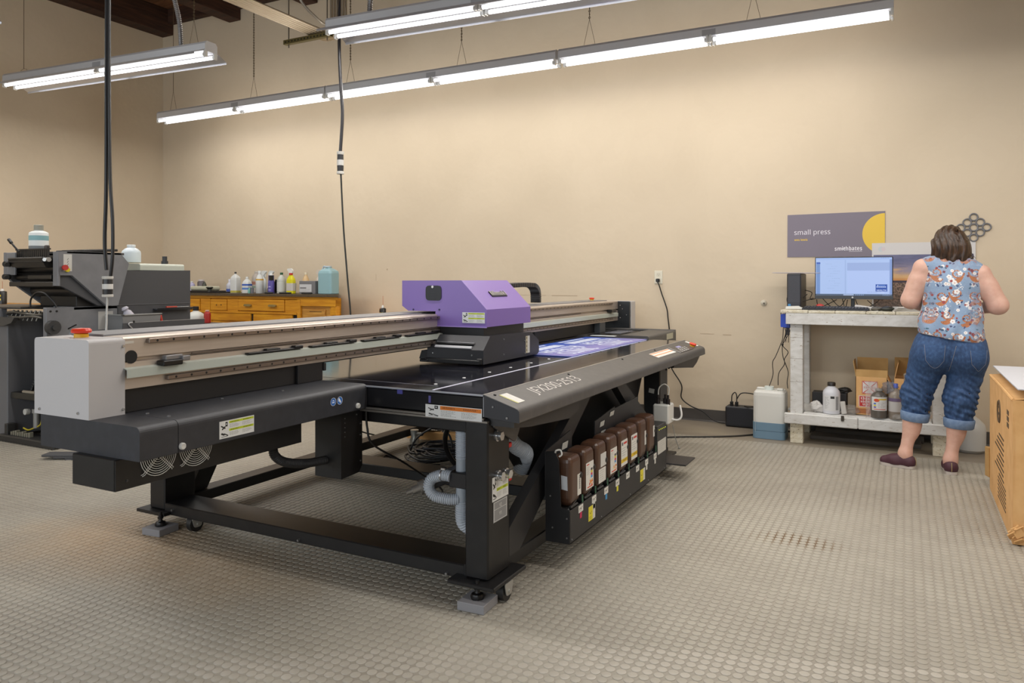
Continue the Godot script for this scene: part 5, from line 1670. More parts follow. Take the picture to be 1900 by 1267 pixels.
	jb.prism(rounded(rect2(-0.099, -0.086, 0.099, 0.086), 0.03, 4), "y", 0.355, 0.36)
	part("body", jb, M.jug, jg)
	part("cap", mb().at(J).lathe([Vector2(0, 0.36), Vector2(0.034, 0.36), Vector2(0.034, 0.385), Vector2(0, 0.387)], 18, Vector3(-0.01, 0, 0.0)), mat("d4dcd8", 0.4), jg)
	part("grip", mb().at(J).box(Vector3(-0.07, 0.367, 0), Vector3(0.06, 0.016, 0.04), 0.006).box(Vector3(0.07, 0.366, 0), Vector3(0.05, 0.014, 0.05), 0.006), M.jug, jg)
	var li := canvas(40, 100, "d8d9d8")
	li.fill_rect(Rect2i(14, 10, 16, 8), Color("2e3a58"))
	dashes(li, 8, 26, 26, 66, "b4b6b8", 6, 2, 2)
	part("label", sheet_general(J + Vector3(-0.1175, 0.05, 0.05), Vector3(0.001, 0, 0.0) + Vector3(0.022, 0, 0.053), Vector3(0, 0.25, 0)), label_mat(li), jg)
	# translucent jug behind the person's leg
	J = Vector3(0.40, 0.002, -6.12)
	jg = thing("water_jug", "empty translucent grey jug on the floor behind the person's right calf", "jug", J)
	part("body", mb().at(J).lathe([Vector2(0, 0), Vector2(0.075, 0), Vector2(0.095, 0.02), Vector2(0.097, 0.15), Vector2(0.09, 0.19), Vector2(0.06, 0.225), Vector2(0.025, 0.25), Vector2(0.025, 0.262), Vector2(0, 0.262)], 22), mat("b9b8b4", 0.35), jg)
	part("cap", mb().at(J).lathe([Vector2(0, 0.255), Vector2(0.028, 0.255), Vector2(0.028, 0.278), Vector2(0, 0.278)], 16), mat("d4d3cd", 0.4), jg)
	# cord on the floor between the printer and the jug
	single("floor_cord", mb().tube(curve([Vector3(-1.9, 0.007, -5.3), Vector3(-1.56, 0.007, -5.6), Vector3(-1.35, 0.007, -5.72), Vector3(-1.15, 0.007, -5.86), Vector3(-1.02, 0.007, -6.0), Vector3(-0.85, 0.007, -6.2), Vector3(-0.7, 0.007, -6.3)], 6), 0.0065, 6), mat("2b2925", 0.5), "dark cord lying across the floor from the printer towards the jug", "cable", Vector3(-1.56, 0, -5.6))


# ============================================================ the offset press at the left
func build_press() -> void:
	var P := thing("printing_press", "grey offset press with a raised hood and rollers at the far left", "printing press", Vector3(-5.75, 0, -3.8))
	var gr := tri_mat(noise_tex(61, 0.02, [[0.0, "6f7074"], [0.5, "77787c"], [1.0, "7f8083"]], 256), Vector3(1, 1, 1), 0.45)
	var dk := mat("48494d", 0.5)
	var bk := mat("171616", 0.5)
	var oil := mat("2a2725", 0.35, 0.3)
	# hood: two side plates, a top, and a dark inside
	var hp := PackedVector2Array([Vector2(-3.236, 1.403), Vector2(-3.716, 1.408), Vector2(-3.79, 1.326), Vector2(-3.70, 1.003), Vector2(-3.608, 1.003), Vector2(-3.34, 1.232), Vector2(-3.25, 1.232)])
	var hood := part("hood", mb().prism(hp, "x", -5.40, -5.37), gr, P)
	part("hood_bevel", mb().prism(PackedVector2Array([Vector2(-3.34, 1.232), Vector2(-3.25, 1.232), Vector2(-3.254, 1.155), Vector2(-3.29, 1.15), Vector2(-3.56, 1.005), Vector2(-3.608, 1.003)]), "x", -5.43, -5.401), dk, hood)
	part("hood_side", mb().prism(PackedVector2Array([Vector2(-3.224, 1.405), Vector2(-3.716, 1.408), Vector2(-3.79, 1.326), Vector2(-3.70, 1.003), Vector2(-3.51, 1.003), Vector2(-3.298, 1.159), Vector2(-3.224, 1.237)]), "x", -6.03, -6.0), gr, hood)
	part("hood_cheek", mb().span(Vector3(-6.03, 1.235, -3.24), Vector3(-5.885, 1.404, -3.225), 0.003), gr, hood)
	part("hood_top", mb().span(Vector3(-6.03, 1.39, -3.75), Vector3(-5.37, 1.407, -3.30), 0.002), mat("4d4c4c", 0.5), hood)
	part("hood_back", mb().span(Vector3(-6.02, 1.0, -3.7), Vector3(-5.38, 1.38, -3.66)), bk, hood)
	part("hood_front", mb().span(Vector3(-5.432, 1.155, -3.255), Vector3(-5.372, 1.403, -3.236), 0.003), gr, hood)
	# rollers, ink fountain and guard comb in the opening
	for q in [[1.345, -3.30, 0.035], [1.29, -3.33, 0.045], [1.225, -3.31, 0.03], [1.18, -3.36, 0.04], [1.26, -3.42, 0.05], [1.12, -3.44, 0.05]]:
		part("roller", mb().cyl(Vector3(-5.985, q[0], q[1]), Vector3(-5.435, q[0], q[1]), q[2], 16), oil, P)
	var tray := mb().span(Vector3(-5.93, 1.325, -3.27), Vector3(-5.5, 1.365, -3.2), 0.004)
	for k in 16: tray.span(Vector3(-5.92 + k * 0.026, 1.362, -3.262), Vector3(-5.905 + k * 0.026, 1.43, -3.255))
	tray.span(Vector3(-5.93, 1.42, -3.264), Vector3(-5.5, 1.43, -3.253))
	part("guard_comb", tray, mat("262423", 0.45), P)
	part("ink_fountain", mb().prism(rounded([Vector2(-3.19, 1.36), Vector2(-3.28, 1.36), Vector2(-3.28, 1.29), Vector2(-3.23, 1.285)], 0.01), "x", -5.92, -5.5), mat("302d2b", 0.4, 0.2), P)
	part("front_bar", mb().span(Vector3(-5.98, 1.15, -3.27), Vector3(-5.43, 1.185, -3.235), 0.004).span(Vector3(-5.75, 1.205, -3.26), Vector3(-5.46, 1.235, -3.24), 0.003), mat("3a3734", 0.4, 0.3), P)
	part("fountain_knob", mb().cyl(Vector3(-5.5, 1.345, -3.23), Vector3(-5.44, 1.345, -3.215), 0.016, 10).cyl(Vector3(-5.47, 1.345, -3.22), Vector3(-5.455, 1.345, -3.19), 0.014, 10), mat("a8a6a2", 0.3, 0.5), P)
	for q in [[-5.95, 1.317], [-5.955, 1.222]]:
		part("side_knob", mb().cyl(Vector3(q[0], q[1], -3.225), Vector3(q[0] + 0.01, q[1], -3.18), 0.02, 12).cyl(Vector3(q[0] + 0.03, q[1], -3.19), Vector3(q[0] + 0.05, q[1] - 0.004, -3.18), 0.016, 10), mat("252423", 0.4), P)
	part("lever", mb().tube([Vector3(-5.94, 1.49, -3.22), Vector3(-5.9, 1.46, -3.22), Vector3(-5.86, 1.41, -3.24)], 0.007, 6).tube([Vector3(-5.955, 1.502, -3.22), Vector3(-5.92, 1.475, -3.22)], 0.012, 8), bk, P)
	# control strip with its stop button
	var cl := canvas(40, 90, "c9c8c3")
	for k in 3: stroke(cl, Vector2(22, 22 + k * 14), Vector2(18, 30 + k * 14), 1.5, Color("7a7974"))
	part("control_strip", sheet_on_x(-5.3695, -3.275, -3.337, 1.262, 1.385), label_mat(cl), P)
	part("stop_collar", mb().cyl(Vector3(-5.369, 1.272, -3.30), Vector3(-5.355, 1.272, -3.30), 0.016, 12), mat("d8c31f", 0.4), P)
	part("stop_button", mb().cyl(Vector3(-5.355, 1.287, -3.275), Vector3(-5.335, 1.288, -3.27), 0.02, 14), mat("b3221c", 0.35), P)
	# plinth between hood and base
	part("hood_vent", mb().span(Vector3(-5.9, 1.0, -3.64), Vector3(-5.45, 1.10, -3.42), 0.004), mat("1c1b1b", 0.5), P)
	part("arched_hose", mb().tube(curve([Vector3(-5.68, 1.0, -3.22), Vector3(-5.67, 1.06, -3.22), Vector3(-5.6, 1.105, -3.22), Vector3(-5.52, 1.10, -3.23), Vector3(-5.46, 1.05, -3.25), Vector3(-5.44, 1.0, -3.27)], 6), 0.007, 6), mat("1b1a1a", 0.4), P)
	# base
	part("base_side", mb().span(Vector3(-5.49, 0.05, -3.75), Vector3(-5.45, 1.0, -3.2), 0.004), gr, P)
	part("base_top", mb().span(Vector3(-6.03, 0.975, -3.75), Vector3(-5.45, 1.0, -3.4), 0.003), gr, P)
	part("base_back", mb().span(Vector3(-6.3, 0.03, -3.75), Vector3(-5.46, 0.98, -3.72), 0.003), bk, P)
	part("base_column", mb().span(Vector3(-6.35, 0.03, -3.72), Vector3(-5.936, 0.94, -3.2), 0.006), mat("6b6b6e", 0.5), P)
	part("base_foot", mb().span(Vector3(-6.0, 0.0, -3.3), Vector3(-5.3, 0.05, -3.16), 0.008).span(Vector3(-5.94, 0.0, -3.24), Vector3(-5.9, 0.13, -3.18), 0.004), mat("2b2a29", 0.5), P)
	part("delivery_shelf", mb().span(Vector3(-5.93, 0.315, -3.4), Vector3(-5.5, 0.36, -3.22), 0.004), mat("2d2c28", 0.45), P)
	part("cream_handle", mb().cyl(Vector3(-5.80, 0.37, -3.24), Vector3(-5.65, 0.37, -3.24), 0.012, 8), mat("9a9080", 0.5), P)
	for x in [-5.81, -5.76]:
		part("chain_guide", corrugated([Vector3(x, 0.36, -3.3), Vector3(x + 0.1, 0.82, -3.42)], 0.012, 0.018, 0.003, 6), mat("2b2a27", 0.4, 0.3), P)
	part("regulator", mb().cyl(Vector3(-5.67, 0.11, -3.26), Vector3(-5.67, 0.22, -3.26), 0.022, 12).cyl(Vector3(-5.67, 0.22, -3.26), Vector3(-5.67, 0.25, -3.26), 0.03, 12), mat("9a9a98", 0.35, 0.4), P)
	part("gauge", mb().cyl(Vector3(-5.75, 0.225, -3.25), Vector3(-5.75, 0.226, -3.22), 0.022, 14), mat("b8b8b4", 0.3), P)
	part("yellow_lead", mb().tube(curve([Vector3(-5.80, 0.10, -3.24), Vector3(-5.74, 0.09, -3.24), Vector3(-5.68, 0.11, -3.25), Vector3(-5.62, 0.14, -3.26), Vector3(-5.60, 0.22, -3.26)], 5), 0.006, 6), mat("b8a62a", 0.4), P)
	var ter := mb()
	for k in 9: ter.span(Vector3(-5.88 + k * 0.028, 0.05, -3.22), Vector3(-5.862 + k * 0.028, 0.075 + 0.006 * (k % 3), -3.19), 0.002)
	part("terminal_row", ter, mat("8a8778", 0.4, 0.3), P)
	# feed table in front at the left
	var ft := part("feed_plate", mb().span(Vector3(-6.5, 0.985, -3.6), Vector3(-5.7, 1.0, -3.16), 0.003), mat("3c3a38", 0.45, 0.2), P)
	part("feed_cheek", mb().prism(PackedVector2Array([Vector2(-6.5, 0.93), Vector2(-5.72, 0.925), Vector2(-5.76, 0.885), Vector2(-5.86, 0.862), Vector2(-6.5, 0.86)]), "z", -3.16, -3.13), mat("454443", 0.45), ft)
	part("feed_side", mb().span(Vector3(-5.96, 0.88, -3.2), Vector3(-5.94, 0.985, -3.15), 0.002), gr, ft)
	var gp := mb()
	for k in 7: gp.cyl(Vector3(-5.9 + k * 0.055, 0.90, -3.2), Vector3(-5.885 + k * 0.055, 0.975, -3.22), 0.008, 6)
	gp.tube(curve([Vector3(-5.9, 0.955, -3.18), Vector3(-5.8, 0.965, -3.17), Vector3(-5.7, 0.955, -3.18), Vector3(-5.58, 0.945, -3.2), Vector3(-5.5, 0.95, -3.2)], 4), 0.010, 6)
	gp.tube(curve([Vector3(-5.88, 0.93, -3.18), Vector3(-5.75, 0.925, -3.17), Vector3(-5.6, 0.935, -3.18), Vector3(-5.5, 0.925, -3.2)], 4), 0.008, 6)
	part("gripper_gear", gp, mat("6b6861", 0.35, 0.5), P)
	part("handwheel", mb().cyl(Vector3(-5.45, 0.857, -3.235), Vector3(-5.41, 0.857, -3.235), 0.05, 22).cyl(Vector3(-5.41, 0.857, -3.235), Vector3(-5.395, 0.857, -3.235), 0.02, 12), mat("353536", 0.5), P)
	for z in [-3.23, -3.275]:
		part("panel_plug", mb().cyl(Vector3(-5.45, 0.972, z), Vector3(-5.447, 0.972, z), 0.008, 10), bk, P)
	part("side_lever", mb().cyl(Vector3(-5.45, 0.84, -3.36), Vector3(-5.40, 0.87, -3.39), 0.005, 6), bk, P)
	part("notice_sheet", sheet_on_x(-5.4495, -3.59, -3.71, 0.82, 0.958), label_mat(canvas(30, 30, "b2b0ac")), P)
	# dark feeder body behind
	part("feeder_body", mb().prism(PackedVector2Array([Vector2(-3.752, 0.05), Vector2(-3.752, 0.995), Vector2(-3.812, 1.272), Vector2(-4.421, 1.28), Vector2(-4.421, 0.05)]), "x", -6.05, -5.45), dk, P)
	part("feeder_seam", mb().span(Vector3(-5.45, 1.0, -4.42), Vector3(-5.444, 1.006, -3.75)), mat("5d5e62", 0.4), P)
	part("tool_rail", mb().prism(PackedVector2Array([Vector2(-5.45, 0.955), Vector2(-5.40, 0.948), Vector2(-5.385, 0.968), Vector2(-5.39, 0.97), Vector2(-5.40, 0.958), Vector2(-5.45, 0.965)]), "z", -4.40, -4.06), mat("38393c", 0.4), P)
	part("feeder_lid", mb().prism(rounded([Vector2(-6.0, 1.278), Vector2(-5.5, 1.278), Vector2(-5.5, 1.33), Vector2(-6.0, 1.345)], [0.0, 0.0, 0.02, 0.02]), "z", -4.40, -3.98), mat("c3c8bc", 0.4), P)
	part("lid_knob", mb().cyl(Vector3(-5.62, 1.335, -4.3), Vector3(-5.62, 1.36, -4.3), 0.028, 12).cyl(Vector3(-5.62, 1.36, -4.3), Vector3(-5.62, 1.40, -4.3), 0.02, 12), mat("303236", 0.4), P)
	part("delivery_rail", mb().prism(PackedVector2Array([Vector2(-5.43, 0.78), Vector2(-5.2, 0.78), Vector2(-5.2, 0.873), Vector2(-5.206, 0.873), Vector2(-5.21, 0.815), Vector2(-5.43, 0.815)]), "z", -4.36, -3.62), mat("45464a", 0.4), P)
	part("rail_edge", mb().span(Vector3(-5.207, 0.8735, -4.36), Vector3(-5.199, 0.8765, -3.72)), mat("c0c0c2", 0.3, 0.6), P)
	part("wire_hook", mb().tube(curve([Vector3(-5.195, 0.80, -3.72), Vector3(-5.19, 0.83, -3.69), Vector3(-5.195, 0.86, -3.665), Vector3(-5.2, 0.873, -3.675), Vector3(-5.2, 0.875, -3.70)], 5), 0.005, 6), mat("b4b4b6", 0.3, 0.6), P)
	# things lying on the press
	var wh := mat("d2d6d6", 0.4)
	bottle("spray_bottle", "white spray bottle with a grey neck standing on top of the press", "bottle", Vector3(-6.06, 1.408, -3.5), 0.068, 0.225, wh, mat("8d8c80", 0.5), {"shoulder": 0.86, "neck": 0.45, "cap_h": 0.19, "band": [0.45, 0.62, mat("7fa8ae", 0.5), 0.14, 0.26, mat("6d7276", 0.5)]})
	single("small_jar", mb().at(Vector3(-5.78, 1.408, -3.4)).lathe([Vector2(0, 0), Vector2(0.018, 0), Vector2(0.018, 0.05), Vector2(0.013, 0.055), Vector2(0, 0.055)], 12), mat("38302c", 0.4), "tiny dark jar on the press just right of the white spray bottle", "jar", Vector3(-5.78, 1.408, -3.4))
	var kb := thing("black_keypad", "thin black slotted tray lying on top of the grey press hood", "tray", Vector3(-5.6, 1.407, -3.6))
	part("tray_plate", mb().at(Vector3(-5.6, 1.422, -3.6), Basis(Vector3.RIGHT, 0.05)).box(Vector3.ZERO, Vector3(0.34, 0.018, 0.28), 0.004), mat("1e1e21", 0.4), kb)
	var sl := mb().at(Vector3(-5.6, 1.422, -3.6), Basis(Vector3.RIGHT, 0.05))
	for k in 9: sl.box(Vector3(-0.13 + k * 0.033, 0.0095, 0.0), Vector3(0.024, 0.003, 0.22))
	part("tray_slots", sl, mat("2f2f33", 0.5), kb)
	part("tray_feet", mb().span(Vector3(-5.72, 1.407, -3.68), Vector3(-5.48, 1.416, -3.52)), mat("161616", 0.5), kb)
	bottle("plastic_jug", "pale blue white plastic jug standing behind the press hood", "jug", Vector3(-5.78, 1.345, -4.1), 0.075, 0.15, mat("c2ccd2", 0.4), mat("d8dcdc", 0.4), {"shoulder": 0.6, "neck": 0.4, "cap_h": 0.12})
	var bn := thing("parts_bin", "open grey plastic bin on the press rail holding a crumpled bag", "bin", Vector3(-5.32, 0.816, -3.8))
	var gm := mat("7a7a7a", 0.5)
	var bb := mb()
	bb.span(Vector3(-5.42, 0.817, -3.95), Vector3(-5.23, 0.822, -3.65))
	bb.prism(PackedVector2Array([Vector2(-3.65, 0.817), Vector2(-3.95, 0.817), Vector2(-3.965, 0.93), Vector2(-3.635, 0.93)]), "x", -5.232, -5.228)
	bb.prism(PackedVector2Array([Vector2(-3.65, 0.817), Vector2(-3.95, 0.817), Vector2(-3.965, 0.93), Vector2(-3.635, 0.93)]), "x", -5.42, -5.416)
	bb.span(Vector3(-5.42, 0.817, -3.655), Vector3(-5.23, 0.93, -3.645))
	bb.span(Vector3(-5.42, 0.817, -3.96), Vector3(-5.23, 0.93, -3.95))
	part("bin_body", bb, gm, bn)
	part("bin_rim", mb().span(Vector3(-5.235, 0.928, -3.97), Vector3(-5.215, 0.937, -3.63), 0.002).span(Vector3(-5.43, 0.928, -3.645), Vector3(-5.215, 0.937, -3.63), 0.002), mat("8d8d8b", 0.5), bn)
	part("bin_hole", mb().cyl(Vector3(-5.2285, 0.88, -3.73), Vector3(-5.227, 0.88, -3.73), 0.009, 10), bk, bn)
	var bg := mb().at(Vector3(-5.32, 0.90, -3.77), Basis(Vector3(1, 0, 0.4).normalized(), 0.5))
	bg.lathe([Vector2(0, -0.07), Vector2(0.035, -0.07), Vector2(0.042, 0.0), Vector2(0.03, 0.06), Vector2(0.018, 0.07), Vector2(0.028, 0.085), Vector2(0.02, 0.1), Vector2(0, 0.1)], 7)
	single("crumpled_bag", bg, mat("b7b4be", 0.45), "crumpled white and pink bag sticking out of the grey bin", "bag", Vector3(-5.32, 0.825, -3.77))
	var sd := thing("screwdriver", "red handled screwdriver lying on the press tool rail", "screwdriver", Vector3(-5.42, 0.97, -4.2))
	part("handle", mb().cyl(Vector3(-5.418, 0.972, -4.16), Vector3(-5.418, 0.972, -4.26), 0.009, 10), mat("b33a26", 0.4), sd)
	part("shank", mb().cyl(Vector3(-5.418, 0.972, -4.26), Vector3(-5.418, 0.972, -4.38), 0.003, 6), mat("b8b8ba", 0.3, 0.7), sd)
	sd = thing("scraper", "small scraper with an upright red handle beside the grey bin", "scraper", Vector3(-5.3, 0.816, -4.03))
	part("handle", mb().cyl(Vector3(-5.3, 0.85, -4.03), Vector3(-5.3, 0.915, -4.015), 0.011, 8), mat("d24a3e", 0.4), sd)
	part("blade", mb().span(Vector3(-5.302, 0.817, -4.06), Vector3(-5.298, 0.86, -4.01)), mat("8b8b8b", 0.3, 0.6), sd)
	bottle("wash_bottle", "squat white bottle with a black cap behind the press rail end", "bottle", Vector3(-6.45, 0.762, -5.3), 0.088, 0.165, mat("ced0cc", 0.4), bk, {"shoulder": 0.45, "neck": 0.3, "cap_h": 0.25})
	bottle("red_bottle", "slim red bottle between the white wash bottle and the oak cabinet", "bottle", Vector3(-6.28, 0.762, -5.3), 0.034, 0.13, mat("a3251f", 0.4), mat("c8a8a0", 0.4), {"shoulder": 0.8, "neck": 0.5})
	single("steel_cart", mb().span(Vector3(-6.65, 0.735, -5.45), Vector3(-6.1, 0.76, -5.1), 0.006).span(Vector3(-6.63, 0.0, -5.43), Vector3(-6.59, 0.735, -5.39)).span(Vector3(-6.16, 0.0, -5.43), Vector3(-6.12, 0.735, -5.39)).span(Vector3(-6.63, 0.0, -5.16), Vector3(-6.59, 0.735, -5.12)).span(Vector3(-6.16, 0.0, -5.16), Vector3(-6.12, 0.735, -5.12)), mat("5a5a5c", 0.45), "low grey stand behind the press carrying a wash bottle", "stand", Vector3(-6.4, 0, -5.28))
	# the can at the far left stands on a shelf by the left wall
	single("wall_shelf", mb().span(Vector3(-8.4, 0.93, -4.5), Vector3(-7.6, 0.96, -3.6), 0.004).span(Vector3(-8.4, 0.7, -4.46), Vector3(-8.36, 0.93, -4.42)).span(Vector3(-8.4, 0.7, -3.7), Vector3(-8.36, 0.93, -3.66)), M.oak_worn, "narrow wooden shelf on the left wall behind the press", "shelf", Vector3(-8.0, 0.7, -4.05))
	aerosol("black, red and yellow spray can at the far left edge behind the press", Vector3(-7.88, 0.961, -4.2), 0.04, 0.15, "spray cans with a straw")


# ============================================================ the oak cabinet and what stands on it
func build_cabinet() -> void:
	var C := thing("oak_cabinet", "long golden oak workshop cabinet with a worn dark top", "cabinet", Vector3(-6.2, 0, -6.05))
	var ok: Material = M.oak
	var Z := -5.75
	var edge := mat("5b3c10", 0.6)
	part("carcass", mb().span(Vector3(-7.75, 0.08, -6.38), Vector3(-5.455, 1.0, Z - 0.02), 0.004), ok, C)
	part("end_unit", mb().prism(PackedVector2Array([Vector2(-5.66, -6.38), Vector2(-5.63, -6.38), Vector2(-5.08, Z - 0.02), Vector2(-5.45, Z - 0.02)]), "y", 0.08, 0.935), M.oak_worn, C)
	part("end_frame", mb().span(Vector3(-5.05, 0.845, Z - 0.06), Vector3(-4.985, 0.935, Z), 0.003).prism(PackedVector2Array([Vector2(-5.08, 0.80), Vector2(-5.02, 0.83), Vector2(-5.02, 0.935), Vector2(-5.08, 0.935)]), "z", Z - 0.06, Z - 0.02), ok, C)
	part("counter", mb().prism(PackedVector2Array([Vector2(-7.8, -6.39), Vector2(-5.5, -6.39), Vector2(-4.93, Z + 0.03), Vector2(-7.8, Z + 0.03)]), "y", 1.028, 1.052), tri_mat(noise_tex(71, 0.05, [[0.0, "3b3224"], [0.5, "5a4a34"], [0.75, "4a4032"], [1.0, "8a7248"]], 256), Vector3(1.5, 1.5, 1.5), 0.6), C)
	part("counter_rail", mb().prism(PackedVector2Array([Vector2(-7.78, -6.38), Vector2(-5.54, -6.38), Vector2(-4.96, Z), Vector2(-7.78, Z)]), "y", 1.0, 1.028), ok, C)
	part("toe_kick", mb().span(Vector3(-7.7, 0.0, -6.3), Vector3(-5.1, 0.08, Z - 0.08)), mat("2a1c0c", 0.7), C)
	part("corner_post", mb().span(Vector3(-5.497, 0.08, Z - 0.03), Vector3(-5.452, 1.0, Z + 0.004), 0.003), ok, C)
	# drawers, doors and fronts
	var d := part("drawer", mb().span(Vector3(-7.35, 0.868, Z - 0.02), Vector3(-6.935, 0.988, Z), 0.003), ok, C)
	d = part("drawer", mb().span(Vector3(-6.765, 0.868, Z - 0.02), Vector3(-6.515, 0.987, Z), 0.003), ok, C)
	part("peg_holes", mb().cyl(Vector3(-6.67, 0.925, Z - 0.001), Vector3(-6.67, 0.925, Z + 0.001), 0.009, 8).cyl(Vector3(-6.598, 0.927, Z - 0.001), Vector3(-6.598, 0.927, Z + 0.001), 0.009, 8), edge, d)
	part("front_panel", mb().span(Vector3(-6.925, 0.862, Z - 0.02), Vector3(-6.775, 0.995, Z - 0.004), 0.002), ok, C)
	part("front_panel", mb().span(Vector3(-6.508, 0.862, Z - 0.02), Vector3(-6.345, 0.995, Z - 0.004), 0.002), ok, C)
	d = part("drawer", mb().span(Vector3(-6.335, 0.872, Z - 0.02), Vector3(-5.675, 0.992, Z + 0.004), 0.003), ok, C)
	for x in [-6.18, -5.825]:
		part("drawer_pull", mb().at(Vector3(x, 0.929, Z + 0.004)).prism(rounded([Vector2(-0.055, 0.0), Vector2(-0.04, 0.014), Vector2(0.04, 0.014), Vector2(0.055, 0.0), Vector2(0.045, -0.01), Vector2(-0.045, -0.01)], 0.006, 3), "z", 0.0, 0.022), mat("a89a6a", 0.25, 0.7), d)
	part("front_panel", mb().span(Vector3(-5.668, 0.862, Z - 0.02), Vector3(-5.5, 0.995, Z - 0.004), 0.002), ok, C)
	part("mid_rail", mb().span(Vector3(-7.4, 0.84, Z - 0.02), Vector3(-5.5, 0.862, Z + 0.006), 0.002), ok, C)
	for dd in [[-6.82, -6.15], [-6.11, -5.56]]:
		var x0: float = dd[0]
		var x1: float = dd[1]
		var dr := part("door", mb().span(Vector3(x0, 0.76, Z - 0.015), Vector3(x1, 0.836, Z + 0.006), 0.002).span(Vector3(x0, 0.12, Z - 0.015), Vector3(x0 + 0.075, 0.76, Z + 0.006), 0.002).span(Vector3(x1 - 0.075, 0.12, Z - 0.015), Vector3(x1, 0.76, Z + 0.006), 0.002), ok, C)
		part("door_panel", mb().span(Vector3(x0 + 0.075, 0.12, Z - 0.018), Vector3(x1 - 0.075, 0.76, Z - 0.008)), ok, dr)
	part("dark_gap", mb().span(Vector3(-5.556, 0.1, Z - 0.019), Vector3(-5.498, 0.838, Z - 0.012)), mat("0d0906", 0.8), C)
	part("dark_gap", mb().span(Vector3(-6.149, 0.1, Z - 0.019), Vector3(-6.111, 0.838, Z - 0.012)), mat("1b1006", 0.8), C)
	part("top_drawer", mb().prism(PackedVector2Array([Vector2(-5.6, -6.3), Vector2(-5.48, -6.3), Vector2(-4.985, Z + 0.006), Vector2(-5.445, Z + 0.006)]), "y", 0.935, 1.0), ok, C)
	var wd := part("drawer", mb().span(Vector3(-5.42, 0.78, Z - 0.02), Vector3(-5.13, 0.90, Z), 0.003), M.oak_worn, C)
	part("drawer_pull", mb().span(Vector3(-5.34, 0.806, Z), Vector3(-5.17, 0.815, Z + 0.016), 0.003), edge, wd)
	part("worn_slot", mb().span(Vector3(-5.33, 0.875, Z - 0.0005), Vector3(-5.17, 0.882, Z + 0.001)), edge, wd)
	# low box and spray can to the right
	var lb := thing("wooden_step", "low orange wooden step box beside the right end of the oak cabinet", "box", Vector3(-4.95, 0, -6.1))
	part("step_top", mb().span(Vector3(-5.075, 0.80, -6.38), Vector3(-4.83, 0.822, -5.78), 0.004), M.oak, lb)
	part("step_body", mb().span(Vector3(-5.06, 0.0, -6.36), Vector3(-4.845, 0.80, -5.8), 0.004), M.oak_worn, lb)
	single("low_bench", mb().span(Vector3(-4.8, 0.73, -6.38), Vector3(-4.4, 0.752, -5.95), 0.004).span(Vector3(-4.78, 0.0, -6.36), Vector3(-4.74, 0.73, -5.97)).span(Vector3(-4.46, 0.0, -6.36), Vector3(-4.42, 0.73, -5.97)), M.oak_worn, "low wooden stand against the wall, hidden behind the long beam", "stand", Vector3(-4.6, 0, -6.16))
	aerosol("black, red and yellow spray can standing by the wall beyond the long beam", Vector3(-4.68, 0.753, -6.1), 0.034, 0.19, "spray cans with a straw")
	# what stands on the counter; y of the top
	var Y := 1.0525
	var wh := mat("d0d3d2", 0.4)
	var bk := mat("1a1a1a", 0.4)
	var at := func(u_x: float, z := -6.0) -> Vector3: return Vector3(u_x, Y, z)
	bottle("lilac_bottle", "pale lilac bottle at the left end of the counter, half hidden by the press", "bottle", at.call(-7.43, -6.05), 0.035, 0.13, mat("b3aecb", 0.4), wh, {"neck": 0.4})
	bottle("grey_pot", "small dark grey pot near the left end of the cabinet top", "pot", at.call(-7.33, -6.1), 0.045, 0.15, mat("5d565a", 0.4), mat("c8c0c0", 0.4), {"shoulder": 0.9, "neck": 0.7, "cap_h": 0.12})
	var tr := thing("glass_dish", "shallow glass dish on a black tray with two black knobs", "dish", at.call(-7.0))
	part("tray", mb().span(Vector3(-7.27, Y, -5.99), Vector3(-6.68, Y + 0.014, -5.79), 0.004).span(Vector3(-7.2, Y + 0.014, -5.98), Vector3(-6.78, Y + 0.026, -5.81), 0.003), mat("1b1a1c", 0.4), tr)
	part("dish", mb().span(Vector3(-7.2, Y + 0.026, -5.975), Vector3(-6.86, Y + 0.076, -5.83), 0.015), mat("b9b9a6", 0.3), tr)
	for x in [-7.24, -6.86]:
		part("knob", mb().at(Vector3(x, Y + 0.014, -5.82)).lathe([Vector2(0, 0), Vector2(0.025, 0), Vector2(0.022, 0.03), Vector2(0.04, 0.045), Vector2(0.035, 0.055), Vector2(0, 0.055)], 12), mat("20231c", 0.4), tr)
	part("stopper", mb().at(Vector3(-7.04, Y + 0.076, -5.9)).lathe([Vector2(0, 0), Vector2(0.027, 0), Vector2(0.022, 0.02), Vector2(0.01, 0.045), Vector2(0, 0.05)], 10), mat("3a3c33", 0.4), tr)
	bottle("squeeze_bottle", "pale squeeze bottle with a blue corner, left of the black capped bottle", "bottle", at.call(-6.86, -6.1), 0.038, 0.155, mat("c3c4d0", 0.4), mat("c9c9d4", 0.4), {"shoulder": 0.6, "neck": 0.35, "cap_h": 0.2, "band": [0.0, 0.28, mat("4a62b8", 0.5)]})
	bottle("white_tub", "small plain white tub between the squeeze bottle and the black capped bottle", "tub", at.call(-6.76, -6.09), 0.043, 0.12, wh, wh, {"shoulder": 0.9, "neck": 0.9, "cap_h": 0.1})
	bottle("detergent_bottle", "white bottle with a black cap and yellow liquid at its foot", "bottle", at.call(-6.60, -5.95), 0.048, 0.235, wh, bk, {"square": true, "shoulder": 0.68, "neck": 0.22, "cap_h": 0.08, "band": [0.02, 0.12, mat("bdb257", 0.4)]})
	bottle("grey_bottle", "cloudy grey bottle with a red and green label behind the black capped bottle", "bottle", at.call(-6.50, -6.16), 0.052, 0.245, mat("a59c93", 0.3), mat("b0a89e", 0.4), {"shoulder": 0.7, "neck": 0.4, "cap_h": 0.07, "band": [0.38, 0.52, mat("9a6a5a", 0.5), 0.24, 0.3, mat("6d8a78", 0.5)]})
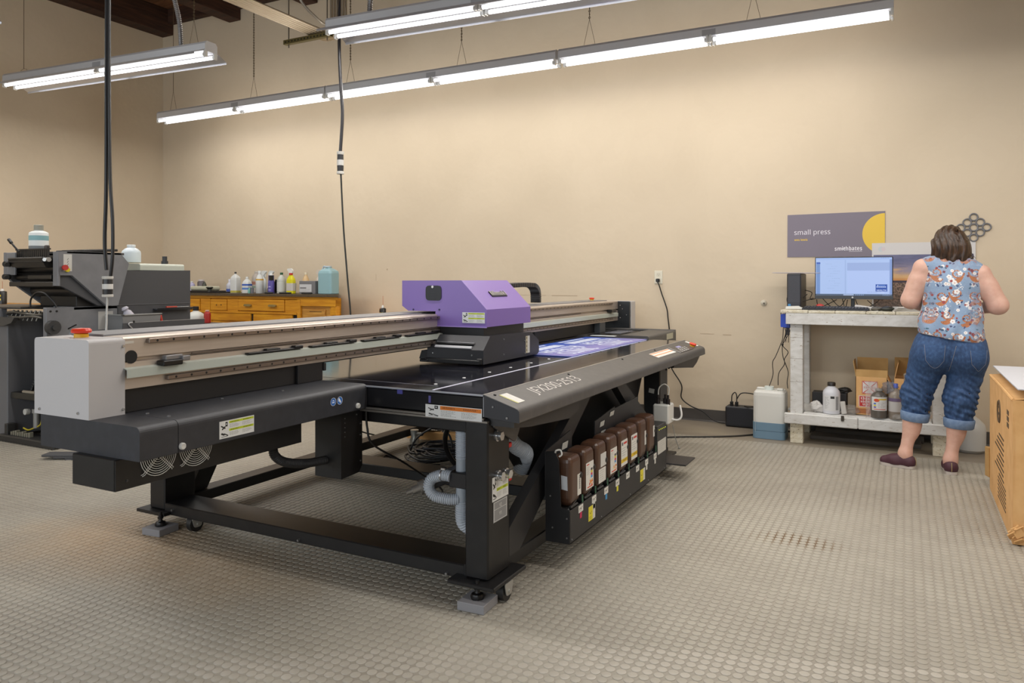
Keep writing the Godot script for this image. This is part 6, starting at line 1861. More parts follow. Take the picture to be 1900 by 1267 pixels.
	bottle("blue_label_bottle", "white cone topped bottle with two blue label bands", "bottle", at.call(-6.40, -5.93), 0.046, 0.18, wh, wh, {"square": true, "shoulder": 0.55, "neck": 0.3, "cap_h": 0.1, "band": [0.46, 0.56, mat("2a58b8", 0.4), 0.22, 0.34, mat("5c86c8", 0.4)]})
	for q in [[-6.33, -6.1, "tall white spray bottle behind the bottle with blue bands"], [-6.26, -6.14, "tall white spray bottle just behind the one with the yellow band"]]:
		bottle("spray_bottle", q[2], "bottle", at.call(q[0], q[1]), 0.034, 0.235, mat("cdd2d4", 0.35), wh, {"shoulder": 0.6, "neck": 0.4, "cap_h": 0.24, "trigger": true, "group": "white spray bottles on the cabinet"})
	bottle("large_white_bottle", "large white bottle with a pointed top and a yellow band", "bottle", at.call(-6.21, -5.93), 0.042, 0.245, wh, wh, {"shoulder": 0.62, "neck": 0.42, "cap_h": 0.12, "band": [0.58, 0.64, mat("d6a83a", 0.4)]})
	single("glue_bottle", mb().at(at.call(-6.31, -5.88)).lathe([Vector2(0, 0), Vector2(0.016, 0), Vector2(0.016, 0.04), Vector2(0.008, 0.055), Vector2(0, 0.06)], 10), mat("6fa79a", 0.4), "tiny teal bottle in front of the white spray bottles", "bottle", at.call(-6.31, -5.88))
	single("small_jar", mb().at(at.call(-6.27, -5.88)).lathe([Vector2(0, 0), Vector2(0.018, 0), Vector2(0.018, 0.06), Vector2(0, 0.062)], 10), mat("6a6a70", 0.4), "tiny grey jar in front of the large yellow banded bottle", "jar", at.call(-6.27, -5.88))
	var bx := thing("black_holder", "open black holder standing behind the purple spray can", "holder", at.call(-6.10, -6.06))
	part("holder_back", mb().prism(PackedVector2Array([Vector2(-6.18, Y), Vector2(-6.03, Y), Vector2(-6.03, Y + 0.14), Vector2(-6.18, Y + 0.15)]), "z", -6.13, -6.12), bk, bx)
	part("holder_side", mb().prism(PackedVector2Array([Vector2(-6.12, Y), Vector2(-6.0, Y), Vector2(-6.0, Y + 0.05), Vector2(-6.12, Y + 0.14)]), "x", -6.17, -6.16).prism(PackedVector2Array([Vector2(-6.12, Y), Vector2(-6.0, Y), Vector2(-6.0, Y + 0.05), Vector2(-6.12, Y + 0.14)]), "x", -6.035, -6.025), bk, bx)
	part("holder_base", mb().span(Vector3(-6.17, Y, -6.12), Vector3(-6.03, Y + 0.01, -6.0)), bk, bx)
	var pc := thing("purple_can", "purple aerosol can with a black band and white nozzle", "spray can", at.call(-6.03, -5.92))
	var pi := canvas(64, 96, "4f4596")
	pi.fill_rect(Rect2i(20, 34, 30, 18), Color("c9c6dc"))
	dashes(pi, 10, 58, 44, 26, "a7a2cc", 6, 2, 5)
	part("can_body", mb().at(at.call(-6.03, -5.92)).lathe([Vector2(0, 0), Vector2(0.034, 0), Vector2(0.034, 0.135), Vector2(0.031, 0.14), Vector2(0, 0.14)], 16), label_mat(pi, 0.35), pc)
	part("can_cap", mb().at(at.call(-6.03, -5.92)).lathe([Vector2(0, 0.14), Vector2(0.03, 0.14), Vector2(0.03, 0.195), Vector2(0, 0.195)], 16), mat("3c3768", 0.35), pc)
	part("black_band", mb().prism(rect2_packed(-6.026, Y + 0.142, -6.0, Y + 0.194), "z", -5.92, -5.888), bk, pc)
	part("nozzle", mb().at(at.call(-6.03, -5.92)).lathe([Vector2(0, 0.195), Vector2(0.02, 0.195), Vector2(0.012, 0.22), Vector2(0, 0.222)], 10), wh, pc)
	bottle("clear_bottle", "clear bottle with a white label and a dark green cap", "bottle", at.call(-5.91, -5.95), 0.048, 0.225, mat("b9bcb4", 0.25), mat("14502c", 0.4), {"shoulder": 0.66, "neck": 0.3, "cap_h": 0.1, "band": [0.12, 0.55, mat("c9cbc4", 0.5)]})
	single("teal_cup", mb().at(at.call(-5.83, -6.05)).lathe([Vector2(0, 0), Vector2(0.02, 0), Vector2(0.024, 0.11), Vector2(0, 0.112)], 12), mat("3f9088", 0.4), "small teal cup between the clear bottle and the yellow sprayer", "cup", at.call(-5.83, -6.05))
	bottle("yellow_sprayer", "bright yellow spray bottle with a red collar and white trigger", "bottle", at.call(-5.755, -5.93), 0.046, 0.265, mat("d8cf1e", 0.35), mat("dcdcd8", 0.4), {"square": true, "deep": 0.6, "shoulder": 0.62, "neck": 0.4, "cap_h": 0.25, "trigger": true, "collar": mat("c4261e", 0.4), "turn": PI, "band": [0.12, 0.42, mat("c9c4bc", 0.5)]})
	bottle("amber_sprayer", "pale amber clear spray bottle just right of the yellow sprayer", "bottle", at.call(-5.66, -6.05), 0.038, 0.225, mat("d1b183", 0.3), mat("d2c6ac", 0.4), {"shoulder": 0.55, "neck": 0.4, "cap_h": 0.1})
	bottle("clear_sprayer", "clear spray bottle standing behind the grey box", "bottle", at.call(-5.58, -6.16), 0.036, 0.25, mat("c2b5a8", 0.3), mat("cbbfb2", 0.4), {"shoulder": 0.6, "neck": 0.4, "cap_h": 0.25, "trigger": true})
	var gb := thing("grey_box", "grey carton with a large white label beside the light blue jug", "box", at.call(-5.52, -5.97))
	part("carton", mb().span(Vector3(-5.64, Y, -6.08), Vector3(-5.42, Y + 0.135, -5.93), 0.002), mat("77777a", 0.5), gb)
	var gi := canvas(100, 50, "c9cacc")
	gi.fill_rect(Rect2i(4, 20, 52, 8), Color("6d6d70"))
	dashes(gi, 6, 32, 86, 14, "a5a6a8", 5, 2, 4)
	part("label", sheet_on_z(-5.93, -5.635, -5.47, Y + 0.02, Y + 0.10), label_mat(gi), gb)
	var lj := bottle("light_blue_jug", "light blue jug at the right end of the cabinet top", "jug", at.call(-5.285, -5.98), 0.092, 0.29, mat("8fb3ba", 0.3), mat("a9b8c0", 0.35), {"square": true, "deep": 0.75, "shoulder": 0.78, "neck": 0.32, "cap_h": 0.05})
	part("handle", mb().tube(curve([Vector3(-5.31, Y + 0.275, -5.98), Vector3(-5.345, Y + 0.285, -5.98), Vector3(-5.365, Y + 0.25, -5.98), Vector3(-5.36, Y + 0.21, -5.98)], 5), 0.009, 8), mat("a9b8c4", 0.3), lj)
	for q in [[-5.97, -5.83, 0.10, "black marker lying before the purple can"], [-5.74, -5.83, 0.14, "flat black tool lying before the yellow sprayer"], [-5.45, -5.84, 0.12, "black rag lying between the grey box and the blue jug"]]:
		single("small_tool", mb().at(Vector3(q[0], Y, q[1]), Basis(Vector3.UP, 0.2)).box(Vector3(0, 0.009, 0), Vector3(q[2], 0.018, 0.03), 0.006), mat("1d1d1b", 0.5), q[3], "tool", Vector3(q[0], Y, q[1]))


func rect2_packed(x0: float, y0: float, x1: float, y1: float) -> PackedVector2Array:
	return PackedVector2Array(rect2(x0, y0, x1, y1))


# ============================================================ the big carton at the right
func build_carton() -> void:
	var C := thing("large_carton", "large brown cardboard carton at the right edge with printed text", "carton", Vector3(0.8, 0, -4.57))
	var m: Material = M.card
	var b := mb()
	b.prism(PackedVector2Array([Vector2(-4.06, 0.0), Vector2(-4.055, 0.18), Vector2(-4.05, 0.40), Vector2(-4.055, 0.655), Vector2(-5.08, 0.655), Vector2(-5.09, 0.35), Vector2(-5.1, 0.0)]), "x", 0.43, 0.434)
	b.span(Vector3(0.43, 0.0, -4.06), Vector3(1.23, 0.655, -4.055))
	b.span(Vector3(0.43, 0.0, -5.1), Vector3(1.23, 0.655, -5.095))
	b.span(Vector3(1.226, 0.0, -5.1), Vector3(1.23, 0.655, -4.055))
	b.span(Vector3(0.43, 0.0, -5.1), Vector3(1.23, 0.004, -4.055))
	part("walls", b, m, C)
	part("top_flap", mb().at(Vector3(0.43, 0.655, -4.575), Basis(Vector3.BACK, 0.12)).box(Vector3(0.19, 0.0, 0), Vector3(0.39, 0.005, 1.02), 0.001), m, C)
	part("top_flap", mb().at(Vector3(1.23, 0.655, -4.575), Basis(Vector3.BACK, -0.12)).box(Vector3(-0.19, 0.0, 0), Vector3(0.39, 0.005, 1.02), 0.001), m, C)
	part("folded_edge", mb().tube([Vector3(0.434, 0.655, -5.08), Vector3(0.431, 0.66, -4.6), Vector3(0.433, 0.657, -4.06)], 0.006, 8), m, C)
	part("torn_flap", mb().at(Vector3(0.425, 0.1, -5.11), Basis(Vector3.UP, 0.3)).box(Vector3(0, 0.05, 0), Vector3(0.02, 0.17, 0.05), 0.003), M.card_dark, C)
	var crush := mb()
	var r := RandomNumberGenerator.new()
	r.seed = 3
	for k in 9:
		crush.at(Vector3(0.44 + r.randf_range(-0.012, 0.03), r.randf_range(0.005, 0.09), -4.055 + r.randf_range(-0.008, 0.012)), Basis(Vector3(r.randf(), r.randf(), r.randf()).normalized(), r.randf_range(0, 1.2)))
		crush.box(Vector3.ZERO, Vector3(0.04, 0.05, 0.006), 0.001)
	crush.at(Vector3.ZERO)
	part("crushed_corner", crush, m, C)
	# dark print on the left face
	var pi := Image.create(400, 260, false, Image.FORMAT_RGBA8)
	pi.fill(Color(0, 0, 0, 0))
	var ink := mat("5a4630", 0.8)
	var pr := mb()
	var put := func(z: float, y: float, w: float, h: float) -> void:
		pr.span(Vector3(0.4285, y, z - w), Vector3(0.43, y + h, z))
	# globe mark
	pr.ring(Vector3(0.4292, 0.52, -4.60), Vector3.RIGHT, 0.055, 0.006, 20, 4)
	put.call(-4.56, 0.50, 0.09, 0.012)
	put.call(-4.575, 0.535, 0.05, 0.008)
	put.call(-4.20, 0.50, 0.07, 0.022)
	put.call(-4.20, 0.53, 0.07, 0.022)
	put.call(-4.20, 0.56, 0.07, 0.022)
	for k in 9:
		var y := 0.40 - 0.026 * k
		var z := -4.40 - 0.02 * (k % 2)
		for q in int(4 + (k * 5) % 4):
			put.call(z - q * 0.055, y, 0.045, 0.009)
	for k in 6:
		var y := 0.17 - 0.02 * k
		for q in 5 + (k * 3) % 3:
			put.call(-4.32 - q * 0.07, y, 0.058, 0.007)
	part("printed_marks", pr, ink, C)
	var bd := thing("white_board", "smooth white sheet lying on top of the large cardboard carton", "sheet", Vector3(0.85, 0.70, -4.6))
	part("panel", mb().at(Vector3(0.0, 0.0, 0.0)).prism(PackedVector2Array([Vector2(0.445, -5.09), Vector2(1.3, -5.09), Vector2(1.3, -4.12), Vector2(0.448, -4.05)]), "y", 0.703, 0.708), mat("c9cbd2", 0.4), bd)
# ============================================================ the workbench and what is on it
func build_bench() -> void:
	var B := thing("workbench", "white painted wooden workbench with chipped paint and a low shelf", "workbench", Vector3(-0.26, 0, -6.08))
	var wp: Material = M.white_wood
	var tp: Material = M.raw_top
	var x := -0.815
	for k in 6:
		var w: float = [0.19, 0.18, 0.2, 0.185, 0.19, 0.17][k]
		part("top_board", mb().span(Vector3(x + 0.0012, 0.9575, -6.385), Vector3(x + w - 0.0012, 0.9785 - 0.0008 * (k % 2), -5.798 - 0.002 * (k % 3)), 0.003), tp, B)
		x += w
	part("apron", mb().span(Vector3(-0.778, 0.875, -5.838), Vector3(0.285, 0.9565, -5.80), 0.003), wp, B)
	part("apron", mb().span(Vector3(-0.778, 0.875, -6.385), Vector3(0.285, 0.9565, -6.35), 0.003), wp, B)
	part("end_rail", mb().span(Vector3(-0.776, 0.878, -6.35), Vector3(-0.741, 0.9565, -5.838), 0.003), wp, B)
	part("end_rail", mb().span(Vector3(0.245, 0.878, -6.35), Vector3(0.28, 0.9565, -5.838), 0.003), wp, B)
	for q in [[-0.752, -5.93], [0.165, -5.93], [-0.752, -6.375], [0.165, -6.375]]:
		part("leg", mb().span(Vector3(q[0], 0.0, q[1]), Vector3(q[0] + 0.087, 0.878, q[1] + 0.088), 0.004), wp if q[1] > -6.0 else wp, B)
		part("bare_foot", mb().span(Vector3(q[0] - 0.0008, 0.0, q[1] - 0.0008), Vector3(q[0] + 0.0878, 0.146, q[1] + 0.0888), 0.004), tp, B)
	for j in 3:
		part("post_joint", mb().span(Vector3(-0.7525, [0.775, 0.62, 0.45][j], -5.8425), Vector3(-0.6645, [0.775, 0.62, 0.45][j] + 0.002, -5.8415)), mat("6a6155", 0.8), B)
	part("shelf_beam", mb().span(Vector3(-0.79, 0.148, -5.84), Vector3(-0.297, 0.224, -5.798), 0.006), wp, B)
	part("shelf_beam", mb().span(Vector3(-0.295, 0.148, -5.84), Vector3(0.262, 0.223, -5.799), 0.006), wp, B)
	part("shelf_beam", mb().span(Vector3(-0.775, 0.148, -6.37), Vector3(0.255, 0.215, -6.33), 0.005), wp, B)
	for k in 4:
		var z := -6.37 + 0.135 * k
		part("shelf_board", mb().span(Vector3(-0.66 if k == 3 else -0.785, 0.2155, z + 0.002), Vector3(0.26 if k < 3 else 0.16, 0.2315, z + 0.131), 0.003), wp, B)
	# plank under the bench
	var pl := thing("dark_plank", "dark grey planks lying on the floor under the workbench", "plank", Vector3(-0.15, 0, -6.2))
	part("plank", mb().span(Vector3(-0.62, 0.0, -6.37), Vector3(0.12, 0.05, -6.25), 0.004), mat("4a443c", 0.8), pl)
	part("plank", mb().span(Vector3(-0.64, 0.0, -6.22), Vector3(0.1, 0.028, -6.05), 0.004), mat("58514a", 0.8), pl)
	# sign on the wall
	var S := thing("wall_sign", "grey violet sign with white lettering and a yellow half disc", "sign", Vector3(-0.49, 1.383, -6.4))
	part("board", mb().prism(PackedVector2Array([Vector2(-0.845, 1.383), Vector2(-0.138, 1.378), Vector2(-0.1365, 1.726), Vector2(-0.843, 1.722)]), "z", -6.4, -6.394), mat("756d79", 0.5), S)
	var half := PackedVector2Array()
	for k in 25:
		var a := PI / 2 + PI * k / 24.0
		half.append(Vector2(-0.1385 + cos(a) * 0.157, 1.553 + sin(a) * 0.157))
	part("half_disc", mb().prism(half, "z", -6.394, -6.3935), mat("dcb83c", 0.5), S)
	var w1 := mat("dcd8de", 0.5)
	var fb := Basis()
	words("lettering", "small press", S, Transform3D(fb, Vector3(-0.792, 1.548, -6.394)), 0.268, 0.053, w1, "Droid Sans")
	words("lettering", "wes lewis", S, Transform3D(fb, Vector3(-0.792, 1.511, -6.394)), 0.10, 0.019, mat("dcb83c", 0.5), "Droid Sans", true)
	words("logo_lettering", "smithbates", S, Transform3D(fb, Vector3(-0.492, 1.428, -6.394)), 0.195, 0.034, w1, "Droid Sans", true)
	part("logo_arc", mb().ring(Vector3(-0.432, 1.452, -6.3938), Vector3.BACK, 0.015, 0.0025, 14, 4, 0.0, PI), w1, S)
	part("logo_arc", mb().ring(Vector3(-0.432, 1.452, -6.3938), Vector3.BACK, 0.007, 0.002, 12, 4, 0.0, PI), w1, S)
	part("logo_rule", mb().span(Vector3(-0.39, 1.42, -6.394), Vector3(-0.297, 1.4225, -6.3936)), w1, S)
	# poster, taped over the sign's corner
	var po := thing("landscape_poster", "white margined poster of a dusk sky over a dry field", "poster", Vector3(0.11, 0.93, -6.394))
	part("paper", mb().span(Vector3(-0.228, 0.93, -6.393), Vector3(0.452, 1.481, -6.391)), mat("c9c6c5", 0.6), po)
	part("picture", sheet_on_z(-6.391, -0.217, 0.44, 0.94, 1.39), label_mat(landscape(), 0.4), po)
	part("faint_stamp", mb().prism(circle2(Vector2(-0.165, 1.435), 0.02), "z", -6.391, -6.3907), mat("bcc3c6", 0.6), po)
	part("faint_stamp", mb().prism(circle2(Vector2(-0.15, 1.435), 0.016), "z", -6.391, -6.3905), mat("c9bdc0", 0.6), po)
	# ring ornament
	var ro := thing("ring_ornament", "grey wall ornament of nine linked rings in a diamond", "ornament", Vector3(0.44, 1.48, -6.395))
	var gm := mat("6f6f72", 0.4, 0.4)
	for i in 3:
		for j in 3:
			var c := Vector3(0.44 + (i - j) * 0.0405, 1.581 + (i + j - 2) * 0.0375, -6.391)
			part("ring", mb().ring(c, Vector3.BACK, 0.0255, 0.0055, 20, 6), gm, ro)
	var kn := thing("wall_bumper", "small round white bumper on the wall left of the bench", "bumper", Vector3(-1.029, 1.0, -6.4))
	part("bumper_cap", mb().at(Vector3(-1.029, 1.01, -6.4), Basis(Vector3.RIGHT, PI / 2)).lathe([Vector2(0, 0), Vector2(0.026, 0), Vector2(0.024, 0.008), Vector2(0.012, 0.014), Vector2(0.012, 0.022), Vector2(0, 0.024)], 16), mat("c4bba8", 0.4), kn)
	part("bumper_pin", mb().cyl(Vector3(-1.024, 1.008, -6.376), Vector3(-1.024, 1.008, -6.372), 0.006, 8), mat("5a5248", 0.5), kn)
	# computer
	var pc := thing("computer_tower", "slim black computer tower with a mesh front at the bench end", "computer", Vector3(-0.745, 0.9785, -6.15))
	part("case", mb().span(Vector3(-0.796, 0.98, -6.33), Vector3(-0.695, 1.247, -6.0), 0.006), mat("26262b", 0.4), pc)
	part("front_mesh", mb().span(Vector3(-0.79, 0.99, -6.0), Vector3(-0.703, 1.24, -5.996), 0.001), mat("323238", 0.5), pc)
	var dots := mb()
	for j in 24:
		for i in 9: dots.box(Vector3(-0.785 + i * 0.0095 + (j % 2) * 0.004, 1.036 + j * 0.0082, -5.9955), Vector3(0.0048, 0.0042, 0.001))
	part("mesh_holes", dots, mat("515158", 0.5), pc).set_meta("kind", "stuff")
	part("badge", mb().prism(rounded(rect2(-0.788, 0.995, -0.768, 1.018), 0.005), "z", -5.996, -5.9945), mat("3c7fb0", 0.4), pc)
	single("paper_sheet", mb().at(Vector3(-0.735, 1.252, -6.15), Basis(Vector3.BACK, -0.01)).box(Vector3.ZERO, Vector3(0.34, 0.005, 0.26), 0.001), mat("a9a2ac", 0.6), "thin sheet lying flat across the top of the computer tower", "sheet", Vector3(-0.735, 1.249, -6.15))
	single("white_envelope", mb().at(Vector3(-0.735, 0.983, -5.93), Basis(Vector3.UP, 0.1)).prism(PackedVector2Array([Vector2(-0.06, 0.0), Vector2(0.075, 0.0), Vector2(0.03, 0.022), Vector2(-0.058, 0.018)]), "z", -0.03, 0.03), mat("d4d3cd", 0.6), "white folded paper in front of the computer tower", "paper", Vector3(-0.735, 0.983, -5.93))
	# monitor
	var mo := thing("computer_monitor", "wide black monitor showing a pale blue window and a small sign", "monitor", Vector3(-0.345, 0.979, -6.09))
	var blk := mat("1b1e22", 0.4)
	part("bezel", mb().span(Vector3(-0.603, 1.058, -6.085), Vector3(-0.079, 1.368, -6.052), 0.004), blk, mo)
	part("chin", mb().span(Vector3(-0.603, 1.058, -6.053), Vector3(-0.079, 1.083, -6.048), 0.001), mat("33363a", 0.35), mo)
	var si := screen_image()
	var sm := StandardMaterial3D.new()
	sm.albedo_color = Color(0.02, 0.02, 0.03)
	sm.roughness = 0.3
	sm.emission_enabled = true
	sm.emission_texture = tex(si)
	sm.emission = Color.WHITE
	sm.emission_operator = BaseMaterial3D.EMISSION_OP_MULTIPLY
	sm.emission_energy_multiplier = SCREEN
	var sb := mb()
	sb.decal(Vector3(-0.597, 1.083, -6.0505), Vector3(0.512, 0, 0), Vector3(0, 0.28, 0))
	var scr := part("screen", sb, sm, mo)
	var lit := StandardMaterial3D.new()
	lit.albedo_color = Color(0.05, 0.06, 0.08)
	lit.emission_enabled = true
	lit.emission = Color("c6d6fa")
	lit.emission_energy_multiplier = SCREEN
	words("screen_lettering", "HEALTH", scr, Transform3D(Basis(), Vector3(-0.185, 1.117, -6.0503)), 0.062, 0.0125, lit, "Droid Sans", true, 0.0002)
	words("screen_lettering", "CLINIC", scr, Transform3D(Basis(), Vector3(-0.178, 1.102, -6.0503)), 0.045, 0.0115, lit, "Droid Sans", true, 0.0002)
	part("maker_mark", mb().prism(circle2(Vector2(-0.345, 1.0705), 0.006), "z", -6.048, -6.0475), mat("c8c8c8", 0.4), mo)
	part("neck", mb().span(Vector3(-0.358, 0.985, -6.10), Vector3(-0.332, 1.16, -6.085), 0.003), blk, mo)
	part("stand_foot", mb().span(Vector3(-0.46, 0.9792, -6.18), Vector3(-0.23, 0.988, -6.04), 0.003), blk, mo)
	var sl := AreaLight3D.new()
	sl.name = "screen_light"
	sl.area_size = Vector2(0.5, 0.27)
	sl.light_energy = 0.012
	sl.light_color = Color("b6ccf4")
	sl.shadow_enabled = true
	sl.area_range = 12.0
	sl.area_attenuation = 2.0
	sl.position = Vector3(0.0, 0.245, 0.052)
	sl.rotation = Vector3(0, PI, 0)
	mo.add_child(sl)
	# keyboard
	var kb := thing("keyboard", "black computer keyboard on the bench in front of the monitor", "keyboard", Vector3(-0.45, 0.979, -5.92))
	var kx := Transform3D(Basis(Vector3.UP, -0.06), Vector3(-0.45, 0.979, -5.92))
	var b := mb()
	b.x = kx
	b.prism(rounded([Vector2(-0.065, 0.0), Vector2(0.065, 0.0), Vector2(0.065, 0.010), Vector2(-0.065, 0.022)], 0.003, 2), "x", -0.222, 0.222)
	part("key_base", b, mat("26272b", 0.4), kb)
	b = mb()
	b.x = kx * Transform3D(Basis(Vector3.RIGHT, 0.092), Vector3(0, 0.0165, 0))
	for r in 5:
		for c in 20: b.box(Vector3(-0.205 + c * 0.0215, 0.003, -0.046 + r * 0.0225), Vector3(0.0185, 0.006, 0.019), 0.0015)
	part("keys", b, mat("34353a", 0.5), kb).set_meta("kind", "stuff")
	# clutter on the bench
	single("red_tape", mb().at(Vector3(-0.565, 0.979, -6.02)).ball(Vector3(0, 0.02, 0), Vector3(0.032, 0.022, 0.025), 12), mat("b3342c", 0.4), "small round red object behind the keyboard's left half", "tape roll", Vector3(-0.565, 0.979, -6.02))
	single("yellow_note", mb().at(Vector3(-0.38, 0.9795, -6.0), Basis(Vector3.UP, 0.2)).box(Vector3(0, 0.003, 0), Vector3(0.075, 0.006, 0.06)), mat("cfc489", 0.6), "pale yellow note pad behind the keyboard", "note pad", Vector3(-0.38, 0.9795, -6.0))
	single("white_strip", mb().at(Vector3(-0.245, 0.982, -5.96), Basis(Vector3.UP, -0.25) * Basis(Vector3.BACK, -0.13)).box(Vector3(0, 0.015, 0), Vector3(0.16, 0.022, 0.05), 0.002), mat("c9c6c2", 0.5), "white folded paper strip right of the keyboard", "paper", Vector3(-0.245, 0.98, -5.96))
	single("computer_mouse", mb().at(Vector3(-0.11, 0.979, -5.9)).ball(Vector3(0, 0.014, 0), Vector3(0.045, 0.02, 0.03), 14), mat("1e2018", 0.4), "dark computer mouse on the bench near the person's elbow", "mouse", Vector3(-0.11, 0.979, -5.9))
	single("crumpled_wrap", crumple(Vector3(-0.18, 0.979, -5.94), 0.035, 5, 0.45), mat("57534a", 0.6), "small crumpled dark wrapper between the paper strip and mouse", "wrapper", Vector3(-0.18, 0.979, -5.94))
	var st := thing("paper_stack", "small stack of white papers on the bench beside the person", "papers", Vector3(0.02, 0.979, -5.92))
	for k in 4:
		part("paper", mb().at(Vector3(0.02 + 0.004 * k, 0.982 + 0.008 * k, -5.92), Basis(Vector3.UP, 0.08 * k)).box(Vector3.ZERO, Vector3(0.20, 0.006, 0.14), 0.001), mat(["cfccc6", "c4c0b8", "d4d2cd", "c9c7c2"][k], 0.6), st)
	var cc := thing("monitor_cables", "tangle of thin black cables hanging below the monitor", "cable", Vector3(-0.45, 0.98, -6.15))
	var ck := mat("191817", 0.45)
	var rr := RandomNumberGenerator.new()
	rr.seed = 11
	for q in [[-0.62, 1.06, -0.72, 1.03, -0.665, 1.09], [-0.60, 1.05, -0.58, 1.0, -0.48, 0.99], [-0.56, 1.06, -0.50, 1.0, -0.44, 0.985], [-0.50, 1.06, -0.44, 1.0, -0.40, 1.055], [-0.46, 1.05, -0.55, 1.0, -0.6, 0.99], [-0.42, 1.06, -0.40, 0.99, -0.385, 1.05], [-0.33, 1.055, -0.31, 1.01, -0.27, 0.99], [-0.25, 1.05, -0.2, 1.0, -0.19, 0.985], [-0.17, 1.05, -0.22, 1.01, -0.28, 0.985]]:
		var z := -6.12 + rr.randf_range(-0.03, 0.03)
		part("cable", mb().tube(curve([Vector3(q[0], q[1], z - 0.02), Vector3(q[2], q[3], z), Vector3(q[4], q[5], z - 0.03)], 8), 0.003, 5), ck, cc)
	part("cable", mb().tube(curve([Vector3(-0.69, 1.12, -6.2), Vector3(-0.64, 1.10, -6.2), Vector3(-0.65, 1.05, -6.18), Vector3(-0.60, 1.06, -6.16), Vector3(-0.57, 1.08, -6.14)], 8), 0.003, 5), ck, cc)
	part("cable", mb().tube(curve([Vector3(-0.80, 1.10, -6.3), Vector3(-0.83, 1.06, -6.28), Vector3(-0.825, 1.02, -6.25), Vector3(-0.80, 1.0, -6.2)], 6), 0.0035, 5), ck, cc)
	# cables and a blue strip on the left end of the bench
	var ps := thing("power_strip", "bright blue power strip with plugs on the left end of bench", "power strip", Vector3(-0.79, 0.845, -5.9))
	part("strip_body", mb().prism(rounded(rect2(-0.822, 0.848, -0.780, 0.945), 0.008), "z", -5.98, -5.86), mat("1e44b4", 0.4), ps)
	part("strip_lower", mb().span(Vector3(-0.80, 0.842, -5.9), Vector3(-0.757, 0.873, -5.862), 0.004), mat("173589", 0.4), ps)
	for x2 in [-0.778, -0.765]:
		part("plug", mb().span(Vector3(x2 - 0.006, 0.79, -5.875), Vector3(x2 + 0.005, 0.845, -5.86), 0.003), mat("14161f", 0.4), ps)
	for x2 in [-0.783, -0.765]:
		part("plug_lead", mb().cyl(Vector3(x2, 0.79, -5.868), Vector3(x2 - 0.003, 0.735, -5.868), 0.0025, 5), ck, ps)
	var bc := thing("bench_cables", "thin black cables dangling down the wall at the bench's left end", "cable", Vector3(-0.83, 0.36, -5.97))
	for q in [[[-0.80, 0.955], [-0.815, 0.87], [-0.822, 0.757], [-0.838, 0.707], [-0.872, 0.62], [-0.895, 0.57], [-0.892, 0.48], [-0.918, 0.39]],
			[[-0.79, 0.955], [-0.81, 0.86], [-0.80, 0.80], [-0.824, 0.71], [-0.82, 0.62], [-0.80, 0.56], [-0.782, 0.50], [-0.79, 0.43], [-0.785, 0.38]],
			[[-0.77, 0.85], [-0.80, 0.78], [-0.823, 0.708], [-0.785, 0.66], [-0.79, 0.635], [-0.81, 0.60], [-0.81, 0.56], [-0.85, 0.49], [-0.855, 0.40]],
			[[-0.76, 0.84], [-0.79, 0.77], [-0.823, 0.712], [-0.826, 0.70]],
			[[-0.815, 0.97], [-0.835, 0.945], [-0.825, 0.915], [-0.812, 0.905]]]:
		var pp := []
		for w in q: pp.append(Vector3(w[0], w[1], -5.97))
		part("cable", mb().tube(curve(pp, 6), 0.003, 5), ck, bc)
	part("cable_tie", mb().ball(Vector3(-0.824, 0.709, -5.97), Vector3(0.009, 0.009, 0.008), 10), ck, bc)
	# --- things on the low shelf
	var Y := 0.232
	var wb := bottle("chemical_bottle", "tall white bottle with black cap and printed label on the bench shelf", "bottle", Vector3(-0.475, Y, -5.89), 0.059, 0.225, mat("cfd0d6", 0.35), mat("221d18", 0.4), {"shoulder": 0.72, "neck": 0.42, "cap_h": 0.11})
	var wi := canvas(60, 90, "d4d4d4")
	wi.fill_rect(Rect2i(26, 4, 12, 14), Color("2e2e30"))
	for k in 16: wi.fill_rect(Rect2i(42, 6 + k * 5, 10, 3), Color("4a4a4c"))
	dashes(wi, 6, 10, 18, 70, "9c9c9e", 6, 2, 3)
	part("label", mb().at(Vector3(-0.475, Y, -5.89), Basis(Vector3.UP, -1.45)).partial_lathe(0.0598, 0.025, 0.135, 0.36), label_mat(wi), wb)
	single("black_case", mb().span(Vector3(-0.62, Y, -6.12), Vector3(-0.38, Y + 0.13, -6.02), 0.005), mat("211f20", 0.5), "black box lying behind the tall white bottle on the shelf", "box", Vector3(-0.5, Y, -6.07))
	single("black_rag", crumple(Vector3(-0.40, Y + 0.131, -6.06), 0.045, 8, 0.5), mat("181818", 0.6), "crumpled black rag on the black box behind the bottle", "rag", Vector3(-0.4, Y + 0.131, -6.06))
	single("crumpled_paper", crumple(Vector3(-0.575, Y, -5.90), 0.042, 9, 1.0), mat("cbc8c4", 0.6), "crumpled white paper at the left end of the bench shelf", "paper", Vector3(-0.575, Y, -5.90))
	single("paper_packet", mb().at(Vector3(-0.395, Y + 0.048, -5.88), Basis(Vector3.BACK, 0.15)).box(Vector3.ZERO, Vector3(0.035, 0.09, 0.03), 0.004), mat("c2beb8", 0.6), "small white paper packet leaning on the tall white bottle", "packet", Vector3(-0.395, Y, -5.88))
	single("plastic_bag", crumple(Vector3(-0.345, Y, -5.92), 0.05, 14, 0.7), bag_mat("a79f96"), "small crumpled clear bag left of the fragile carton", "bag", Vector3(-0.345, Y, -5.92))
	single("black_clip", mb().span(Vector3(-0.405, Y - 0.035, -5.797), Vector3(-0.385, Y + 0.004, -5.79), 0.002), mat("3a332a", 0.6), "dark clip hanging over the front edge of the bench shelf", "clip", Vector3(-0.395, Y - 0.035, -5.795))
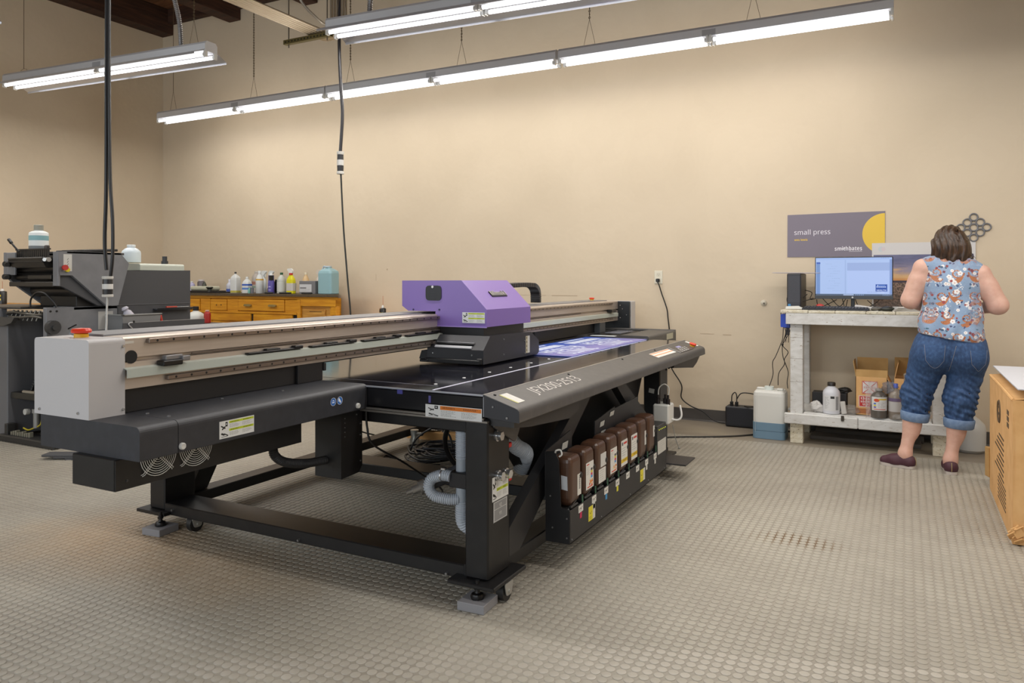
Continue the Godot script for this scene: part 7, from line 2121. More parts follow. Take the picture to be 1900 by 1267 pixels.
	# the carton with stickers
	open_box("small_carton", "open cardboard carton with red fragile and this side up stickers", Vector3(-0.215, Y, -6.02), Vector3(0.205, 0.275, 0.22), 0.0)
	var ct: Node3D = get_node("small_carton")
	var z0 := -5.91
	var fi := canvas(120, 96, "d8d4d0")
	var red := Color("b9302c")
	for e in [[0, 0, 120, 5], [0, 91, 120, 5], [0, 0, 5, 96], [115, 0, 5, 96]]: fi.fill_rect(Rect2i(e[0], e[1], e[2], e[3]), red)
	for e in [[[12, 8], [46, 36]], [[108, 8], [74, 36]], [[12, 88], [46, 62]], [[108, 88], [74, 62]]]:
		stroke(fi, Vector2(e[0][0], e[0][1]), Vector2(e[1][0], e[1][1]), 3, red)
	var fs := part("fragile_sticker", sheet_on_z(z0 + 0.0006, -0.275, -0.175, Y + 0.155, Y + 0.245), label_mat(fi), ct)
	words("lettering", "FRAGILE", fs, Transform3D(Basis(), Vector3(-0.264, Y + 0.193, z0 + 0.0014)), 0.078, 0.014, mat("b9302c", 0.5), "Droid Serif")
	var us := part("handling_sticker", sheet_on_z(z0 + 0.0006, -0.296, -0.212, Y + 0.06, Y + 0.14), mat("d4cfca", 0.5), ct)
	part("red_field", mb().span(Vector3(-0.292, Y + 0.064, z0 + 0.0014), Vector3(-0.216, Y + 0.136, z0 + 0.0017)), mat("bb2a24", 0.5), us)
	var wt := mat("e2dcd8", 0.5)
	words("lettering", "this", us, Transform3D(Basis(), Vector3(-0.284, Y + 0.113, z0 + 0.0018)), 0.058, 0.019, wt, "Droid Serif", true)
	words("lettering", "side", us, Transform3D(Basis(), Vector3(-0.284, Y + 0.091, z0 + 0.0018)), 0.058, 0.019, wt, "Droid Serif", true)
	words("lettering", "up", us, Transform3D(Basis(), Vector3(-0.272, Y + 0.066, z0 + 0.0018)), 0.036, 0.02, wt, "Droid Serif", true)
	part("printed_band", mb().span(Vector3(-0.317, Y + 0.012, z0), Vector3(-0.113, Y + 0.048, z0 + 0.0006)), mat("a8683a", 0.7), ct)
	open_box("small_carton", "open cardboard carton half hidden behind the person's left thigh", Vector3(0.04, Y, -6.085), Vector3(0.22, 0.265, 0.22), 1.0)
	single("orange_tag", mb().span(Vector3(0.005, Y + 0.11, -5.975), Vector3(0.03, Y + 0.16, -5.9735)), mat("d8501e", 0.5), "orange sticker on the carton behind the person's thigh", "sticker", Vector3(0.015, Y + 0.11, -5.975))
	single("plastic_wrap", crumple(Vector3(0.03, Y + 0.24, -5.95), 0.04, 21, 1.0), bag_mat("b9bab4"), "crumpled pale wrap in the carton behind the person's thigh", "wrap", Vector3(0.03, Y + 0.24, -5.95))
	# two clear bottles in a bag, in front
	var b1 := bottle("clear_jar", "clear bottle of dark liquid with a colourful label, before the fragile carton", "bottle", Vector3(-0.165, Y, -5.865), 0.055, 0.205, mat("5a544e", 0.2), mat("8a8680", 0.4), {"shoulder": 0.74, "neck": 0.42, "cap_h": 0.08, "band": [0.45, 0.72, mat("8d8880", 0.25)]})
	var li := canvas(70, 100, "d2d0cd")
	disc(li, 22, 24, 12, Color("c8502a"))
	li.fill_rect(Rect2i(30, 12, 36, 10), Color("cfae3a"))
	for k in 3: li.fill_rect(Rect2i(10, 44 + k * 13, 10, 11), Color(["4a6ab4", "cfc23a", "6a5aa8"][k]))
	dashes(li, 28, 40, 36, 40, "a8a6a2", 6, 2, 6)
	li.fill_rect(Rect2i(10, 88, 50, 5), Color("c0503a"))
	part("label", mb().at(Vector3(-0.165, Y, -5.865), Basis(Vector3.UP, -1.45)).partial_lathe(0.0562, 0.055, 0.15, 0.32), label_mat(li), b1)
	var b2 := bottle("clear_bottle_blue", "slim clear bottle with a blue cap and a white collar, beside the jar", "bottle", Vector3(-0.06, Y, -5.862), 0.046, 0.245, mat("8f8478", 0.2), mat("5a6ac0", 0.35), {"shoulder": 0.7, "neck": 0.3, "cap_h": 0.12, "band": [0.22, 0.50, mat("b9b5b2", 0.4), 0.51, 0.60, mat("6a5a78", 0.4)]})
	single("plastic_bag", crumple(Vector3(-0.10, Y + 0.17, -5.875), 0.045, 33, 1.0), bag_mat("8f929c"), "crumpled clear and dark bag on top of the two clear bottles", "bag", Vector3(-0.1, Y + 0.17, -5.875))
	single("plastic_bag", bag_sheet(Vector3(-0.215, Y, -5.855)), bag_mat("c9b9b6"), "thin clear pinkish bag draped before the fragile carton", "bag", Vector3(-0.21, Y, -5.85))
	single("plastic_bag", crumple(Vector3(-0.045, Y, -5.83), 0.035, 44, 0.6), bag_mat("b4b2ae"), "small crumpled clear bag at the front edge of the shelf", "bag", Vector3(-0.045, Y, -5.83))


const SCREEN := 0.9


func bag_mat(hex: String) -> StandardMaterial3D:
	var key := "bag" + hex
	if not M.has(key):
		var m := StandardMaterial3D.new()
		var c := Color(hex)
		c.a = 0.38
		m.albedo_color = c
		m.transparency = BaseMaterial3D.TRANSPARENCY_ALPHA
		m.roughness = 0.3
		M[key] = m
	return M[key]


func circle2(c: Vector2, r: float, n := 20) -> PackedVector2Array:
	var o := PackedVector2Array()
	for k in n: o.append(c + Vector2.from_angle(TAU * k / n) * r)
	return o


func crumple(p: Vector3, r: float, seed_: int, squash := 1.0) -> MB:
	# a crumpled lump with flat facets, resting on p
	var nz := FastNoiseLite.new()
	nz.seed = seed_
	nz.frequency = 1.3
	var b := mb()
	var rows := []
	for i in 8:
		var row := []
		for j in 12:
			var d := Vector3(cos(TAU * j / 12.0) * sin(PI * i / 7.0), cos(PI * i / 7.0), sin(TAU * j / 12.0) * sin(PI * i / 7.0))
			var k := r * (1.0 + 0.55 * nz.get_noise_3dv(d * 1.6))
			row.append(p + Vector3(d.x * k * 1.15, maxf(d.y * k * squash + r * squash * 0.85, 0.0), d.z * k))
		rows.append(row)
	for i in 7:
		for j in 12:
			var q := (j + 1) % 12
			b.face([rows[i][j], rows[i][q], rows[i + 1][q]], (rows[i][j] + rows[i + 1][q]) * 0.5 - p - Vector3(0, r * squash * 0.85, 0))
			b.face([rows[i][j], rows[i + 1][q], rows[i + 1][j]], (rows[i][j] + rows[i + 1][q]) * 0.5 - p - Vector3(0, r * squash * 0.85, 0))
	return b


func bag_sheet(p: Vector3) -> MB:
	var nz := FastNoiseLite.new()
	nz.seed = 77
	nz.frequency = 14.0
	var b := mb()
	var rows := []
	for i in 10:
		var row := []
		for j in 9:
			var y := i / 9.0
			var w := 0.12 * (1.0 - 0.35 * y)
			var xx := (j / 8.0 - 0.5) * w + 0.03 * (1.0 - y)
			row.append(p + Vector3(xx, 0.003 + y * 0.25, 0.012 * (1.0 - y) + 0.012 * nz.get_noise_2d(xx * 3.0, y)))
		rows.append(row)
	for i in 9:
		for j in 8:
			b.face([rows[i][j], rows[i][j + 1], rows[i + 1][j + 1]], Vector3.BACK)
			b.face([rows[i][j], rows[i + 1][j + 1], rows[i + 1][j]], Vector3.BACK)
	return b


func open_box(called: String, label: String, c: Vector3, s: Vector3, kind: float) -> Node3D:
	# an open carton, flaps standing
	var o := thing(called, label, "carton", c, "")
	var m: Material = M.card
	var h := s * 0.5
	var t := 0.004
	var b := mb().at(c)
	b.span(Vector3(-h.x, 0, h.z - t), Vector3(h.x, s.y, h.z))
	b.span(Vector3(-h.x, 0, -h.z), Vector3(h.x, s.y, -h.z + t))
	b.span(Vector3(-h.x, 0, -h.z), Vector3(-h.x + t, s.y, h.z))
	b.span(Vector3(h.x - t, 0, -h.z), Vector3(h.x, s.y, h.z))
	b.span(Vector3(-h.x, 0, -h.z), Vector3(h.x, t, h.z))
	part("walls", b, m, o)
	var f := 0.095
	if kind < 0.5:
		part("flap", mb().at(c + Vector3(0, s.y, h.z), Basis(Vector3.RIGHT, -0.25)).span(Vector3(-h.x, 0, -t), Vector3(h.x, f * 0.55, 0)), M.card_dark, o)
		part("flap", mb().at(c + Vector3(0, s.y, -h.z), Basis(Vector3.RIGHT, -0.12)).span(Vector3(-h.x, 0, 0), Vector3(h.x, f * 1.25, t)), M.card_dark, o)
		part("flap", mb().at(c + Vector3(-h.x, s.y, 0), Basis(Vector3.BACK, 0.15)).span(Vector3(0, -0.005, -h.z), Vector3(t, f * 1.15, h.z)), M.card_dark, o)
		part("flap", mb().at(c + Vector3(h.x, s.y, 0), Basis(Vector3.BACK, -2.7)).span(Vector3(0, 0, -h.z), Vector3(t, f, h.z)), m, o)
	else:
		part("flap", mb().at(c + Vector3(0, s.y, -h.z), Basis(Vector3.RIGHT, -0.1)).span(Vector3(-h.x, 0, 0), Vector3(h.x, f * 1.4, t)), M.card_dark, o)
		part("flap", mb().at(c + Vector3(-h.x, s.y, 0), Basis(Vector3.BACK, -0.2)).span(Vector3(0, 0, -h.z), Vector3(t, f * 1.25, h.z)), m, o)
		part("flap", mb().at(c + Vector3(0, s.y, h.z), Basis(Vector3.RIGHT, 2.4)).span(Vector3(-h.x, 0, -t), Vector3(h.x, f, 0)), m, o)
	return o


func screen_image() -> Image:
	var im := canvas(512, 280, "a9c0ec")
	im.fill_rect(Rect2i(0, 0, 512, 16), Color("9fb8ea"))
	im.fill_rect(Rect2i(4, 30, 26, 250), Color("6f8fc4"))
	im.fill_rect(Rect2i(6, 34, 26, 10), Color("2c4fb0"))
	im.fill_rect(Rect2i(200, 16, 8, 250), Color("9db4e2"))
	im.fill_rect(Rect2i(216, 38, 284, 58), Color("98addc"))
	im.fill_rect(Rect2i(216, 96, 284, 166), Color("adc2f0"))
	im.fill_rect(Rect2i(496, 16, 16, 250), Color("7d96cc"))
	dashes(im, 440, 4, 60, 6, "7088b8", 5, 2, 2)
	for k in 12: dashes(im, 70 + (k * 37) % 60, 44 + k * 18, 60, 4, "93a9d6", 6, 2, k)
	dashes(im, 350, 252, 120, 6, "8098c8", 5, 2, 5)
	im.fill_rect(Rect2i(405, 196, 76, 52), Color("1d4aa4"))
	im.fill_rect(Rect2i(414, 202, 54, 4), Color("6f98e0"))
	disc(im, 418, 204, 4, Color("c6d6fa"))
	for k in 8: im.fill_rect(Rect2i(410 + k * 8, 211, 6, 8), Color("c0d2fa"))
	im.fill_rect(Rect2i(0, 268, 512, 12), Color("4a5a72"))
	im.fill_rect(Rect2i(190, 270, 70, 8), Color("a9bce0"))
	for k in 5: im.fill_rect(Rect2i(272 + k * 12, 271, 6, 6), Color("8aa4d4"))
	dashes(im, 450, 271, 56, 6, "8aa0c8", 4, 2, 6)
	return im


func landscape() -> Image:
	var nz := FastNoiseLite.new()
	nz.seed = 91
	nz.frequency = 0.02
	nz.fractal_octaves = 4
	var im := Image.create(330, 225, false, Image.FORMAT_RGB8)
	for y in 225:
		for x in 330:
			var c: Color
			if y < 98:
				var f := y / 98.0
				c = Color("5f5f80").lerp(Color("8f8496"), smoothstep(0.2, 0.6, f)).lerp(Color("d0a878"), smoothstep(0.6, 0.86, f)).lerp(Color("c98a4c"), smoothstep(0.84, 1.0, f))
				var g := nz.get_noise_2d(x * 0.8, y * 4.0)
				c = c.lerp(Color("4e4f70") if f < 0.5 else Color("e0b070"), clampf(g * 0.9, 0, 0.6))
			elif y < 106:
				c = Color("3c3340")
			else:
				var f := (y - 106) / 119.0
				var g := nz.get_noise_2d(x * 3.0, y * 5.0)
				c = Color("8d7466").lerp(Color("594a40"), clampf(f + g * 0.9, 0, 1))
				if nz.get_noise_2d(x * 6.0 + 700, y * 6.0) > 0.22 + 0.15 * sin(x * 0.05): c = c.lerp(Color("3a3028"), 0.75)
			im.set_pixel(x, y, c)
	return im


# ============================================================ the person
class Blob:
	# a smooth union of tapered capsules and ellipsoids, meshed as surface nets
	var prims := []
	var planes := []          # [normal, offset]: the part with n.p > d is cut away
	var k := 0.04
	var bump: Callable

	func cap(a: Vector3, b: Vector3, ra: float, rb: float) -> Blob:
		prims.append([0, a, b, ra, rb])
		return self

	func ell(c: Vector3, r: Vector3, b := Basis()) -> Blob:
		prims.append([1, c, r, b.inverse(), minf(r.x, minf(r.y, r.z))])
		return self

	func one(p: Vector3, q: Array) -> float:
		if q[0] == 0:
			var ab: Vector3 = q[2] - q[1]
			var t := clampf((p - q[1]).dot(ab) / maxf(ab.length_squared(), 1e-9), 0.0, 1.0)
			return p.distance_to(q[1] + ab * t) - lerpf(q[3], q[4], t)
		var l: Vector3 = q[3] * (p - q[1])
		var r: Vector3 = q[2]
		var k0 := (l / r).length()
		var k1 := (l / (r * r)).length()
		return k0 * (k0 - 1.0) / maxf(k1, 1e-6)

	func value(p: Vector3) -> float:
		var d := 1e3
		for q in prims:
			var e := one(p, q)
			var h := clampf(0.5 + 0.5 * (d - e) / k, 0.0, 1.0)
			d = lerpf(d, e, h) - k * h * (1.0 - h)
		for c in planes: d = maxf(d, p.dot(c[0]) - c[1])
		if bump.is_valid(): d += bump.call(p)
		return d

	func mesh_into(b: MB, cell: float) -> void:
		var lo := Vector3(1e9, 1e9, 1e9)
		var hi := -lo
		var boxes := []
		for q in prims:
			var l: Vector3
			var h: Vector3
			if q[0] == 0:
				var r := Vector3.ONE * maxf(q[3], q[4])
				l = q[1].min(q[2]) - r
				h = q[1].max(q[2]) + r
			else:
				var r := Vector3.ONE * maxf(q[2].x, maxf(q[2].y, q[2].z))
				l = q[1] - r
				h = q[1] + r
			boxes.append([l, h])
			lo = lo.min(l); hi = hi.max(h)
		var pad := k + cell * 3.0
		lo -= Vector3.ONE * pad; hi += Vector3.ONE * pad
		var nx := int((hi.x - lo.x) / cell) + 2
		var ny := int((hi.y - lo.y) / cell) + 2
		var nz := int((hi.z - lo.z) / cell) + 2
		var f := PackedFloat32Array()
		f.resize(nx * ny * nz)
		f.fill(1.0)
		for n in prims.size():
			var q: Array = prims[n]
			var l: Vector3 = (boxes[n][0] - Vector3.ONE * pad - lo) / cell
			var h: Vector3 = (boxes[n][1] + Vector3.ONE * pad - lo) / cell
			for z in range(maxi(0, int(l.z)), mini(nz, int(h.z) + 2)):
				for y in range(maxi(0, int(l.y)), mini(ny, int(h.y) + 2)):
					var row := (z * ny + y) * nx
					for x in range(maxi(0, int(l.x)), mini(nx, int(h.x) + 2)):
						var e := one(lo + Vector3(x, y, z) * cell, q)
						var d := f[row + x]
						if e - d >= k: continue
						var g := clampf(0.5 + 0.5 * (d - e) / k, 0.0, 1.0)
						f[row + x] = lerpf(d, e, g) - k * g * (1.0 - g)
		if planes.size() or bump.is_valid():
			for z in nz:
				for y in ny:
					for x in nx:
						var i := (z * ny + y) * nx + x
						if absf(f[i]) < 0.06 or f[i] < 0.0:
							var p := lo + Vector3(x, y, z) * cell
							if bump.is_valid() and absf(f[i]) < 0.03: f[i] += bump.call(p)
							for c in planes: f[i] = maxf(f[i], p.dot(c[0]) - c[1])
		var at := PackedInt32Array()
		at.resize(nx * ny * nz)
		at.fill(-1)
		var vs := PackedVector3Array()
		var ns := PackedVector3Array()
		var steps := [0, 1, nx, nx + 1, nx * ny, nx * ny + 1, nx * ny + nx, nx * ny + nx + 1]
		var corner := [Vector3(0, 0, 0), Vector3(1, 0, 0), Vector3(0, 1, 0), Vector3(1, 1, 0), Vector3(0, 0, 1), Vector3(1, 0, 1), Vector3(0, 1, 1), Vector3(1, 1, 1)]
		var edges := [[0, 1], [2, 3], [4, 5], [6, 7], [0, 2], [1, 3], [4, 6], [5, 7], [0, 4], [1, 5], [2, 6], [3, 7]]
		for z in nz - 1:
			for y in ny - 1:
				for x in nx - 1:
					var i := (z * ny + y) * nx + x
					var f0 := f[i]
					if absf(f0) > cell * 2.2: continue
					var inside := 0
					for s in 8:
						if f[i + steps[s]] < 0.0: inside += 1
					if inside == 0 or inside == 8: continue
					var sum := Vector3.ZERO
					var cnt := 0
					for e in edges:
						var a := f[i + steps[e[0]]]
						var c := f[i + steps[e[1]]]
						if (a < 0.0) != (c < 0.0):
							sum += corner[e[0]].lerp(corner[e[1]], a / (a - c))
							cnt += 1
					at[i] = vs.size()
					vs.append(lo + (Vector3(x, y, z) + sum / cnt) * cell)
					var g := Vector3(f[i + 1] + f[i + 1 + nx] - f[i] - f[i + nx] + f[i + steps[5]] + f[i + steps[7]] - f[i + steps[4]] - f[i + steps[6]],
						f[i + nx] + f[i + nx + 1] - f[i] - f[i + 1] + f[i + steps[6]] + f[i + steps[7]] - f[i + steps[4]] - f[i + steps[5]],
						f[i + steps[4]] + f[i + steps[5]] + f[i + steps[6]] + f[i + steps[7]] - f[i] - f[i + 1] - f[i + nx] - f[i + nx + 1])
					ns.append(g.normalized())
		for z in range(1, nz - 1):
			for y in range(1, ny - 1):
				for x in range(1, nx - 1):
					var i := (z * ny + y) * nx + x
					if absf(f[i]) > cell * 2.2: continue
					for ax in 3:
						var st: int = [1, nx, nx * ny][ax]
						if (f[i] < 0.0) == (f[i + st] < 0.0): continue
						var u: int = [nx, nx * ny, 1][ax]
						var w: int = [nx * ny, 1, nx][ax]
						var q := [at[i], at[i - u], at[i - u - w], at[i - w]]
						if q.min() < 0: continue
						b.tri(vs[q[0]], vs[q[1]], vs[q[2]], ns[q[0]], ns[q[1]], ns[q[2]])
						b.tri(vs[q[0]], vs[q[2]], vs[q[3]], ns[q[0]], ns[q[2]], ns[q[3]])

	func hit(x: float, y: float, from: float, to: float) -> Vector3:
		# the surface met when walking along z
		var p := Vector3(x, y, from)
		var dir := signf(to - from)
		for i in 60:
			var d := value(p)
			if d < 0.0006: break
			p.z += dir * maxf(d * 0.7, 0.0008)
		return p


func blouse_image() -> Image:
	# blue cloth with paisley curls, white and red flowers, dark sprigs
	var im := canvas(512, 512, "8197b2")
	var r := RandomNumberGenerator.new()
	r.seed = 42
	for k in 900: disc(im, r.randf_range(0, 512), r.randf_range(0, 512), r.randf_range(1, 4), Color("8197b2").lerp(Color(["6f88a8", "93a8c0", "7f93b4"][r.randi() % 3]), 0.8))
	var rust := [Color("9c5a34"), Color("b3704a"), Color("8a4a2c"), Color("c08a5e")]
	for k in 26:
		var c := Vector2(r.randf_range(0, 512), r.randf_range(0, 512))
		for q in 14: disc(im, c.x + r.randf_range(-34, 34), c.y + r.randf_range(-34, 34), r.randf_range(2, 5), Color(["d8d6d4", "c9ccd2", "e2dedb"][r.randi() % 3]))
	for k in 12:
		var c := Vector2((k % 4) * 128 + 60 + r.randf_range(-20, 20) + (k / 4) * 60, (k / 4) * 170 + 60 + r.randf_range(-20, 20))
		var s := r.randf_range(40, 54)
		var flip := 1.0 if r.randf() > 0.4 else -1.0
		for t in 60:
			var a := t * 0.16
			var rad := s * (1.0 - t / 66.0)
			var p := c + Vector2(cos(a) * rad * flip, sin(a) * rad * 0.9)
			disc(im, p.x, p.y, 6.5 - t * 0.07, rust[(t / 4) % 2])
		for t in 44:
			var f := t / 43.0
			var p := c + Vector2(flip * (s * (0.9 - 1.9 * f)), s * (0.5 + 0.9 * sin(f * 2.2)))
			disc(im, p.x, p.y, 15.0 * sin(f * PI) + 3.0, rust[t % 4])
			if t % 4 == 0: disc(im, p.x, p.y, 4.0, Color("d4b896"))
		for t in 16:
			var a := TAU * t / 16.0
			disc(im, c.x + cos(a) * s * 0.55, c.y + sin(a) * s * 0.5, 2.4, Color("d9c2a4") if t % 2 else rust[2])
	for k in 34:
		var c := Vector2(r.randf_range(0, 512), r.randf_range(0, 512))
		var s := r.randf_range(7, 13)
		for q in 5:
			var a := TAU * q / 5.0 + k
			disc(im, c.x + cos(a) * s, c.y + sin(a) * s, s * 0.72, Color("dddad8"))
		disc(im, c.x, c.y, s * 0.4, Color("b98a7a"))
	for k in 44:
		var c := Vector2(r.randf_range(0, 512), r.randf_range(0, 512))
		var s := r.randf_range(6, 11)
		for q in 4:
			var a := TAU * q / 4.0 + k
			disc(im, c.x + cos(a) * s * 0.7, c.y + sin(a) * s * 0.7, s * 0.65, Color(["7a2f33", "8f3a3a", "66303c"][k % 3]))
	for k in 46:
		var c := Vector2(r.randf_range(0, 512), r.randf_range(0, 512))
		for q in 3:
			disc(im, c.x + r.randf_range(-6, 6), c.y + r.randf_range(-6, 6), r.randf_range(3, 7), Color(["2f3f66", "2c5566", "3a4a70"][k % 3]))
	return im


func build_person() -> void:
	var P := thing("person", "person seen from behind in a floral blouse and rolled up jeans", "person", Vector3(0.24, 0, -5.42))
	var skin := tri_mat(noise_tex(101, 0.03, [[0.0, "c99d8b"], [0.5, "cfa593"], [1.0, "d5ad9c"]], 256), Vector3(3, 3, 3), 0.5)
	skin.subsurf_scatter_enabled = true
	skin.subsurf_scatter_strength = 0.15
	# joints
	var hipL := Vector3(0.145, 0.73, -5.42)
	var hipR := Vector3(0.335, 0.73, -5.42)
	var kneeL := Vector3(0.062, 0.43, -5.445)
	var kneeR := Vector3(0.30, 0.43, -5.405)
	var ankL := Vector3(-0.002, 0.088, -5.40)
	var ankR := Vector3(0.247, 0.085, -5.375)
	var shL := Vector3(0.100, 1.275, -5.43)
	var shR := Vector3(0.408, 1.235, -5.43)
	var elL := Vector3(0.028, 1.07, -5.43)
	var elR := Vector3(0.500, 1.045, -5.43)
	var wrL := Vector3(0.125, 1.005, -5.63)
	var wrR := Vector3(0.385, 1.005, -5.64)
	var neck := Vector3(0.252, 1.30, -5.445)
	var head := Vector3(0.247, 1.43, -5.475)
	var bm := mb()
	# --- body: trunk and limbs as one surface
	var body := Blob.new()
	body.k = 0.035
	body.ell(Vector3(0.253, 1.14, -5.43), Vector3(0.148, 0.21, 0.105))
	body.ell(Vector3(0.25, 0.90, -5.42), Vector3(0.165, 0.17, 0.125))
	body.ell(Vector3(0.242, 0.76, -5.41), Vector3(0.18, 0.13, 0.14))
	body.cap(shL, shR, 0.05, 0.05)
	body.cap(neck - Vector3(0, 0.03, 0), head - Vector3(0, 0.04, 0), 0.055, 0.05)
	for s in [[shL, elL, wrL, 0.053, 0.047], [shR, elR, wrR, 0.055, 0.049]]:
		body.cap(s[0], s[1], s[3], s[4] * 0.92)
		body.cap(s[0].lerp(s[1], 0.4), s[1], s[3] * 1.02, s[4])
		body.cap(s[1], s[2], s[4] * 0.95, 0.027)
	for s in [[hipL, kneeL, ankL], [hipR, kneeR, ankR]]:
		body.cap(s[0], s[1], 0.094, 0.054)
		body.cap(s[1], s[2], 0.050, 0.034)
		# calf muscle at the back
		var mid: Vector3 = s[1].lerp(s[2], 0.32)
		body.ell(mid + Vector3(0.0, -0.02, 0.008), Vector3(0.052, 0.11, 0.047))
		body.cap(s[2], s[2] - Vector3(0, 0.05, 0), 0.036, 0.034)
	body.mesh_into(bm, 0.010)
	# --- head with a face
	var hb := Blob.new()
	hb.k = 0.018
	var hx := Basis(Vector3.RIGHT, -0.38)          # bowed towards the bench
	var H := func(v: Vector3) -> Vector3: return head + hx * v
	hb.ell(head, Vector3(0.074, 0.095, 0.09), hx)
	hb.ell(H.call(Vector3(0, -0.052, -0.035)), Vector3(0.056, 0.058, 0.05), hx)
	hb.cap(H.call(Vector3(0, -0.05, 0.02)), neck, 0.052, 0.056)
	hb.cap(H.call(Vector3(0, 0.0, -0.088)), H.call(Vector3(0, -0.028, -0.103)), 0.009, 0.014)   # nose
	hb.ell(H.call(Vector3(0, -0.058, -0.083)), Vector3(0.024, 0.007, 0.010), hx)                  # lips
	hb.ell(H.call(Vector3(0, -0.068, -0.080)), Vector3(0.020, 0.007, 0.010), hx)
	hb.ell(H.call(Vector3(0, -0.095, -0.068)), Vector3(0.022, 0.016, 0.018), hx)                  # chin
	for s in [-1.0, 1.0]:
		hb.ell(H.call(Vector3(s * 0.032, 0.012, -0.080)), Vector3(0.020, 0.007, 0.012), hx)       # brow
		hb.ell(H.call(Vector3(s * 0.040, -0.030, -0.066)), Vector3(0.022, 0.02, 0.018), hx)      # cheek
		hb.ell(H.call(Vector3(s * 0.078, -0.012, 0.005)), Vector3(0.009, 0.03, 0.018), hx)       # ear
	hb.mesh_into(bm, 0.0045)
	# --- hands, fingers curled over what lies on the bench
	for s in [[wrL, 1.0], [wrR, -1.0]]:
		var w: Vector3 = s[0]
		var g: float = s[1]
		var hd := Blob.new()
		hd.k = 0.008
		var fw := Vector3(0.12 * g, -0.06, -1.0).normalized()
		var sd := fw.cross(Vector3.UP).normalized()
		hd.cap(w, w + fw * 0.03, 0.026, 0.022)
		for q in [-0.028, -0.009, 0.01, 0.028]:
			hd.cap(w + fw * 0.02 + sd * q * 0.6, w + fw * 0.085 + sd * q, 0.014, 0.0115)
		var n := 0
		for q in [-0.030, -0.010, 0.010, 0.029]:
			var ln: float = [0.064, 0.076, 0.07, 0.054][n] if g < 0 else [0.054, 0.07, 0.076, 0.064][n]
			var a: Vector3 = w + fw * 0.085 + sd * q
			var b1 := a + (fw + Vector3(0, -0.15, 0)).normalized() * ln * 0.45
			var b2 := b1 + (fw + Vector3(0, -0.6, 0)).normalized() * ln * 0.32
			var b3 := b2 + (fw + Vector3(0, -1.1, 0)).normalized() * ln * 0.26
			hd.cap(a, b1, 0.0098, 0.0088)
			hd.cap(b1, b2, 0.0088, 0.008)
			hd.cap(b2, b3, 0.008, 0.007)
			n += 1
		var th := w + fw * 0.03 + sd * 0.026 * g
		var t1 := th + (fw * 0.6 + sd * g * 0.75).normalized() * 0.036
		hd.cap(th - fw * 0.01, t1, 0.0145, 0.0105)
		hd.cap(t1, t1 + (fw + sd * g * 0.1 - Vector3(0, 0.35, 0)).normalized() * 0.028, 0.0105, 0.0085)
		hd.mesh_into(bm, 0.0035)
	part("body", bm, skin, P)
	for s in [-1.0, 1.0]:
		var e := mb()
		e.ball(H.call(Vector3(s * 0.032, -0.006, -0.078)), Vector3(0.012, 0.009, 0.010), 12)
		var eye := part("eye", e, mat("e4e0da", 0.2), P)
		part("iris", mb().ball(H.call(Vector3(s * 0.032, -0.007, -0.0855)), Vector3(0.0055, 0.0055, 0.004), 10), mat("3d2c1e", 0.2), eye)
	part("lips", mb().ball(H.call(Vector3(0, -0.063, -0.0925)), Vector3(0.02, 0.007, 0.0035), 12), mat("a8645a", 0.4), P)
	# --- hair: shoulder length, brown
	var hair := Blob.new()
	hair.k = 0.03
	var nz := FastNoiseLite.new()
	nz.seed = 4
	nz.frequency = 1.0
	hair.ell(H.call(Vector3(0, 0.012, 0.016)), Vector3(0.086, 0.098, 0.096), hx)
	hair.ell(H.call(Vector3(0.0, -0.03, 0.052)), Vector3(0.094, 0.09, 0.06), hx)
	hair.cap(Vector3(0.185, 1.42, -5.44), Vector3(0.165, 1.345, -5.42), 0.04, 0.022)
	hair.cap(Vector3(0.205, 1.40, -5.41), Vector3(0.200, 1.335, -5.395), 0.042, 0.025)
	hair.cap(Vector3(0.25, 1.40, -5.395), Vector3(0.255, 1.325, -5.378), 0.042, 0.026)
	hair.cap(Vector3(0.30, 1.40, -5.40), Vector3(0.315, 1.32, -5.385), 0.042, 0.024)
	hair.cap(Vector3(0.315, 1.41, -5.42), Vector3(0.352, 1.335, -5.41), 0.034, 0.016)
	hair.cap(Vector3(0.32, 1.43, -5.45), Vector3(0.345, 1.35, -5.44), 0.03, 0.018)
	hair.bump = func(p: Vector3) -> float:
		return 0.0035 * sin(p.x * 160.0 + 3.0 * sin(p.y * 26.0) + p.z * 60.0) + 0.004 * nz.get_noise_3d(p.x * 40.0, p.y * 9.0, p.z * 40.0)
	var hm := mb()
	hair.mesh_into(hm, 0.0055)
	var hmat := tri_mat(noise_tex(111, 0.03, [[0.0, "20140c"], [0.45, "302015"], [0.7, "47301f"], [1.0, "5f432b"]], 256, 4), Vector3(9, 1.2, 9), 0.38)
	var hr := part("hair", hm, hmat, P)
	var lk := mb()
	var rr := RandomNumberGenerator.new()
	rr.seed = 9
	for k in 46:
		var f := k / 45.0
		var x0 := lerpf(0.165, 0.345, f)
		var z0 := -5.372 - 0.055 * pow(absf(f - 0.5) * 2.0, 2.0)
		var top := Vector3(lerpf(0.2, 0.3, f), 1.45 + rr.randf_range(-0.03, 0.03), z0 - 0.006)
		var end := Vector3(x0 + rr.randf_range(-0.012, 0.02), rr.randf_range(1.305, 1.345), z0 + rr.randf_range(-0.006, 0.008))
		if k > 38: end += Vector3(rr.randf_range(0.0, 0.04), 0.01, 0)
		var mid := top.lerp(end, 0.5) + Vector3(rr.randf_range(-0.008, 0.008), 0, 0.012)
		lk.tube(curve([top, mid, end], 5), rr.randf_range(0.003, 0.005), 5, 0.0007)
	part("loose_strands", lk, hmat, hr).set_meta("kind", "stuff")
	# --- blouse
	var bl := Blob.new()
	bl.k = 0.05
	bl.ell(Vector3(0.255, 1.14, -5.425), Vector3(0.158, 0.19, 0.128))
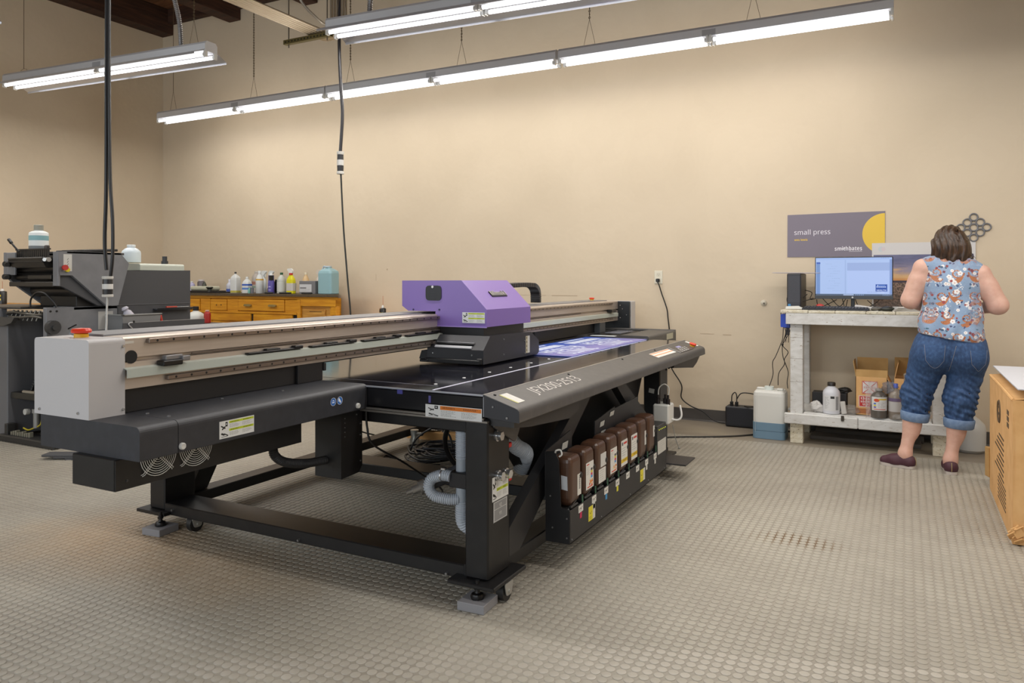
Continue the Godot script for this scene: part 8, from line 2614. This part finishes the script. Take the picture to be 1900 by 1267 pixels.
	bl.ell(Vector3(0.253, 0.98, -5.42), Vector3(0.172, 0.17, 0.145))
	bl.ell(Vector3(0.252, 0.86, -5.41), Vector3(0.188, 0.14, 0.165))
	bl.cap(Vector3(0.122, 1.288, -5.43), Vector3(0.39, 1.252, -5.43), 0.053, 0.053)
	bl.cap(Vector3(0.18, 1.30, -5.43), Vector3(0.33, 1.285, -5.43), 0.055, 0.055)
	bl.planes = [[Vector3(-0.17, -1.0, 0).normalized(), Vector3(-0.17, -1.0, 0).normalized().dot(Vector3(0.061, 0.868, -5.4))]]
	bl.bump = func(p: Vector3) -> float:
		return 0.0045 * sin(p.y * 34.0 + 5.0 * sin(p.x * 13.0)) * smoothstep(1.2, 0.95, p.y) + 0.004 * sin(p.x * 48.0 + p.y * 14.0) * smoothstep(1.25, 0.9, p.y)
	var bb := mb()
	bl.mesh_into(bb, 0.009)
	var cloth := tri_mat(tex(blouse_image()), Vector3(2.6, 2.6, 2.6), 0.7, 0.0, false)
	cloth.uv1_triplanar_sharpness = 4.0
	cloth.rim_enabled = true
	cloth.rim = 0.25
	part("blouse", bb, cloth, P)
	# --- jeans
	var jn := Blob.new()
	jn.k = 0.05
	jn.ell(Vector3(0.246, 0.80, -5.415), Vector3(0.198, 0.13, 0.155))
	jn.ell(Vector3(0.155, 0.735, -5.355), Vector3(0.105, 0.105, 0.095))
	jn.ell(Vector3(0.335, 0.73, -5.35), Vector3(0.108, 0.105, 0.095))
	jn.cap(hipL + Vector3(-0.018, -0.03, 0), kneeL + Vector3(0.0, 0.03, 0), 0.108, 0.082)
	jn.cap(kneeL + Vector3(0, 0.03, 0), Vector3(0.052, 0.315, -5.438), 0.082, 0.074)
	jn.cap(hipR + Vector3(0.01, -0.03, 0), kneeR + Vector3(0, 0.03, 0), 0.105, 0.083)
	jn.cap(kneeR + Vector3(0, 0.03, 0), Vector3(0.293, 0.29, -5.40), 0.083, 0.076)
	jn.planes = [[Vector3(0, -1, 0), -0.305]]
	jn.bump = func(p: Vector3) -> float:
		var w := smoothstep(0.68, 0.5, p.y)
		return 0.0042 * w * sin(p.y * 95.0 + 7.0 * sin(p.x * 22.0 + p.y * 9.0)) + 0.002 * sin(p.y * 170.0 + p.x * 60.0) * w
	var jb := mb()
	jn.mesh_into(jb, 0.008)
	var denim := tri_mat(noise_tex(121, 0.035, [[0.0, "1f3557"], [0.45, "2a456c"], [0.75, "375680"], [1.0, "4b6a92"]], 512, 5), Vector3(2.5, 1.6, 2.5), 0.75)
	var J := part("jeans", jb, denim, P)
	# back pockets, laid on the cloth
	var light := mat("8d8f96", 0.7)
	var pocket := tri_mat(noise_tex(122, 0.05, [[0.0, "263f66"], [0.6, "32507a"], [1.0, "466690"]], 256), Vector3(3, 3, 3), 0.75)
	for pk in [[0.103, 0.215, 0.80, 0.672], [0.345, 0.435, 0.775, 0.665]]:
		var x0: float = pk[0]
		var x1: float = pk[1]
		var y1: float = pk[2]
		var y0: float = pk[3]
		var g := mb()
		var rows := []
		for i in 9:
			var row := []
			for j in 8:
				var v := i / 8.0
				var u := j / 7.0
				var y := lerpf(y1, y0, v)
				var inset := 0.010 * v + (0.02 * smoothstep(0.75, 1.0, v))
				var x := lerpf(x0 + inset, x1 - inset, u)
				y -= 0.016 * sin(u * PI) * smoothstep(0.6, 1.0, v)
				row.append(jn.hit(x, y, -5.1, -5.5) + Vector3(0, 0, 0.0022))
			rows.append(row)
		for i in 8:
			for j in 7: g.face([rows[i][j], rows[i][j + 1], rows[i + 1][j + 1], rows[i + 1][j]], Vector3.BACK)
		var po := part("back_pocket", g, pocket, J)
		var line := []
		for i in 9: line.append(rows[i][0] + Vector3(0, 0, 0.0008))
		for j in range(1, 8): line.append(rows[8][j] + Vector3(0, 0, 0.0008))
		for i in range(7, -1, -1): line.append(rows[i][7] + Vector3(0, 0, 0.0008))
		part("stitching", mb().tube(line, 0.0009, 4), light, po)
	var seam := []
	for i in 12:
		var y := lerpf(0.80, 0.635, i / 11.0)
		seam.append(jn.hit(lerpf(0.272, 0.236, i / 11.0), y, -5.1, -5.5) + Vector3(0, 0, 0.001))
	part("seat_seam", mb().tube(seam, 0.0012, 4), light, J)
	# rolled cuffs
	var cuffm := tri_mat(noise_tex(123, 0.05, [[0.0, "5f7696"], [0.6, "6f86a5"], [1.0, "8196b2"]], 256), Vector3(3, 3, 3), 0.8)
	for c in [[Vector3(0.0505, 0.300, -5.436), 0.078, 0.10], [Vector3(0.292, 0.283, -5.40), 0.080, 0.05]]:
		var r: float = c[1]
		var cb := mb().at(c[0], Basis(Vector3.BACK, -c[2]))
		cb.lathe([Vector2(r * 0.82, 0.006), Vector2(r * 0.96, 0.0), Vector2(r * 1.03, 0.006), Vector2(r * 1.07, 0.03), Vector2(r * 1.09, 0.052), Vector2(r * 1.04, 0.058), Vector2(r * 0.85, 0.056)], 28)
		part("cuff", cb, cuffm, J)
	# --- shoes
	var wine := mat("472530", 0.6)
	for f in [[Vector3(0.035, 0, -5.385), Vector3(-0.145, 0, -5.44)], [Vector3(0.25, 0, -5.335), Vector3(0.238, 0, -5.56)]]:
		var a: Vector3 = f[0]
		var b: Vector3 = f[1]
		var d := (b - a).normalized()
		var ln := a.distance_to(b)
		var sh := Blob.new()
		sh.k = 0.022
		sh.cap(a + d * 0.012 + Vector3(0, 0.05, 0), a + d * 0.05 + Vector3(0, 0.062, 0), 0.036, 0.036)
		sh.cap(a + d * 0.02 + Vector3(0, 0.035, 0), a + d * ln * 0.55 + Vector3(0, 0.04, 0), 0.036, 0.038)
		sh.cap(a + d * ln * 0.5 + Vector3(0, 0.038, 0), a + d * (ln - 0.03) + Vector3(0, 0.03, 0), 0.042, 0.032)
		sh.planes = [[Vector3(0, -1, 0), -0.016]]
		var sm := mb()
		sh.mesh_into(sm, 0.006)
		var so := part("shoe", sm, wine, P)
		var side := d.cross(Vector3.UP)
		var outline := []
		for q in [[-0.022, 0.0], [-0.012, 0.03], [0.05, 0.037], [0.5 * ln, 0.038], [0.75 * ln, 0.046], [ln - 0.015, 0.032], [ln + 0.004, 0.0], [ln - 0.015, -0.03], [0.75 * ln, -0.043], [0.5 * ln, -0.036], [0.05, -0.036], [-0.012, -0.03]]:
			var p: Vector3 = a + d * q[0] + side * q[1]
			outline.append(Vector2(p.x, p.z))
		part("sole", mb().prism(rounded(outline, 0.012, 3), "y", 0.0025, 0.021), mat("b9b0a8", 0.6), so)
		part("heel_tab", mb().tube([a - d * 0.0255 + Vector3(0, 0.025, 0), a - d * 0.0255 + Vector3(0, 0.055, 0), a - d * 0.018 + Vector3(0, 0.078, 0)], 0.0022, 5), mat("a08c62", 0.6), so)
		var lc := mb()
		for q in 4:
			var c: Vector3 = a + d * (ln * 0.42 + q * 0.022) + Vector3(0, 0.0765 - q * 0.0042, 0)
			lc.cyl(c - side * 0.02, c + side * 0.02, 0.0025, 5)
		part("laces", lc, mat("5a3a44", 0.6), so)
